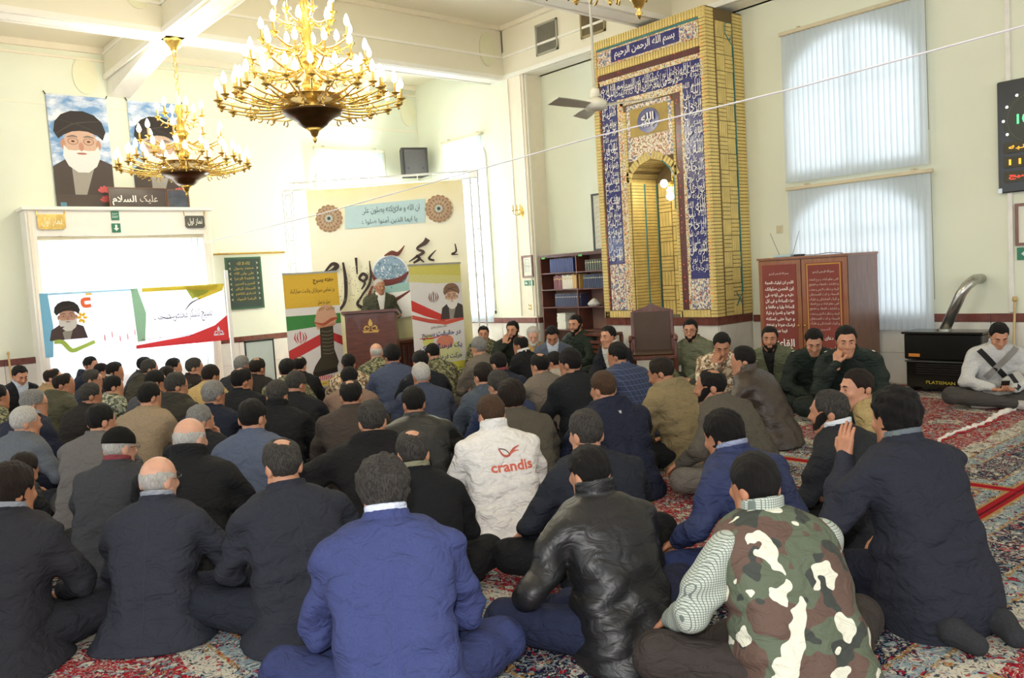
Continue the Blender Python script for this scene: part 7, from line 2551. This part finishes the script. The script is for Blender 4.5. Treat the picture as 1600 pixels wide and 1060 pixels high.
    dict(label='dark haired man in a grey blue suit near the middle left', x=2.192, y=5.256, face=35.7, s=1.037, lean=0.18, top='wool:#525d76', hair=('short', 'k'), lod=1, pants='wool:#3f475a', flare=0.1, hy=-8),
    dict(label='man in a yellow tan shirt looking left behind the kneeling man', x=5.099, y=2.605, face=-30, s=1.0, lean=0.2, top='smooth:#a98f4c', hair=('short', 'b'), lod=1, pants='wool:#17181b', hy=24, front=1, hp=6),
    dict(label='brown haired man in an olive brown jacket right of the white jacket', x=3.664, y=4.349, face=21.6, s=1.02, lean=0.2, top='wool:#554e40', hair=('long', 'b'), lod=1, pants='wool:#17181b', w=1.04),
    dict(label='man bending low in a black jacket with a red collar at the left', x=0.918, y=5.637, face=53.9, s=0.859, lean=0.34, top='smooth:#1b1b1e', hair=('short', 'b'), lod=1, pants='wool:#17181b', shirt='smooth:#8f2f3c', hp=30),
    dict(label='old man wearing a black knit cap and a dark grey jacket', x=1.351, y=5.202, face=40.3, s=0.985, lean=0.2, top='wool:#3a3b3f', hair=('buzz', 'w'), lod=1, pants='wool:#2a2b30', cap='knit:#14120f', shirt='smooth:#8a2f38', flare=0.15, hy=-12, glasses=1, skin=2),
    dict(label='white haired balding man in a black coat with a thick fur collar', x=1.618, y=4.779, face=37.5, s=1.056, lean=0.17, top='wool:#1b1b1c', hair=('bald', 'w'), lod=1, pants='wool:#17181b', collar='fur', w=1.08, cut='thick', skin=2, hy=-8),
    dict(label='grey haired man in a black hooded coat with his arm stretched out', x=2.564, y=4.363, face=29.4, s=1.05, lean=0.22, top='wool:#1a1819', hair=('short', 's'), lod=1, pants='wool:#17181b', hood=1, w=1.12, cut='thick', armL=((-0.47, 0.1, 0.38), (-0.4, 0.34, 0.22), (0.3, 0.8, -0.3), (0, -0.3, -1), 0.5), hands=1),
    dict(label='man in a white jacket with red lettering across the back', x=3.154, y=3.949, face=24.0, s=1.02, lean=0.2, top='smooth:#e6e1da', hair=('short', 'l'), lod=1, pants='wool:#2a2a30', w=1.06, collar='stand', shirt='smooth:#4a3a34', logo=1, flare=0.1),
    dict(label='bearded man in a black jacket beside the kneeling navy jacket man', x=4.24, y=2.328, face=5.4, s=1.0, lean=0.2, top='wool:#24262b', hair=('short', 's'), lod=1, pants='wool:#17181b', beard=('full', 'k'), shirt='smooth:#d5d8de', hy=8),
    dict(label='dark haired man in a charcoal suit cut off at the lower left edge', x=0.657, y=4.354, face=41.9, s=1.026, lean=0.2, top='wool:#28282f', hair=('long', 'b'), lod=0, pants='wool:#22222a', w=1.1, flare=0.3, shirt='smooth:#868b95', hy=-8),
    dict(label='man in a royal blue suit leaning forward behind the camouflage vest', x=3.441, y=2.458, face=12.5, s=1.02, lean=0.33, top='smooth:#2a3560', hair=('long', 'k'), lod=0, pants='wool:#1d2a58', armL='wide', shirt='smooth:#8d97b8', knee=0.42, hp=14),
    dict(label='man with greying hair in a navy suit directly behind the leather jacket', x=3.0, y=2.987, face=22.4, s=1.03, lean=0.18, top='wool:#20242f', hair=('short', 's'), lod=0, pants='wool:#17181b', w=1.08, knee=0.42, armL='wide'),
    dict(label='bald man with glasses in a navy suit at the lower left', x=1.222, y=4.093, face=36.2, s=0.978, lean=0.15, top='wool:#2e313d', hair=('bald', 'w'), lod=0, pants='wool:#23273a', glasses=1, flare=0.3, skin=2, shirt='smooth:#8d93a0', hy=-12, armR='wide', seam=1),
    dict(label='man with thinning hair in a dark navy suit left of the bright blue suit', x=1.637, y=3.633, face=12.5, s=1.056, lean=0.17, top='wool:#2a2d38', hair=('thin', 's'), lod=0, pants='wool:#212532', armR='wide', flare=0.2, w=1.0, seam=1),
    dict(label='man with short thin hair in a black sweater above the blue suit man', x=2.266, y=3.485, face=28.2, s=1.0, lean=0.2, top='knit:#17181a', hair=('thin', 's'), lod=0, pants='wool:#17181b', collar='crew', shirt='smooth:#7d7a5a', cut='thin', topname='sweater'),
    dict(label='large man in a dark navy jacket kneeling at the right with one hand raised', x=3.566, y=1.653, face=26, s=1.0, lean=0.16, top='wool:#272a37', hair=('curly', 'k'), lod=0, pose='kneel', pants='wool:#1c2030', w=1.03, shirt='shirtcheck:#5a6070', armL=((-0.36, 0.14, 0.43), (-0.2, 0.27, 0.66), (0.12, 0.1, 1), (1, 0.25, 0), 0.12), armR='lap', belly=0.06, hands=1, hy=4, seam=0, socks='knit:#303236', ring=1),
    dict(label='man in a shiny black leather jacket sitting cross-legged at the centre bottom', x=2.484, y=2.467, face=20.1, s=1.0, lean=0.22, top='leather:#1b1b1d', hair=('short', 'k'), lod=0, pants='wool:#1d2440', w=0.98, collar='stand', armL=((-0.37, 0.06, 0.3), (-0.33, 0.3, 0.15), (-0.1, 0.9, -0.4), (0, -0.3, -1), 0.4), knee=0.42, hands=1),
    dict(label='man in a camouflage vest over a checked shirt at the bottom right', x=2.653, y=1.767, face=25.6, s=1.03, lean=0.24, top='camo:wood', hair=('short', 'k'), lod=0, pants='wool:#3a322e', w=1.06, sleeve='shirtcheck:#b9c0b4', shirt='shirtcheck:#b9c0b4', collar='none', armL='wide', knee=0.42, flare=0.1, belly=0.08),
    dict(label='man in a bright blue suit jacket at the bottom centre, seen from behind', x=1.609, y=2.692, face=29.5, s=1.04, lean=0.24, top='wool:#36427a', hair=('curly', 's'), lod=0, pants='wool:#2c3768', th=1.08, w=1.08, flare=0.12, shirt='smooth:#c9d2e6', knee=0.4, seam=1),
]


def on_garment(root, part):
    for c in root.children:
        if c.name.split('.')[0] == part:
            return c


def small_disc(root, name, loc, r, m, rot=(0, 0, 0)):
    MB().lathe([(0.002, -0.003), (r, -0.002), (r, 0.003), (0.002, 0.005)], 12).build(name, m, root, loc, rot=rot)


for sp in PEOPLE:
    r = person(sp)
    part = sp.get('topname', 'jacket')
    bv = back_bvh(r, part if not sp.get('sleeve') else 'vest')
    if sp.get('logo'):
        P_ = Print()
        v, f, tw, th_ = text_geo('crandis', 0.02)
        P_.text('crandis', 0, 0, 0.25, 0.055, '#d0604c', 0.025)
        P_.band([(-0.06, 0.095), (-0.04, 0.06), (-0.01, 0.055), (0.03, 0.085), (0.07, 0.10)], [0.006, 0.012, 0.012, 0.012, 0.003], '#b5564c')
        P_.band([(-0.055, 0.095), (-0.02, 0.085), (0.0, 0.06)], [0.006] * 3, '#5a504c')
        P_.band([(0.0, 0.06), (0.03, 0.075), (0.06, 0.075)], [0.006, 0.008, 0.003], '#d0604c')
        drape(r, 'lettering', P_, 0.03, 0.435)
    if sp.get('mark'):
        P_ = Print()
        P_.text('W', 0, 0, 0.022, 0.02, '#e9e9ee', 0.02)
        drape(r, 'emblem', P_, 0.0, 0.56)
    if sp.get('seam'):
        P_ = Print()
        zs = np.linspace(0.04, 0.56, 30)
        P_.band([(0.0, z) for z in zs], [0.0035] * 30, mat('seam_strip_' + sp['top'].split('#')[1], sp['top'].split(':')[1], 0.9, var=0, bump=0.3))  # thin seam strip in the jacket's own base colour
        drape(r, 'back_seam', P_, 0.0, 0.0, lift=0.0012)
    if sp.get('epau') and bv:
        m = mat('epaulette_' + sp['epau'].lstrip('#'), sp['epau'], 0.5)
        for sd in (-1, 1):
            hit = bv.ray_cast(Vector((sd * 0.17, float(yc_fn(sp['lean'])(np.float64(0.5))) + 0.0, 1.2)), Vector((0, 0, -1)))
            if hit[0] is not None:
                e = MB().box(-0.05, 0.05, -0.022, 0.022, -0.004, 0.006, bev=0.003).build('epaulette', cloth(sp['top']), r, (hit[0].x, hit[0].y, hit[0].z), rot=(0, sd * 0.35, 0))
                MB().lathe([(0.002, 0.004), (0.014, 0.006), (0.012, 0.010)], 10, (sd * 0.015, 0, 0)).build('badge', m, e)
    if sp.get('epau') and bv:
        P_ = Print()
        dk = mat('trim_of_' + sp['top'].split('#')[1], tuple(0.55 * c for c in srgb(sp['top'].split(':')[1])), 0.8, var=0)
        zs = np.linspace(-0.16, 0.12, 12)
        P_.band([(0.0, z) for z in zs], [0.006] * 12, dk)
        for sd in (-1, 1):
            for (a, b, c, d) in ((-0.045, 0.03, 0.045, 0.03), (-0.045, -0.045, 0.045, -0.045), (-0.045, 0.03, -0.045, -0.045), (0.045, 0.03, 0.045, -0.045), (-0.045, 0.008, 0.045, 0.008)):
                P_.band([(sd * 0.10 + a + (c - a) * k, b + (d - b) * k) for k in np.linspace(0, 1, 6)], [0.004] * 6, dk)
        for k in range(4):
            P_.ell(0.008, 0.08 - k * 0.07, 0.006, 0.006, dk, 8)
        drape(r, 'pockets_and_buttons', P_, 0.0, 0.40, part, 0.003, True)
    if sp.get('bag'):
        P_ = Print()
        t = np.linspace(0, 1, 24)
        P_.band([(-0.17 + 0.30 * k, 0.16 - 0.36 * k) for k in t], [0.05] * 24, mat('bag_strap', '#1a1a1c', 0.8))
        P_.band([(0.15 - 0.26 * k, 0.18 - 0.30 * k) for k in t], [0.06] * 24, mat('sweater_stripe', '#8d8a84', 0.9, bump=0.4, bscale=200))
        drape(r, 'bag_strap', P_, 0.0, 0.40, part, 0.006, True)
        b = MB().box(-0.09, 0.09, -0.03, 0.03, -0.06, 0.06, bev=0.012).build('shoulder_bag', mat('bag_grey', '#b5b3aa', 0.7), r, (-0.10, 0.30, 0.27), rot=(0.2, 0.5, 0.2))
        MB().box(-0.02, 0.02, -0.034, 0.034, -0.062, 0.062, bev=0.004).build('bag_band', mat('bag_strap', '#1a1a1c', 0.8), b)
        ph_ = thing('phone', 'small black phone held by the man in the white sweater', 'phone', (0, 0, 0))
        ph_.matrix_world = r.matrix_basis @ Matrix.Translation((0.0, 0.425, 0.235)) @ Matrix.Rotation(0.9, 4, 'X')
        MB().box(-0.035, 0.035, -0.07, 0.07, -0.005, 0.005, bev=0.003).build('case', mat('black_plastic', '#1c1c1c', 0.4), ph_)
        MB().box(-0.031, 0.031, -0.062, 0.062, 0.0045, 0.0062).build('screen', mat('phone_screen', '#20242c', 0.15), ph_)
